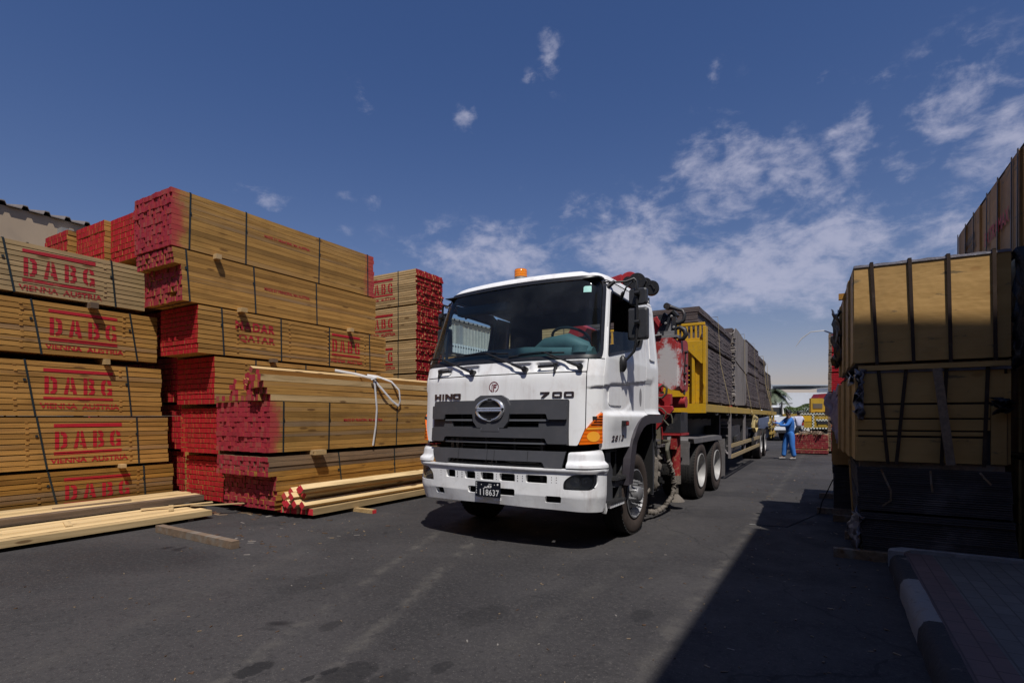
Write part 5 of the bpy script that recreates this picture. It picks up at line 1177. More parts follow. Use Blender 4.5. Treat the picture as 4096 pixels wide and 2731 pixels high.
for (x, y, z, r_, t_) in ((.70, 1.10, 3.44, .075, .02), (.86, 1.05, 3.40, .125, .06), (.86, 1.03, 3.40, .05, .03), (.945, 1.15, 3.37, .10, .05), (1.03, 1.2, 3.31, .105, .10)):
    mb.lathe([(0, 0), (r_*.95, 0), (r_, .01), (r_, t_-.01), (r_*.95, t_), (0, t_)], (x, y, z), (.25, -1, 0), 28)
mb.tube([(.80, 1.08, 3.50), (.95, 1.1, 3.45), (1.0, 1.1, 3.38), (1.1, 1.15, 3.30)], .012, 6); mb.tube([(.92, 1.1, 3.32), (1.05, 1.1, 3.35), (1.1, 1.1, 3.28)], .012, 6)
mb.build('pulley', plain('greasy_sheave', (.022, .022, .024), .4, .4, .4, (.10, .08, .05), 12), bh_)
# ---------------- trailer ----------------
RZ = R(30.6-29.95)   # trailer axes in yard axes
def r2y(x, y, a=29.95):
    a = R(a); X_ = x*math.cos(a)+y*math.sin(a); Y_ = -x*math.sin(a)+y*math.cos(a); return c2y(X_, Y_)
def rworld(x, y): 
    q = r2y(x, y); return q
ox, oy = r2y(-3.08, 10.2)
trl = thing('flatbed_trailer', (ox, oy, 0), RZ, 'long yellow-edged flatbed trailer coupled behind the white lorry', 'trailer')
# local: x in +-1.25 (lane side +), y 0 = front edge of the deck
DL = 17.0
mb = MB(); mb.box(-1.2, 1.2, .05, DL, 1.60, 1.655); mb.build('deck', plain('old_deck_boards', (.14, .12, .10), .8, 0, .4), trl)
mb = MB()
for sg in (1, -1): mb.box(min(sg*1.2, sg*1.25), max(sg*1.2, sg*1.25), -.0, DL, 1.545, 1.69)
mb.build('side_rail', YELD, trl, bevel=.006)
mb = MB(); mb.box(-1.25, 1.252, -.05, 0, 1.53, 1.70); mb.build('front_rail', YEL, trl)
hb = MB()
fr(hb, -1.25, 1.0, 1.70, 2.84, .06, .04, [(-.95, .96, 2.06, 2.40)]); hb.box(1.0, 1.05, -.02, .10, 1.70, 2.82)
hb.box(1.05, 1.25, .05, .10, 1.70, 2.84); hb.box(1.20, 1.25, -.05, .16, 1.70, 3.10)
hb.box(-1.25, 1.2, .04, .10, 2.82, 2.90); hb.box(-1.22, 1.22, .04, .10, 3.13, 3.18)
for k in range(30): x = -1.20+k*.08; hb.box(x, x+.036, .045, .09, 2.90, 3.13)
for k in range(4): hb.box(-.95, .96, .045, .065, 2.04+k*.085, 2.06+k*.085)
hb.prism([(.78, 2.84), (1.22, 2.84), (1.22, 2.42), (1.17, 2.42)], (0, -.04, 0), (1, 0, 0), (0, 0, 1), (0, 1, 0), .03)
hb.tube([(1.16, .0, 1.72), (1.22, -.06, 2.0), (1.22, -.07, 2.08)], .01, 5)
hb2 = hb.v[:]
headb = hb.build('headboard', YEL, trl, bevel=.006)
mb = MB(); mb.box(-.95, .98, .12, .14, 2.0, 2.45); mb.build('vent_backing', VOID, headb)
mb = MB()
for x in (-.45, .45): mb.box(x-.05, x+.05, .3, DL, 1.05, 1.6); mb.box(x-.09, x+.09, .3, DL, 1.03, 1.05)
for k in range(18): y = .6+k*.95; mb.prism([(-1.2, 1.6), (1.2, 1.6), (1.2, 1.54), (.5, 1.40), (-.5, 1.40), (-1.2, 1.54)], (0, y, 0), (1, 0, 0), (0, 0, 1), (0, 1, 0), .04)
mb.build('frame', FRAMEM, trl)
mb = MB()
for k in range(9): 
    y = 1.0+k*1.4; mb.tube([(1.235, y, 1.55), (1.235, y+.05, 1.50), (1.235, y+.30, 1.50), (1.235, y+.35, 1.55)], .012, 6)
mb.build('lashing_hook', FRAMEM, trl)
# side guards and landing gear
GST = plain('dusty_grey_steel', (.20, .18, .18), .7, .1, .5, (.28, .24, .22), 6)
for sg in (1, -1):
    mb = MB()
    for (y, z) in ((3.1, 1.5), (8.7, 1.5)): mb.box(sg*.9-.02, sg*1.2+.02, y, y+.05, 1.3, 1.36)
    for z in (.55, .76, 1.0, 1.2): mb.box(min(sg*.95, sg*1.2), max(sg*.95, sg*1.2), 3.35, 3.38, z, z+.03)
    mb.bar((sg*1.2, 3.2, .52), (sg*.75, 4.1, .9), .05, .05); g_ = mb.build('side_guard', GST, trl)
    for y in (3.1, 5.75, 8.75): q_ = MB(); q_.box(min(sg*1.18, sg*1.24), max(sg*1.18, sg*1.24), y, y+.07, .50, 1.55); q_.build('guard_post', GST, g_)
    mb = MB()
    for z in (.50, .75): mb.box(min(sg*1.235, sg*1.26), max(sg*1.235, sg*1.26), 3.15, 9.4, z, z+.09)
    mb.build('guard_rail', plain('ochre_guard_rail', (.34, .25, .12), .7, 0, .55, (.22, .18, .15), 3), g_)
    mb = MB(); mb.box(sg*.95-.09, sg*.95+.09, 2.75, 2.93, .5, 1.5); mb.box(sg*.95-.14, sg*.95+.14, 2.70, 2.98, .44, .5); mb.build('landing_leg', FRAMEM, trl)
mb = MB(); mb.cyl((-1.0, 2.84, .95), (1.0, 2.84, .95), .03, n=8); mb.box(.55, 1.15, 3.9, 5.4, .62, 1.25); mb.box(.55, 1.1, 6.2, 7.6, .66, 1.2); mb.cyl((.8, 7.9, .95), (.8, 8.6, .95), .2, n=20); mb.bar((1.22, 4.0, .92), (1.0, 6.6, 1.0), .06, .12); mb.build('tool_box', FRAMEM, trl)
for y in (10.6, 12.15):
    for sg in (1, -1): wheel('wheel', sg*1.06, y, sg, False, trl, rad=.51, dual=True, m_rim=RIMR, ph=y)
mb = MB()
for y in (10.6, 12.15): mb.cyl((-.9, y, .51), (.9, y, .51), .07, n=12)
mb.box(.7, .9, 9.6, 13.8, .8, .9); mb.box(-.9, -.7, 9.6, 13.8, .8, .9); mb.build('axle', FRAMEM, trl)
mb = MB()
for z in (.75, 1.0, 1.2): mb.box(1.16, 1.25, 14.3, 16.4, z, z+.09)
mb.box(1.17, 1.24, 14.4, 14.47, .6, 1.55); mb.box(1.17, 1.24, 15.8, 15.87, .6, 1.55); mb.build('side_guard', YELD, trl)
# cargo of film-faced sheets: packs of thin sheets, slightly fanned
PLY = []
def plymat(name, ca, cb, pl_=26):
    m, t, b = newmat(name); o = obco(t); at = t.new('ShaderNodeAttribute', attribute_name='rnd'); rn = at.outputs['Fac']
    n = t.noise(t.mapv(o, (1.2, 1.2, 60)), 1.0, 6, .7); n2 = t.noise(o, 2.5, 5, .6)
    c = t.mix(t.sm(n, .35, .65), ca, cb); c = t.mix(t.m('MULTIPLY', rn, .55), c, tuple(x*1.5 for x in cb)); c = t.mix(t.m('MULTIPLY', t.sm(n2, .5, .75), .4), c, (.22, .19, .18))
    t.set(b.inputs['Base Color'], c); b.inputs['Roughness'].default_value = .8; bump(t, b, n, .5, .006); return m
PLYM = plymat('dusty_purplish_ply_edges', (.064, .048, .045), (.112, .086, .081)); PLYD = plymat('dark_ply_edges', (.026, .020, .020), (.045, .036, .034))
def plypack(name, x0, x1, y0, y1, z0, z1, m, label, group, parent_xy=None, th=.024, wav=.012, cat='sheet stack', rz=0, lean=(0, 0), top=None, sag=0.):
    """pack of sheets as a thing; each sheet is a wavy slab"""
    ox_, oy_ = x0, y0; mb = MB(); n = max(3, int((z1-z0)/th)); L = y1-y0; Wd = x1-x0; J = rng.uniform(0, 6)
    ny = max(4, int(L/.35))
    shift = [0, 0]
    for i in range(n):
        if rng.random() < .12: shift = [rng.uniform(-.02, .02), rng.uniform(-.05, .05)]
        a = i/n; dx = shift[0]+rng.uniform(-wav, wav)*.5+lean[0]*a; dy = shift[1]+rng.uniform(-wav, wav)+lean[1]*a; r_ = rng.random()
        zb = i*(z1-z0)/n; zt = (i+1)*(z1-z0)/n-rng.uniform(.002, .006)
        b0 = len(mb.v)
        for j in range(ny+1):
            y = L*j/ny; w = sag*math.sin(y*5.2+J)*(1-a*.6)+(.005*math.sin(y*3+i*.15+J) if wav > .007 else .002*math.sin(y*4))
            w = w*(1 if wav > .005 else 0)
            wx = .004*math.sin(y*7+i*1.7+J)*(wav > .005)
            for (xx, z_) in ((dx+wx, zb), (Wd+dx+wx, zb), (Wd+dx+wx, zt), (dx+wx, zt)): mb.v.append((xx, y+dy, z_+w))
        for j in range(ny):
            q = b0+j*4
            for k in range(4): mb.face((q+k, q+(k+1) % 4, q+4+(k+1) % 4, q+4+k), 0, r_)
        mb.face((b0, b0+3, b0+2, b0+1), 0, r_); q = b0+ny*4; mb.face((q, q+1, q+2, q+3), 0, r_)
    t = thing(name, (parent_xy[0], parent_xy[1], z0) if parent_xy else (x0, y0, z0), rz, label, cat, group)
    mb.build('sheets', m, t, recalc=False); return t
GLD = 'packs of sheets loaded on the trailer'
def onr(x, y): return r2y(x, y)
LX = -2.03
names = ['first', 'second', 'third', 'fourth', 'fifth', 'sixth']
segs = [(10.62, 14.85, [(1.78, 2.86), (2.93, 3.56)]), (15.2, 17.75, [(1.80, 2.83), (2.88, 3.80)]), (18.0, 21.5, [(1.8, 2.8), (2.86, 3.84)]), (21.75, 24.4, [(1.8, 2.7), (2.76, 3.72)]), (24.6, 27.1, [(1.8, 2.6), (2.66, 3.35)])]
for i, (y0, y1, lv) in enumerate(segs):
    for j, (z0, z1) in enumerate(lv):
        q = onr(LX-2.2, y0)
        t = plypack('sheet_stack', LX-2.2, LX, y0, y1, z0, z1, PLYM, 'dusty %s pack of dark sheets on the trailer, %s from its yellow headboard' % (['lower', 'upper'][j], names[i]), GLD, q, rz=RZ, sag=.010 if j == 0 else .005, wav=.009, lean=(-.03 if j else 0, .05 if i == 0 and j == 1 else 0))
        if i == 0:
            for yy in (.35, 3.4): strap_ring(t, -0.0, z1-z0+.01, yy, yy+.05, .012, HOSE) if False else None
GREYPLY = woodmat('grey_weathered_ply_face', (.42, .37, .33), (.24, .21, .19), (.50, .46, .42), .6, grain=(1.2, 9, .8), ax=2, stain=.5)
def cover(name, pts, label):
    """thin weathered sheet hanging on the lane side of the load; points are (y, z) of its outline"""
    mb = MB(); x, y = onr(LX+.012, pts[0][0]); y0 = pts[0][0]
    mb.prism([(a-y0, b_) for a, b_ in pts], (0, 0, 0), (0, 1, 0), (0, 0, 1), (1, 0, 0), .018, 0, .4)
    o = mb.build(name, GREYPLY, None, (x, y, 0), (0, 0, RZ)); tag(o, label, 'board', 'weathered cover boards on the side of the load'); return o
cover('cover_board', [(14.95, 3.62), (15.3, 3.80), (15.9, 3.79), (17.2, 3.70), (17.9, 3.72), (17.95, 2.85), (17.6, 2.74), (17.2, 2.78), (16.2, 2.86), (15.0, 2.98)], 'pale weathered board covering the upper load beside the second and third packs')
cover('cover_board', [(15.1, 2.92), (15.9, 2.84), (16.9, 2.76), (17.5, 2.70), (17.6, 1.95), (17.2, 1.80), (15.1, 1.76)], 'grey warped board hanging over the lower second pack')
mb = MB()   # ragged sheet ends between first and second packs
for k in range(60):
    z = 1.78+k*.031; mb.box(-.25, .02+rng.uniform(-.03, .05), rng.uniform(-.06, .02), .22+rng.uniform(-.03, .03), z, z+.022, 0, rng.random())
q = onr(LX, 14.92); tag(mb.build('packing_boards', [GREYPLY], None, (q[0], q[1], 0), (0, 0, RZ)), 'ragged upright bundle of board ends wedged between first and second packs on the trailer', 'boards')
for (y, z, w) in ((10.9, 1.73, .1), (13.0, 1.73, .12), (14.6, 1.73, .1), (15.6, 1.73, .1), (18.3, 1.73, .1), (22, 1.73, .1), (25, 1.73, .1), (26.8, 1.73, .1)):
    mb = MB(); mb.box(-2.1, .03, -w/2, w/2, -.04, .045); q = onr(LX, y); tag(mb.build('bearer', WOODG if y != 14.6 else REDP, None, (q[0], q[1], z-.03), (0, 0, RZ)), 'bearer block between the trailer deck and the sheet packs', 'wood block', 'bearers on the trailer deck')
# webbing straps over the load
YW = plain('dirty_yellow_webbing', (.42, .32, .13), .75, 0, .4)
def strp(name, ya, yb, zt, label, w=.026, bulge=.0):
    mb = MB(); P = []
    for (x, y, z) in ((LX-2.24, ya, 1.6), (LX-2.24, ya, zt+.02), (LX+.055, ya, zt+.02), (LX+.06, ya+.02, zt-.1), (LX+.065+bulge, (ya+yb)/2, (zt+1.7)/2), (-1.80, yb, 1.70), (-1.79, yb, 1.50)):
        q = onr(x, y); P.append((q[0], q[1], z))
    mb.tube(P, w, 6, flat=.12, upv=(0, 1, 0)); tag(mb.build(name, YW), label, 'strap', 'webbing straps over the trailer load')
strp('webbing_strap', 12.35, 12.9, 3.60, 'thin buff strap crossing the first pack of the load at a slant', .022)
strp('webbing_strap', 16.9, 17.0, 3.83, 'yellowish strap hanging down the weathered cover boards', .03)
strp('webbing_strap', 19.5, 19.7, 3.87, 'narrow strap down the third pack of the load', .018)
strp('webbing_strap', 22.6, 24.4, 3.75, 'broad buff strap slanting down to the worker in blue', .05)
strp('webbing_strap', 24.2, 24.9, 3.6, 'brown strap beside the last packs of the load', .05)
# strap bundles: loop by the second guard post, tangle in the worker's hands
def pr2(P): return [(*onr(a, b_), c) for a, b_, c in P]
mb = MB(); mb.tube(pr2([(-1.79, 17.0, 1.62), (-1.76, 17.1, 1.45), (-1.75, 16.8, 1.30), (-1.74, 16.5, 1.22)]), .05, 6, flat=.25, upv=(0, 1, 0))
mb.tube(pr2([(-1.76, 17.0, 1.5), (-1.74, 17.5, 1.36), (-1.73, 17.7, 1.15), (-1.74, 17.3, 1.02), (-1.75, 17.0, 1.15), (-1.75, 17.1, 1.4)]), .05, 6, flat=.2, upv=(0, 1, 0), closed=True)
mb.tube(pr2([(-1.75, 17.2, 1.5), (-1.72, 18.0, 1.42), (-1.73, 17.6, 1.3)]), .045, 6, flat=.2, upv=(0, 1, 0)); tag(mb.build('strap_coil', YW), 'loose coil of yellow webbing dangling from the trailer edge', 'strap')
mb = MB()
for k in range(7):
    c = (-1.66+.05*math.sin(k*2), 21.6+rng.uniform(-.25, .1), 1.12+rng.uniform(-.12, .18)); a = rng.uniform(0, 6)
    mb.tube(pr2([(c[0], c[1]+.16*math.cos(t+a), c[2]+.13*math.sin(t*1.0)+.02*k) for t in [i*.8 for i in range(8)]]), .028, 5, flat=.3)
mb.tube(pr2([(-1.79, 22.2, 1.6), (-1.70, 21.9, 1.4), (-1.66, 21.6, 1.15)]), .03, 5, flat=.3); tag(mb.build('strap_tangle', YW), 'tangle of yellow straps gathered in the hands of the worker in blue', 'strap')
# ---------------- kerb and pavement at the right ----------------
KERBM, t, b = newmat('painted_kerb'); o = obco(t); sz = t.new('ShaderNodeSeparateXYZ'); t.l.new(o, sz.inputs[0])
yy = t.m('ADD', sz.outputs[1], t.m('MULTIPLY', t.m('SUBTRACT', t.noise(o, 5, 4), .5), .05))
st_ = t.m('MODULO', t.m('ADD', yy, 10.84), 2.16); wh_ = t.m('LESS_THAN', t.m('ABSOLUTE', t.m('SUBTRACT', st_, 1.08-.53)), .53)
c = t.mix(wh_, (.026, .025, .027), (.22, .21, .20))
c = t.mix(t.m('MULTIPLY', t.sm(t.noise(o, 4.5, 8, .7, .6), .58, .66), .8), c, (.20, .17, .15)); c = t.mix(t.sm(t.noise(o, 9, 5, .6), .6, .75), c, (.04, .038, .04))
t.set(b.inputs['Base Color'], c); b.inputs['Roughness'].default_value = .85; bump(t, b, t.noise(o, 16, 7, .7), .9, .02)
def kerb():
    mb = MB()
    def run(P, nrm):
        prof = [(0, 0), (.005, .10), (.03, .145), (.06, .158), (.125, .158), (.128, .0)]
        rings = []
        for (x, y) in P:
            b0 = len(mb.v); e = rng.uniform(-.006, .006)
            for (a, z) in prof: mb.v.append((x+nrm[0]*a+rng.uniform(-.004, .004), y+nrm[1]*a+rng.uniform(-.003, .003), z+(e if z > .12 else 0)))
            rings.append(b0)
        for a, b_ in zip(rings, rings[1:]):
            for k in range(5): mb.face((a+k, a+k+1, b_+k+1, b_+k), 0, .5, True)
        mb.face([rings[0]+k for k in range(6)], 0); mb.face([rings[-1]+k for k in range(6)], 0)
    run([(.475, .2+.155*k) for k in range(40)], (1, 0))
    return mb
kb = kerb(); struct(kb.build('kerb', KERBM, sharp=60))
# rounded end and back kerb of bare concrete
mb = MB(); pts = [(.475, 6.40), (.50, 6.52), (.60, 6.62), (.75, 6.67), (1.4, 6.63), (3.2, 6.50), (3.2, 6.40), (1.4, 6.53), (.76, 6.56), (.66, 6.52), (.605, 6.40)]
mb.prism(pts, (0, 0, 0), (1, 0, 0), (0, 1, 0), (0, 0, 1), .155); struct(mb.build('kerb_end', plain('kerb_concrete', (.30, .28, .27), .9, 0, .5, (.12, .11, .10), 5, .6)))
PAV, t, b = newmat('block_paving'); o = obco(t); sz = t.new('ShaderNodeSeparateXYZ'); t.l.new(o, sz.inputs[0])
br = t.new('ShaderNodeTexBrick'); t.l.new(t.mapv(o, (1, 1, 1), rot=(0, 0, R(90)), loc=(.0, .02, 0)), br.inputs['Vector']); br.inputs['Scale'].default_value = 1; br.inputs['Brick Width'].default_value = .215; br.inputs['Row Height'].default_value = .107
br.inputs['Mortar Size'].default_value = .005; br.inputs['Color1'].default_value = (.9, .9, .9, 1); br.inputs['Color2'].default_value = (1.1, 1.1, 1.1, 1); br.inputs['Mortar'].default_value = (.6, .58, .55, 1)
br.offset = .5
redz = t.m('LESS_THAN', t.m('ABSOLUTE', t.m('SUBTRACT', sz.outputs[0], .71)), .11)
c = t.mix(redz, (.115, .108, .10), (.125, .08, .075)); c = t.mix(1., c, br.outputs['Color'], 'MULTIPLY'); c = t.mix(t.m('MULTIPLY', t.sm(t.noise(o, 3, 6, .65), .45, .7), .5), c, (.07, .06, .055))
t.set(b.inputs['Base Color'], c); b.inputs['Roughness'].default_value = .85
bump(t, b, t.m('ADD', t.m('MULTIPLY', br.outputs['Fac'], -1.), t.m('MULTIPLY', t.noise(o, 40, 4), .3)), .6, .008)
mb = MB(); mb.box(.603, 9, .2, 6.41, .0, .148, 0, .5); struct(mb.build('pavement', PAV))
# ---------------- wrapped sheet packs on the right ----------------
def facemat(name, c1, c2):
    m, t, b = newmat(name); o = obco(t)
    n = t.noise(t.mapv(o, (1.2, 1.2, 6)), 1.0, 5, .6, .3); w = t.noise(o, 1.3, 4, .6)
    c = t.mix(t.sm(n, .3, .7), c1, c2); c = t.mix(t.m('MULTIPLY', t.sm(w, .45, .7), .5), c, tuple(x*.6 for x in c2))
    s2 = t.noise(t.mapv(o, (1.6, 1.6, 6.), loc=(.3, 0, .4)), 1.6, 6, .65); c = t.mix(t.m('MULTIPLY', t.sm(s2, .60, .66), .7), c, (.085, .072, .04))
    v = t.new('ShaderNodeTexVoronoi'); t.l.new(t.mapv(o, (2.2, 2.2, 4.6)), v.inputs['Vector']); v.inputs['Scale'].default_value = 1.0
    c = t.mix(t.sm(v.outputs['Distance'], .06, .13, .55, 0), c, (.30, .14, .03))
    t.set(b.inputs['Base Color'], c); b.inputs['Roughness'].default_value = .62; bump(t, b, t.m('ADD', w, t.m('MULTIPLY', n, .25)), .5, .06); return m
FACE = facemat('pale_poplar_cover', (.50, .295, .095), (.41, .235, .068)); FACEB = facemat('brown_poplar_cover', (.46, .235, .060), (.37, .18, .044))
FILM = plain('grey_plastic_film', (.20, .19, .22), .3, 0, .3, (.12, .12, .13), 5, .6); FILMB = plain('black_plastic_film', (.012, .012, .015), .35, 0, .2, (.04, .04, .045), 6, .8)
STR = plain('rusty_black_strap', (.040, .022, .014), .5, .3, .3)
GP = 'wrapped sheet packs of the stack by the pavement'
def sheetpack(loc, Wd, L, H, rz, label, group, m=None, straps=(), splits=None, sideoff=0, top=True, mside=None, slant=0.):
    """crate of sheets wrapped in cover boards; local x 0..Wd, y 0..L, z 0..H; straps at x positions run over front and top"""
    t = thing('sheet_pack', loc, rz, label, 'sheet pack', group); m = m or FACE
    mb = MB(); mb.box(.02, Wd-.02, .02, L-.02, 0, H-.01, 0, .5); mb.build('sheets', PLYD, t)
    mb = MB()
    splits = splits or [(0, H, 0, Wd)]
    for (a, b_, x0, x1) in splits: mb.box(x0, x1, -.006+rng.uniform(-.004, .004), .018, a+.003, b_-.003, 0, rng.random())
    mb.build('front_cover', m, t, bevel=.003)
    mb = MB(); n = max(4, int(L/.26))
    for k in range(n): y0 = .02+(L-.04)*k/n; mb.box(-.006+.012*math.sin(k*2.1), .02, y0+.004, y0+(L-.04)/n-.004, .01, H-.02, 0, rng.random())
    mb.build('side_cover', mside or m, t)
    mb = MB(); mb.box(Wd-.02, Wd+.004, .02, L, .01, H-.02); mb.build('side_cover', m, t)
    if top:
        mb = MB(); N = 24
        for k in range(N):
            x0 = Wd*k/N; x1 = Wd*(k+1)/N; z = H+.004*math.sin(k*1.7)+.004; z2 = H+.004*math.sin((k+1)*1.7)+.004
            b0 = len(mb.v); mb.v += [(x0, -.012, H-.02), (x1, -.012, H-.02), (x1, -.01, z2), (x0, -.01, z), (x1, L*.5, z2+.006), (x0, L*.5, z+.006), (x1, L, z2), (x0, L, z)]
            mb.face((b0, b0+1, b0+2, b0+3)); mb.face((b0+3, b0+2, b0+4, b0+5)); mb.face((b0+5, b0+4, b0+6, b0+7))
        mb.build('top_film', FILM, t, recalc=False)
    for (xt, xb) in straps:
        s = MB(); s.bar((xt, -.020, H+.012), (xb, -.020, -.02), .030, .006, up=(0, 1, 0)); s.bar((xt, -.02, H+.02), (xt, L, H+.02), .030, .005)
        s.build('strap', STR, t)
    return t
PXY = (.205, 6.61)
p1 = sheetpack((.20, 6.61, 2.005), 1.235, 2.44, 1.0, R(2.2), 'topmost sunlit pack of the stack by the pavement, four dark straps over plain pale board', GP, straps=[(.152, .20), (.468, .50), (.771, .79), (1.11, 1.12)])
p2 = sheetpack((.22, 6.62, 1.0), 1.22, 2.44, .92, R(3.0), 'second pack of the stack by the pavement, split cover boards and crossed straps', GP, straps=[(.19, .27), (.42, .34), (.74, .70), (1.05, 1.02)],
               splits=[(.59, .90, .03, 1.17), (.615, .86, 1.17, 1.22), (.44, .575, .03, 1.07), (.32, .43, .0, 1.07), (.265, .31, .0, 1.04), (0, .25, .0, 1.04), (0, .56, 1.075, 1.19)])
p2_ = MB(); p2_.bar((.655, -.045, .92), (.76, -.045, -.005), .070, .022, up=(0, 1, 0)); tag(p2_.build('grey_slat', WOODG, None, (.22, 6.60, 1.0)), 'upright grey slat leaning on the second pack of the stack by the pavement', 'slat')
mb = MB(); mb.box(.0, 1.18, -.012, .01, 0, .05); tag(mb.build('edge_board', FACE, None, (.24, 6.61, 1.925)), 'thin cover board strip between the first and second pack by the pavement', 'board')
# dark sheets at the bottom (two packs), film-faced, edges facing the camera
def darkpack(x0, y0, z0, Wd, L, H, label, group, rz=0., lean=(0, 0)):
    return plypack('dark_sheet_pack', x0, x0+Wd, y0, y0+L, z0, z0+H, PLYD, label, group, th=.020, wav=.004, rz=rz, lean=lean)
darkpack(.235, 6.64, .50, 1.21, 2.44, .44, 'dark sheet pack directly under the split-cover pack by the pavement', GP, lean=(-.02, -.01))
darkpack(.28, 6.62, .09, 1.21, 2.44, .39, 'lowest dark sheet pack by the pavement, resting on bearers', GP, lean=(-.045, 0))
for (x0, x1, y, z, lab) in [(.0, 1.5, 6.68, .045, 'brown bearer on the asphalt poking out beside the kerb end'), (.12, 1.5, 7.6, .045, 'short bearer under the lowest dark pack, behind the first'), (.0, 1.5, 8.8, .045, 'rear bearer under the pavement-side stack')]:
    mb = MB(); mb.box(x0-.0, x1, -.045, .045, -.045, .045); tag(mb.build('bearer', GREYB, None, (.02 if z else 0, y-.10 if y < 7 else y, z)), lab, 'wood block', 'bearers under the pavement-side stack')
for (x0, x1, y, z) in [(.25, 1.4, 6.70, .965), (.25, 1.4, 8.6, .965), (.25, 1.4, 6.72, 1.965), (.25, 1.4, 8.6, 1.965)]:
    mb = MB(); mb.box(x0, x1, 0, .09, -.03, .032); tag(mb.build('bearer', WOODG, None, (0, y, z)), 'bearer between two packs of the stack by the pavement', 'wood block', 'bearers between the packs')
mb = MB(); mb.box(-.075, 0, .0, .07, -.035, .035); tag(mb.build('wood_block', WOODO, None, (.15, 7.6, 2.90)), 'small orange-brown block sticking out near the top of the sunlit pack', 'wood block')
# straw-like split strips hanging on the dark sheets
for P, lab in (([(.43, 6.58, .93), (.47, 6.57, .82), (.51, 6.57, .72), (.51, 6.565, .62), (.44, 6.57, .56)], 'long curved splinter hanging from the left of the dark sheets'), ([(.83, 6.6, .93), (.835, 6.59, .8), (.845, 6.59, .72)], 'short straight splinter hanging mid-way on the dark sheets'), ([(1.2, 6.6, .93), (1.23, 6.59, .88), (1.28, 6.59, .82)], 'slanting splinter hanging at the right of the dark sheets')):
    mb = MB(); mb.tube(P, .010, 5, flat=.3); tag(mb.build('wood_splinter', GREYB, None), lab, 'splinter', 'splinters hanging on the dark sheets')
# leaning end board and plastic at the lane side of the dark packs
mb = MB(); mb.prism([(0, 0), (.10, .0), (.14, .86), (.02, .88)], (0, 0, 0), (0, 1, 0), (0, 0, 1), (1, 0, 0), .015); tag(mb.build('cover_board', FACEB, None, (.215, 7.2, .10), (0, R(-3), 0)), 'narrow cover board leaning at the lane side of the dark packs', 'board')
def rag(name, base, pts, label, m=FILM, seed=1, thick=.004):
    """crumpled torn plastic: jittered grid patch through a ragged outline"""
    r_ = random.Random(seed); mb = MB(); n = 9; b0 = 0
    (a, b_, c, d) = [Vector(p) for p in pts]
    for i in range(n+1):
        for j in range(n+1):
            u, v = i/n, j/n; p = a*(1-u)*(1-v)+b_*u*(1-v)+c*u*v+d*(1-u)*v
            j_ = .035 if 0 < i < n and 0 < j < n else .05
            mb.v.append(tuple(p+Vector((r_.uniform(-j_, j_), r_.uniform(-j_, j_), r_.uniform(-j_, j_)))))
    for i in range(n):
        for j in range(n): q = i*(n+1)+j; mb.face((q, q+1, q+n+2, q+n+1), 0, .5, True)
    o = mb.build(name, m, None, base, sharp=180); sl = o.modifiers.new('s', 'SOLIDIFY'); sl.thickness = thick; return tag(o, label, 'plastic film', 'torn plastic wrapping')
PINK = plain('pinkish_torn_film', (.42, .34, .38), .3, 0, .3, (.25, .2, .22), 4, .6)
rag('torn_film', (0, 0, 0), [(.10, 9.0, 1.95), (-.10, 9.3, 1.70), (.03, 9.2, 1.25), (.12, 8.9, 1.05)], 'pinkish torn plastic film flapping from the lane side of the stack by the pavement', PINK, 3)
rag('torn_film', (0, 0, 0), [(.20, 6.9, 1.92), (.19, 8.8, 1.98), (.17, 8.8, 1.80), (.20, 6.7, 1.84)], 'grey film bunched along the top edge of the split-cover pack', FILM, 5)
rag('torn_film', (0, 0, 0), [(.24, 6.6, .52), (.20, 7.3, .30), (.16, 7.3, .08), (.27, 6.58, .05)], 'white-grey plastic scrap hanging at the foot of the dark packs', FILM, 8)
rag('torn_film', (0, 0, 0), [(.03, 9.05, 2.95), (.08, 8.2, 2.85), (.10, 8.6, 2.2), (.04, 9.06, 2.15)], 'black plastic hanging at the far lane side corner of the sunlit pack', FILMB, 11)
rag('torn_film', (0, 0, 0), [(.245, 6.585, 1.92), (.275, 6.58, 1.92), (.255, 6.58, 1.45), (.225, 6.585, 1.47)], 'narrow blue-grey film strip on the front corner of the split-cover pack', FILM, 12)
rag('torn_film', (0, 0, 0), [(1.30, 6.58, 1.62), (1.42, 6.6, 1.62), (1.42, 6.6, 1.50), (1.32, 6.58, 1.50)], 'small dark blue plastic patch at the right of the split-cover pack', FILMB, 14)
mb = MB(); mb.tube([(.07, 9.0, 2.62), (-.10, 9.0, 2.70), (-.26, 9.05, 2.70), (-.38, 9.1, 2.62), (-.46, 9.1, 2.50)], [.012, .010, .009, .012, .004], 5, flat=.4)
tag(mb.build('loose_strap', plain('white_strap_end', (.55, .55, .56), .5), None), 'loose white strap end curling into the sky beside the packs', 'strap')
mb = MB(); mb.tube([(.02, 9.1, .55), (-.12, 9.3, .18), (-.16, 9.35, .0)], .008, 5); mb.tube([(-.16, 9.35, .004), (-.5, 8.0, .004), (-.95, 7.9, .006)], .005, 4); tag(mb.build('cord', BLK, None), 'thin black cord trailing from the low dark pack onto the asphalt', 'cord')
# low stack behind
GQ = 'low packs behind the pavement-side stack'
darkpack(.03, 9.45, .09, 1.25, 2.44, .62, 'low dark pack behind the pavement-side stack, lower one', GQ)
sheetpack((.02, 9.42, .74), 1.25, 2.44, .60, 0, 'brown wrapped pack on the low dark pack behind the pavement-side stack', GQ, FACEB, straps=[(.3, .3), (.9, .9)])
for y in (9.38, 11.2):
    mb = MB(); mb.box(-.19, 1.3, 0, .10, 0, .085); tag(mb.build('bearer', WOODG, None, (0, y, .0)), 'grey bearer under the low packs behind the pavement-side stack' if y > 10 else 'bearer sticking out into the lane under the low dark pack', 'wood block')
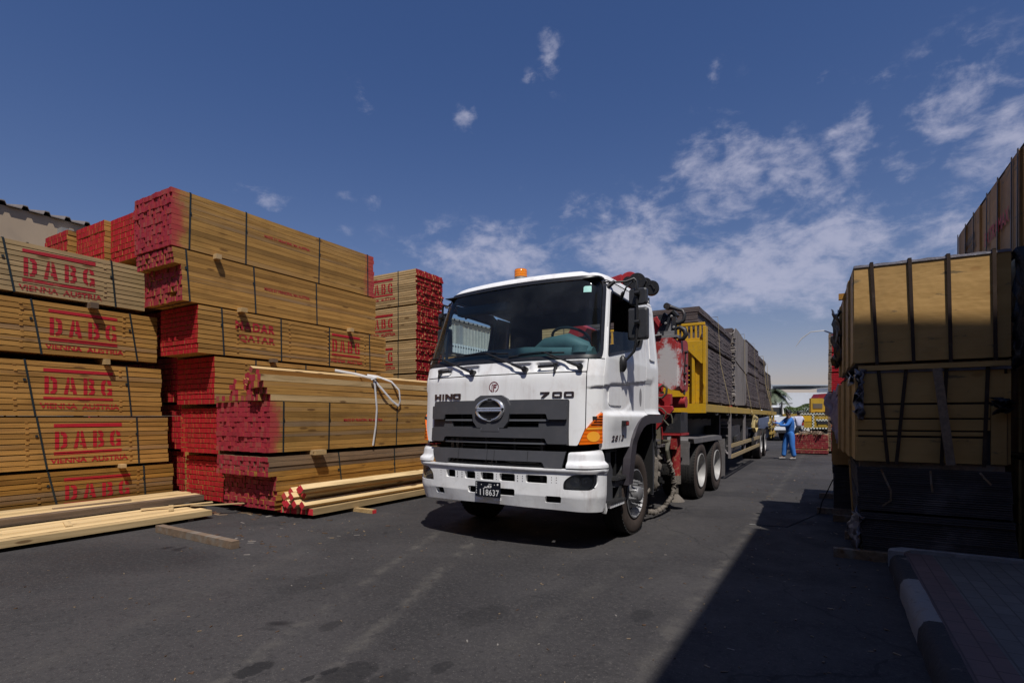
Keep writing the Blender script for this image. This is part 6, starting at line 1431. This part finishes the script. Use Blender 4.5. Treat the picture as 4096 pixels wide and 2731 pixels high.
# tall stack with the lettered wrapper, right edge
GX = 'tall packs at the right edge'
z = .1
for k, H_ in enumerate((1.0, 1.0, .95, .98)):
    top_ = k == 3
    tt_ = sheetpack((1.565 if k == 3 else 1.56, 6.36, z), 1.22, 3.54 if k == 3 else 3.0, H_-.04 if not top_ else .97, 0, ['lowest', 'second', 'third', 'topmost, red and black lettered, brown'][k]+' pack of the tall stack at the right edge', GX, FACE if k < 3 else FACEB, straps=[(.2, .2), (.6, .6), (1., 1.)], mside=FACEB if k == 3 else FACE)
    if top_:
        s = MB()
        for y in (.55, .76, 1.28, 1.75, 2.43, 2.9, 3.4):
            s = MB(); s.bar((-.030, y, .955), (-.030, y+.02, -.02), .007, .028, up=(0, 1, 0)); s.build('strap', STR, tt_)
        ex = fit2d(text2d('EXTRAMAX', 1, offset=.02), 0, 1.0, 0, .16)
        # reads from the far end towards the camera: left to right as seen from the lane
        lay2d(ex, lambda x, y: (-.026, 1.87-x, .36+y), 'red_lettering', stencilmat('red_print', (.50, .03, .02), .0), tt_)
        bl = join2d(*[fit2d(text2d(q, 1, offset=.02), .0, w_, a, a+.055) for q, w_, a in (('PLYWOOD FOR', .62, .30), ('CONSTRUCTION', .66, .22), ('MADE IN', .45, .14), ('CHINA', .35, .06))])
        lay2d(bl, lambda x, y: (-.026, 3.0-x, .14+y*1.6), 'black_lettering', stencilmat('black_print', (.04, .028, .02), .0), tt_)
    z += H_+.005
rag('torn_film', (0, 0, 0), [(1.47, 6.7, 3.0), (1.60, 6.3, 2.9), (1.62, 6.3, 1.9), (1.45, 6.7, 1.9)], 'black plastic stuffed in the gap between the two right-hand stacks', FILMB, 21)
# warehouse whose roof edge shades this side; its corner stands behind the camera to the right
sh = thing('storage_building', (2.42, 3.70, 0), 0, 'tall plain warehouse behind the pavement, standing beside the camera', 'building')
mb = MB(); mb.box(0, 30, -40, 0, 0, 8.85, 0, .5); mb.build('wall', WALLM, sh)
mb = MB(); mb.box(-.04, 30, -40, .04, 8.85, 9.0); mb.build('roof', plain('roof_trim', (.3, .3, .3), .6), sh)
mb = MB(); mb.box(-.03, 0, -6, -2.6, 0, 3.6); mb.build('door', plain('roller_door', (.2, .24, .28), .5), sh)
rw = thing('sky_block_warehouse', (-10, -9.5, 0), 0, 'unseen drab warehouse added behind the camera to block sky light', 'building')  # added out of view to cut sky light on camera-facing sides
mb = MB(); mb.box(-22, 45, -12, 0, 0, 8.4, 0, .5); mb.build('wall', plain('drab_bounce_wall', (.42, .36, .28), .9, dirt=.3, dscale=.5), rw)
mb = MB(); mb.box(-22, 45, -12, .2, 8.4, 8.6); mb.build('roof', plain('drab_roof', (.14, .13, .12), .7), rw)
mb = MB()
for x in (-16, -6, 6, 18): mb.box(x, x+4.5, 0, .05, 0, 4.6)
mb.build('door', plain('blocker_shutters', (.06, .07, .09), .5), rw)
# ---------------- right-hand timber further down the lane ----------------
bundle('timber_bundle', (-1.27+1.17, 24.2, .22), 1.17, 3.0, .56, 7, 26, 'red-ended pack on the ground beside the worker, splintered top', 'red-ended packs down the lane', 'boards', WOODL, redend('dull_red_end', (.24, .03, .035), (.19, .02, .028)), jit=.008)
bundle('timber_bundle', (-1.32+1.22, 24.1, .04), 1.22, 3.0, .15, 2, 26, 'thin red-ended layer at the foot of the pack beside the worker', 'red-ended packs down the lane', 'boards', WOODL, redend('dull_red_end_b', (.22, .03, .035), (.18, .02, .028)), jit=.02)
mb = MB()
for k in range(30): mb.bar((rng.uniform(-1.15, -.2), 24.1+rng.uniform(-.05, .2), .80+rng.uniform(-.02, .05)), (rng.uniform(-1.15, -.2), 25.4, .80+rng.uniform(0, .1)), .035, .02)
tag(mb.build('slat_heap', [WOODG], None), 'heap of broken slats on top of the red-ended pack down the lane', 'slats')
z = .1
for k in range(6):
    lv_ = ['one', 'two', 'three', 'four', 'five', 'six'][k]
    bundle('timber_bundle', (1.05, 25.05, z), 1.05, 4.0, .74, 9, 14, 'bundle %s up in the red-ended stack behind the right-hand packs' % lv_, 'red-ended stack behind the right-hand packs', 'boards', WOODO, REDB, jit=.01)
    bundle('timber_bundle', (-.01+.02*k*.3, 25.0, z), .12, 4.0, .76, 9, 2, 'narrow tan plank bundle %s up, left of the far red-ended stack' % lv_, 'tan planks beside the far red-ended stack', 'boards', WOODG, WOODG, jit=.02)
    z += .79
# ---------------- far end of the lane ----------------
def P3(u, v, Yc):
    """a point Yc metres ahead of the camera seen at picture place (u, v) of a 1024-wide frame, used for laying out the far end"""
    X_ = (u-512)/540*Yc; x, y = c2y(X_, Yc); return x, y, CAMZ+(416.7-v)/540*Yc
WF = plain('white_render', (.62, .64, .66), .8, 0, .12, (.45, .45, .45), .5)
x0, y0, _ = P3(772, 416, 60)
fb = thing('white_building', (x0, y0, 0), R(30.6), 'bright white flat-roofed building closing the far end of the lane', 'building')
mb = MB(); mb.box(0, 1.6, 0, 8, 0, 3.2); mb.box(1.6, 9.5, .1, 8, 0, 4.2); mb.box(9.5, 24, .4, 8, 0, 5.0); mb.box(-20, 0, .2, 8, 0, 3.1); mb.build('wall', WF, fb)
mb = MB(); mb.box(-.2, 8.6, -.1, 8, 4.95, 5.08); mb.box(-.2, .0, -.1, .1, 3.2, 5.0); mb.box(8.4, 8.6, -.1, .1, 4.2, 5.0); mb.build('roof_frame', plain('grey_roof_frame', (.40, .43, .46), .6), fb)
mb = MB(); mb.prism([(3.9, .0), (5.0, 0), (5.05, 3.3), (4.9, 3.3), (4.6, 2.2), (4.0, 1.3)], (0, .04, 0), (1, 0, 0), (0, 0, 1), (0, 1, 0), .05); mb.build('gap_shadow_patch', plain('gap_shadow_grey', (.14, .16, .19), .8), fb)  # flat grey patch before the wall, shadow put in as colour
x0, y0, _ = P3(780, 416, 50)
fw = thing('boundary_wall', (x0, y0, 0), R(30.6), 'low cream wall in front of the white building', 'wall')
mb = MB(); mb.box(-12, 22, 0, .25, 0, 2.05); mb.build('wall', plain('cream_wall', (.55, .53, .48), .8, 0, .2), fw); mb = MB(); mb.box(-12, 22, -.03, .28, 2.05, 2.15); mb.build('coping', WF, fw)
# clipped bush over the wall
def leafmat(name, c1, c2):
    m, t, b = newmat(name); at = t.new('ShaderNodeAttribute', attribute_name='rnd')
    c = t.mix(at.outputs['Fac'], c1, c2); t.set(b.inputs['Base Color'], c); b.inputs['Roughness'].default_value = .6; return m
LEAF = leafmat('bush_leaf', (.05, .09, .02), (.13, .17, .05)); PALM = leafmat('palm_leaf', (.06, .09, .05), (.12, .14, .09)); TRUNK = plain('bark', (.14, .10, .07), .9, 0, .4, bmp=.4)
x0, y0, _ = P3(806, 416, 47)
bs = thing('bush', (x0, y0, 0), R(30.6), 'rounded green bush in front of the low cream wall', 'bush')
mb = MB()
for _ in range(2600):
    a = rng.uniform(0, 6.28); e = rng.uniform(-.6, 1.57); r_ = rng.uniform(.72, 1.)**.5
    x = 2.3*math.cos(a)*math.cos(e)*r_; y = .9*math.sin(a)*math.cos(e)*r_; z = 1.85+.62*math.sin(e)*r_*(1+.25*math.sin(x*3.1+1))
    d = Vector((rng.gauss(0, 1), rng.gauss(0, 1), rng.gauss(0, 1))).normalized(); u = d.orthogonal().normalized()*.085; w = d.cross(u)*.6
    mb.poly([(x-u.x, y-u.y, z-u.z), (x+w.x, y+w.y, z+w.z), (x+u.x, y+u.y, z+u.z), (x-w.x, y-w.y, z-w.z)], 0, rng.random())
mb.build('foliage', LEAF, bs, recalc=False)
mb = MB()
for k in range(5): mb.tube([(-.9+k*.45, 0, 0), (-1.2+k*.6, .1, 1.0), (-1.6+k*.8, 0, 1.9)], [.05, .04, .02], 6)
mb.build('trunk', TRUNK, bs)
# date palm half hidden by the load
x0, y0, _ = P3(773, 416, 42)
pm = thing('palm_tree', (x0, y0, 0), R(30.6), 'date palm showing its fronds behind the end of the trailer load', 'tree')
mb = MB(); mb.tube([(0, 0, 0), (.05, 0, 1.5), (0, 0, 3.35)], [.28, .22, .24], 12); mb.build('trunk', TRUNK, pm)
mb = MB()
for k in range(34):
    a = k*2.4; up = rng.uniform(-.35, 1.1); L_ = rng.uniform(1.0, 1.4); P = []
    for i in range(9):
        s = i/8; P.append(Vector((math.cos(a)*L_*s*math.cos(up*(1-s*.6)), math.sin(a)*L_*s*math.cos(up*(1-s*.6)), 3.35+L_*s*math.sin(up)*(1-.3*s)-.85*s*s)))
    mb.tube(P, [.02, .018, .016, .014, .012, .01, .008, .006, .004], 4)
    for i in range(1, 9):
        for q in range(4):
            p = P[i-1].lerp(P[i], q/4); d = (P[i]-P[i-1]).normalized(); sd_ = d.cross(Vector((0, 0, 1))).normalized()
            for sg in (-1, 1):
                e = p+sd_*sg*.42*(1-.4*i/9)+d*.18+Vector((0, 0, -.06+rng.uniform(-.05, .05))); mb.poly([p, p+d*.06, e], 0, rng.random())
mb.build('crown', PALM, pm, recalc=False)
# white pickup
x0, y0, _ = P3(760, 447, 30)
pk = thing('pickup', P3(789, 416.7, 33)[:2]+(0,), R(30.6), 'white pickup seen rear-on at the end of the lane', 'pickup')
pk.scale = (1, 1, 1.2)
PWH = plain('pickup_white', (.72, .75, .78), .35, 0, .1)
mb = MB(); mb.prism(rp([(-.9, .55), (.9, .55), (.92, .8), (.88, 1.25), (-.88, 1.25), (-.92, .8)], .05), (0, 0, 0), (1, 0, 0), (0, 0, 1), (0, 1, 0), 2.2); mb.build('body', PWH, pk, bevel=.02)
mb = MB(); mb.prism(rp([(-.86, 1.2), (.86, 1.2), (.72, 1.86), (-.72, 1.86)], .1), (0, 2.2, 0), (1, 0, 0), (0, 0, 1), (0, 1, 0), 1.7); mb.prism(rp([(-.9, .55), (.9, .55), (.9, 1.25), (-.9, 1.25)], .05), (0, 2.2, 0), (1, 0, 0), (0, 0, 1), (0, 1, 0), 3.0); cabp = mb.build('cab', PWH, pk, bevel=.02)
mb = MB(); mb.prism(rp([(-.66, 1.36), (.66, 1.36), (.58, 1.74), (-.58, 1.74)], .06), (0, 2.17, 0), (1, 0, 0), (0, 0, 1), (0, 1, 0), .02); mb.build('window', plain('dark_pane', (.02, .025, .03), .1), cabp)
mb = MB(); mb.box(-.85, .85, -.12, .02, .42, .56); mb.build('bumper', FRAMEM, pk)
for sg in (1, -1):
    mb = MB(); mb.box(sg*.84-.06, sg*.84+.06, -.012, .0, .8, 1.05); mb.build('tail_lamp', plain('red_tail_lamp', (.3, .02, .02), .2), pk)
    for y in (.9, 4.3): wheel('wheel', sg*.8, y, sg, False, pk, rad=.36, m_rim=RIMR)
# yellow low-bed lorry seen from behind
q = P3(801, 416.7, 33)
yt = thing('yellow_truck', (q[0], q[1], 0), R(30.6), 'yellow flatbed lorry with chequered marker tape, rear-on beyond the red pack', 'truck')
CHK, t, b = newmat('chequer_tape'); o = obco(t); ck = t.new('ShaderNodeTexChecker'); t.l.new(o, ck.inputs[0]); ck.inputs['Scale'].default_value = 11; ck.inputs[1].default_value = (.62, .60, .50, 1); ck.inputs[2].default_value = (.03, .05, .04, 1); t.l.new(ck.outputs[0], b.inputs['Base Color'])
mb = MB(); mb.box(-.1, 2.6, 0, 8, 1.50, 1.66); mb.box(-.1, .62, -.02, 0, 1.2, 1.62); mb.box(1.75, 2.6, -.02, 0, 1.25, 1.62); mb.build('deck', YEL, yt)
mb = MB(); mb.box(-.1, 2.6, -.05, -.021, 1.60, 1.70); mb.box(.66, .78, -.052, -.022, .74, 1.60); mb.box(.9, 1.7, -.055, -.02, 1.22, 1.34); mb.box(-.1, 2.6, -.055, -.02, .74, .82); mb.box(1.74, 1.84, -.052, -.022, .82, 1.60)
mb.build('marker_tape', CHK, yt)
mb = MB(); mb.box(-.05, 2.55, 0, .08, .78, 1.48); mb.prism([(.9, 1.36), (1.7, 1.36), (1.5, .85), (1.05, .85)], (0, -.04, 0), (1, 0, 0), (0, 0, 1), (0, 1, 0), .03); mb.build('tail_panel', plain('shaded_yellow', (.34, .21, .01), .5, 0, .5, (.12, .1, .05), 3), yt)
mb = MB(); mb.box(.95, 1.65, -.075, -.045, 1.05, 1.22); mb.build('number_plate', BLK, yt)
mb = MB(); mb.box(1.44, 3.0, 1.5, 1.7, 1.66, 2.66); hb_ = mb.build('headboard', plain('weathered_yellow', (.40, .24, .012), .6, 0, .6, (.16, .11, .05), 3), yt)
mb = MB(); mb.box(1.55, 2.15, 1.46, 1.49, 2.02, 2.32); mb.build('opening_shade', plain('brown_shade', (.10, .08, .06), .8), hb_)  # solid dark panel; the shade of an opening is its colour
mb = MB()
for k in range(24): x_ = rng.uniform(0, 2.4); mb.bar((x_, rng.uniform(.1, 1.3), 1.70+rng.uniform(0, .05)), (x_+rng.uniform(-.2, .2), rng.uniform(.1, 1.3), 1.70+rng.uniform(0, .08)), .05, .05)
mb.build('chain_heap', FRAMEM, yt)
mb = MB()
for x in (.1, .55): mb.tube([(x, 3.8, 1.66), (x, 3.8, 2.35), (x+.1, 3.8, 2.4)], .025, 6)
mb.tube([(.55, 3.8, 2.36), (1.5, 3.9, 2.4)], .025, 6); mb.box(-.2, -.12, 2.0, 2.08, 1.5, 2.45); mb.build('rail', FRAMEM, yt)
mb = MB(); mb.prism([(1.9, 2.66), (2.1, 2.95), (2.6, 2.98), (3.2, 3.0), (3.2, 2.66)], (0, 1.6, 0), (1, 0, 0), (0, 0, 1), (0, 1, 0), .8); mb.build('folded_crane', REDD, yt)
for sg in (1, -1):
    for y in (1.2, 2.5): wheel('wheel', sg*1.05+1.25, y, sg, False, yt, rad=.5, m_rim=RIMR)
# ---------------- people ----------------
def skinned(name, joints, bones, m, parent, sub=2, root=0):
    me = bpy.data.meshes.new(name); me.from_pydata([j[0] for j in joints], bones, []); o = bpy.data.objects.new(name, me); col.objects.link(o)
    if parent: o.parent = parent
    sk = o.modifiers.new('skin', 'SKIN'); sk.use_smooth_shade = True
    sv = me.skin_vertices[0] if me.skin_vertices else None
    if sv is None:
        bm = bmesh.new(); bm.from_mesh(me); bm.verts.layers.skin.verify(); bm.to_mesh(me); bm.free(); sv = me.skin_vertices[0]
    for i, j in enumerate(joints):
        r_ = j[1]; sv.data[i].radius = r_ if isinstance(r_, tuple) else (r_, r_); sv.data[i].use_root = (i == root)
    sb = o.modifiers.new('sub', 'SUBSURF'); sb.levels = sub; sb.render_levels = sub
    me.materials.append(m); return o
SKIN = plain('brown_skin', (.14, .072, .045), .55); HAIR = plain('black_hair', (.010, .009, .009), .5, bmp=.4)
BLUE = plain('blue_coverall', (.035, .17, .50), .85, 0, .25, (.05, .12, .26), 3, .5, c2=(.022, .12, .40)); SHOE = plain('dusty_shoe', (.30, .28, .26), .8); WSH = plain('white_shirt', (.60, .60, .72), .8, c2=(.5, .5, .62)); TRS = plain('black_trousers', (.012, .012, .015), .8)
def person(loc, rz, label, pose):
    t = thing('person', loc, rz, label, 'person')
    J = pose
    # body: one continuous skin figure
    jo = [(J['pelvis'], (.07, .07)), (J['waist'], (.07, .07)), (J['chest'], (.125, .09)), (J['neck0'], (.075, .07)), (J['neck1'], (.055, .055)), (J['head'], (.082, .092)), (J['crown'], (.070, .080))]
    bo = [(0, 1), (1, 2), (2, 3), (3, 4), (4, 5), (5, 6)]
    for s in ('l', 'r'):
        b0 = len(jo); jo += [(J[s+'sh'], (.062, .062)), (J[s+'el'], (.043, .043)), (J[s+'wr'], (.030, .030)), (J[s+'pa'], (.036, .018))]; bo += [(3, b0), (b0, b0+1), (b0+1, b0+2), (b0+2, b0+3)]
        pw, pp_ = Vector(J[s+'wr']), Vector(J[s+'pa']); d = (pp_-pw).normalized(); sx = d.cross(Vector((0, 0, 1))).normalized(); up = sx.cross(d)
        for k, (o_, L_) in enumerate(((-.027, .065), (-.009, .078), (.009, .074), (.027, .058))):
            b1 = len(jo); q = pp_+up*o_; jo += [(tuple(q+d*L_*.5-sx*.008), .0095), (tuple(q+d*L_*.85-sx*.03), .008)]; bo += [(b0+3, b1), (b1, b1+1)]
        b1 = len(jo); jo += [(tuple(pw.lerp(pp_, .5)+up*.038-sx*.01), .011), (tuple(pp_+up*.052-sx*.02), .009)]; bo += [(b0+3, b1), (b1, b1+1)]
        b0 = len(jo); jo += [(J[s+'hp'], (.075, .08)), (J[s+'kn'], (.055, .058)), (J[s+'an'], (.042, .045)), (J[s+'to'], (.045, .028))]; bo += [(0, b0), (b0, b0+1), (b0+1, b0+2), (b0+2, b0+3)]
    skinned('body', jo, bo, SKIN, t)
    return t, J
def cloth(name, jo, bo, m, t, sub=2): return skinned(name, jo, bo, m, t, sub)
def dress(t, J, top, bot, sleeve, shoe, jacket=True, hair=True, facing=(-1, 0, 0)):
    k = 1.0
    jo = [(tuple(Vector(J['hem'])-Vector((0, 0, .05))), (.168, .138)), (J['waist'], (.160, .134)), (J['chest'], (.178, .145)), (J['neck0'], (.105, .095))]; bo = [(0, 1), (1, 2), (2, 3)]
    for s in ('l', 'r'):
        b0 = len(jo); jo.append((J[s+'sh'], (.082, .082))); el_ = Vector(J[s+'el']); sh_ = Vector(J[s+'sh']); wr_ = Vector(J[s+'wr'])
        if sleeve == 'long': jo += [(tuple(sh_.lerp(el_, .5)), .068), (tuple(el_), .060), (tuple(el_.lerp(wr_, .92)), .045)]; bo += [(2, b0), (b0, b0+1), (b0+1, b0+2), (b0+2, b0+3)]
        else: jo += [(tuple(sh_.lerp(el_, .5)), .072), (tuple(sh_.lerp(el_, .85)), .068)]; bo += [(2, b0), (b0, b0+1), (b0+1, b0+2)]
    cloth('shirt' if sleeve == 'short' else 'jacket', jo, bo, top, t)
    jo = [(J['pelvis'], (.150, .125)), (J['waist2'], (.138, .12))]; bo = [(0, 1)]
    for s in ('l', 'r'):
        b0 = len(jo); hp, kn, an = Vector(J[s+'hp']), Vector(J[s+'kn']), Vector(J[s+'an'])
        jo += [(tuple(hp), (.118, .12)), (tuple(kn), (.094, .096)), (tuple(kn.lerp(an, .55)), (.082, .085)), (tuple(kn.lerp(an, .97)), (.080, .082))]; bo += [(0, b0), (b0, b0+1), (b0+1, b0+2), (b0+2, b0+3)]
    cloth('trousers', jo, bo, bot, t)
    for s in ('l', 'r'):
        an, to = Vector(J[s+'an']), Vector(J[s+'to']); d = (to-an); d.z = 0; d.normalize()
        a = Vector((an.x, an.y, .05)); cloth('shoe', [(tuple(a-d*.06), (.045, .04)), (tuple(a+d*.06), (.05, .042)), (tuple(Vector((a.x, a.y, .038))+d*.17), (.045, .030))], [(0, 1), (1, 2)], shoe, t)
    # hair cap, ears, nose
    h = Vector(J['head']); f = Vector(facing).normalized(); sx = f.cross(Vector((0, 0, 1)))
    mb = MB(); N = 16
    for i in range(9):
        e = -.25+1.82*i/8
        for j in range(N):
            a = 2*math.pi*j/N; dv = f*math.cos(a)*.104+sx*math.sin(a)*.087
            lo = .045 if math.cos(a) > .45 else 0
            z = h.z+.035+.105*math.sin(e)+ (lo*1.4 if e < .7 and math.cos(a) > .45 else 0)
            p = h+Vector((0, 0, 0)); mb.v.append((p.x+dv.x*math.cos(e)-f.x*.012, p.y+dv.y*math.cos(e)-f.y*.012, z))
    for i in range(8):
        for j in range(N): mb.face((i*N+j, i*N+(j+1) % N, (i+1)*N+(j+1) % N, (i+1)*N+j), 0, .5, True)
    mb.build('hair', HAIR, t, sharp=180)
    mb = MB(); c = h+f*.095
    mb.tube([c+Vector((0, 0, .02)), c+f*.018+Vector((0, 0, -.012)), c+Vector((0, 0, -.025))], [.008, .014, .008], 8)
    for sg in (-1, 1):
        e = h+sx*.088*sg-f*.005; mb.tube([e+Vector((0, 0, .025)), e+sx*sg*.012, e+Vector((0, 0, -.03))], [.010, .014, .008], 8, flat=.5)
    mb.tube([c-sx*.022+Vector((0, 0, -.055))-f*.008, c+Vector((0, 0, -.052))+f*.003, c+sx*.022+Vector((0, 0, -.055))-f*.008], .006, 6, mi=1)
    for sg in (-1, 1): mb.cyl(c+sx*.032*sg+Vector((0, 0, .022))-f*.012, c+sx*.032*sg+Vector((0, 0, .022))-f*.003, .010, n=8, mi=1)
    mb.build('face', [SKIN, HAIR], t)
# worker in blue: side-on, facing the trailer, both arms raised forward to the straps. local +x = camera right, -x = towards trailer
wx, wy = P3(789.5, 416, 18.55)[:2]
Jw = dict(pelvis=(0, 0, .90), waist=(.03, 0, 1.05), waist2=(.02, 0, 1.02), hem=(.01, 0, .90), chest=(.0, 0, 1.25), neck0=(-.02, 0, 1.42), neck1=(-.03, 0, 1.49), head=(-.045, 0, 1.575), crown=(-.04, 0, 1.66),
          lsh=(-.02, -.17, 1.38), lel=(-.20, -.22, 1.17), lwr=(-.47, -.16, 1.18), lpa=(-.54, -.14, 1.19), rsh=(-.02, .17, 1.38), rel=(-.24, .20, 1.20), rwr=(-.48, .10, 1.27), rpa=(-.55, .08, 1.29),
          lhp=(.03, -.10, .86), lkn=(.02, -.12, .48), lan=(.10, -.12, .09), lto=(-.04, -.13, .04), rhp=(-.02, .10, .86), rkn=(-.10, .12, .48), ran=(-.14, .12, .09), rto=(-.28, .13, .04))
t, J = person((wx, wy, 0), R(30.6), 'worker in a blue coverall tightening straps at the side of the trailer load', Jw); dress(t, J, BLUE, BLUE, 'long', SHOE)
mb = MB()
for s in ('l', 'r'):
    w, p = Vector(J[s+'wr']), Vector(J[s+'pa']); mb.tube([w-(p-w)*.3, w, w.lerp(p, .7), p], [.036, .040, .044, .034], 8, flat=.7)
mb.build('glove', plain('grey_glove', (.32, .32, .35), .9), t)
mx_, my_ = P3(798.5, 416, 29.0)[:2]
Jm = dict(pelvis=(0, 0, .94), waist=(0, 0, 1.08), waist2=(0, 0, 1.05), hem=(0, 0, .98), chest=(0, 0, 1.30), neck0=(.0, 0, 1.48), neck1=(0, 0, 1.55), head=(0, .0, 1.65), crown=(0, 0, 1.74),
          lsh=(-.19, 0, 1.44), lel=(-.27, .05, 1.17), lwr=(-.24, .12, .92), lpa=(-.23, .14, .84), rsh=(.19, 0, 1.44), rel=(.30, .05, 1.25), rwr=(.30, .25, 1.15), rpa=(.29, .32, 1.15),
          lhp=(-.09, 0, .90), lkn=(-.10, .02, .50), lan=(-.08, -.03, .09), lto=(-.09, .12, .04), rhp=(.09, 0, .90), rkn=(.11, .10, .50), ran=(.12, .22, .11), rto=(.13, .38, .05))
t, J = person((mx_, my_, 0), R(30.6), 'man in a white shirt and black trousers walking away down the lane', Jm); dress(t, J, WSH, TRS, 'short', TRS, facing=(0, 1, 0))
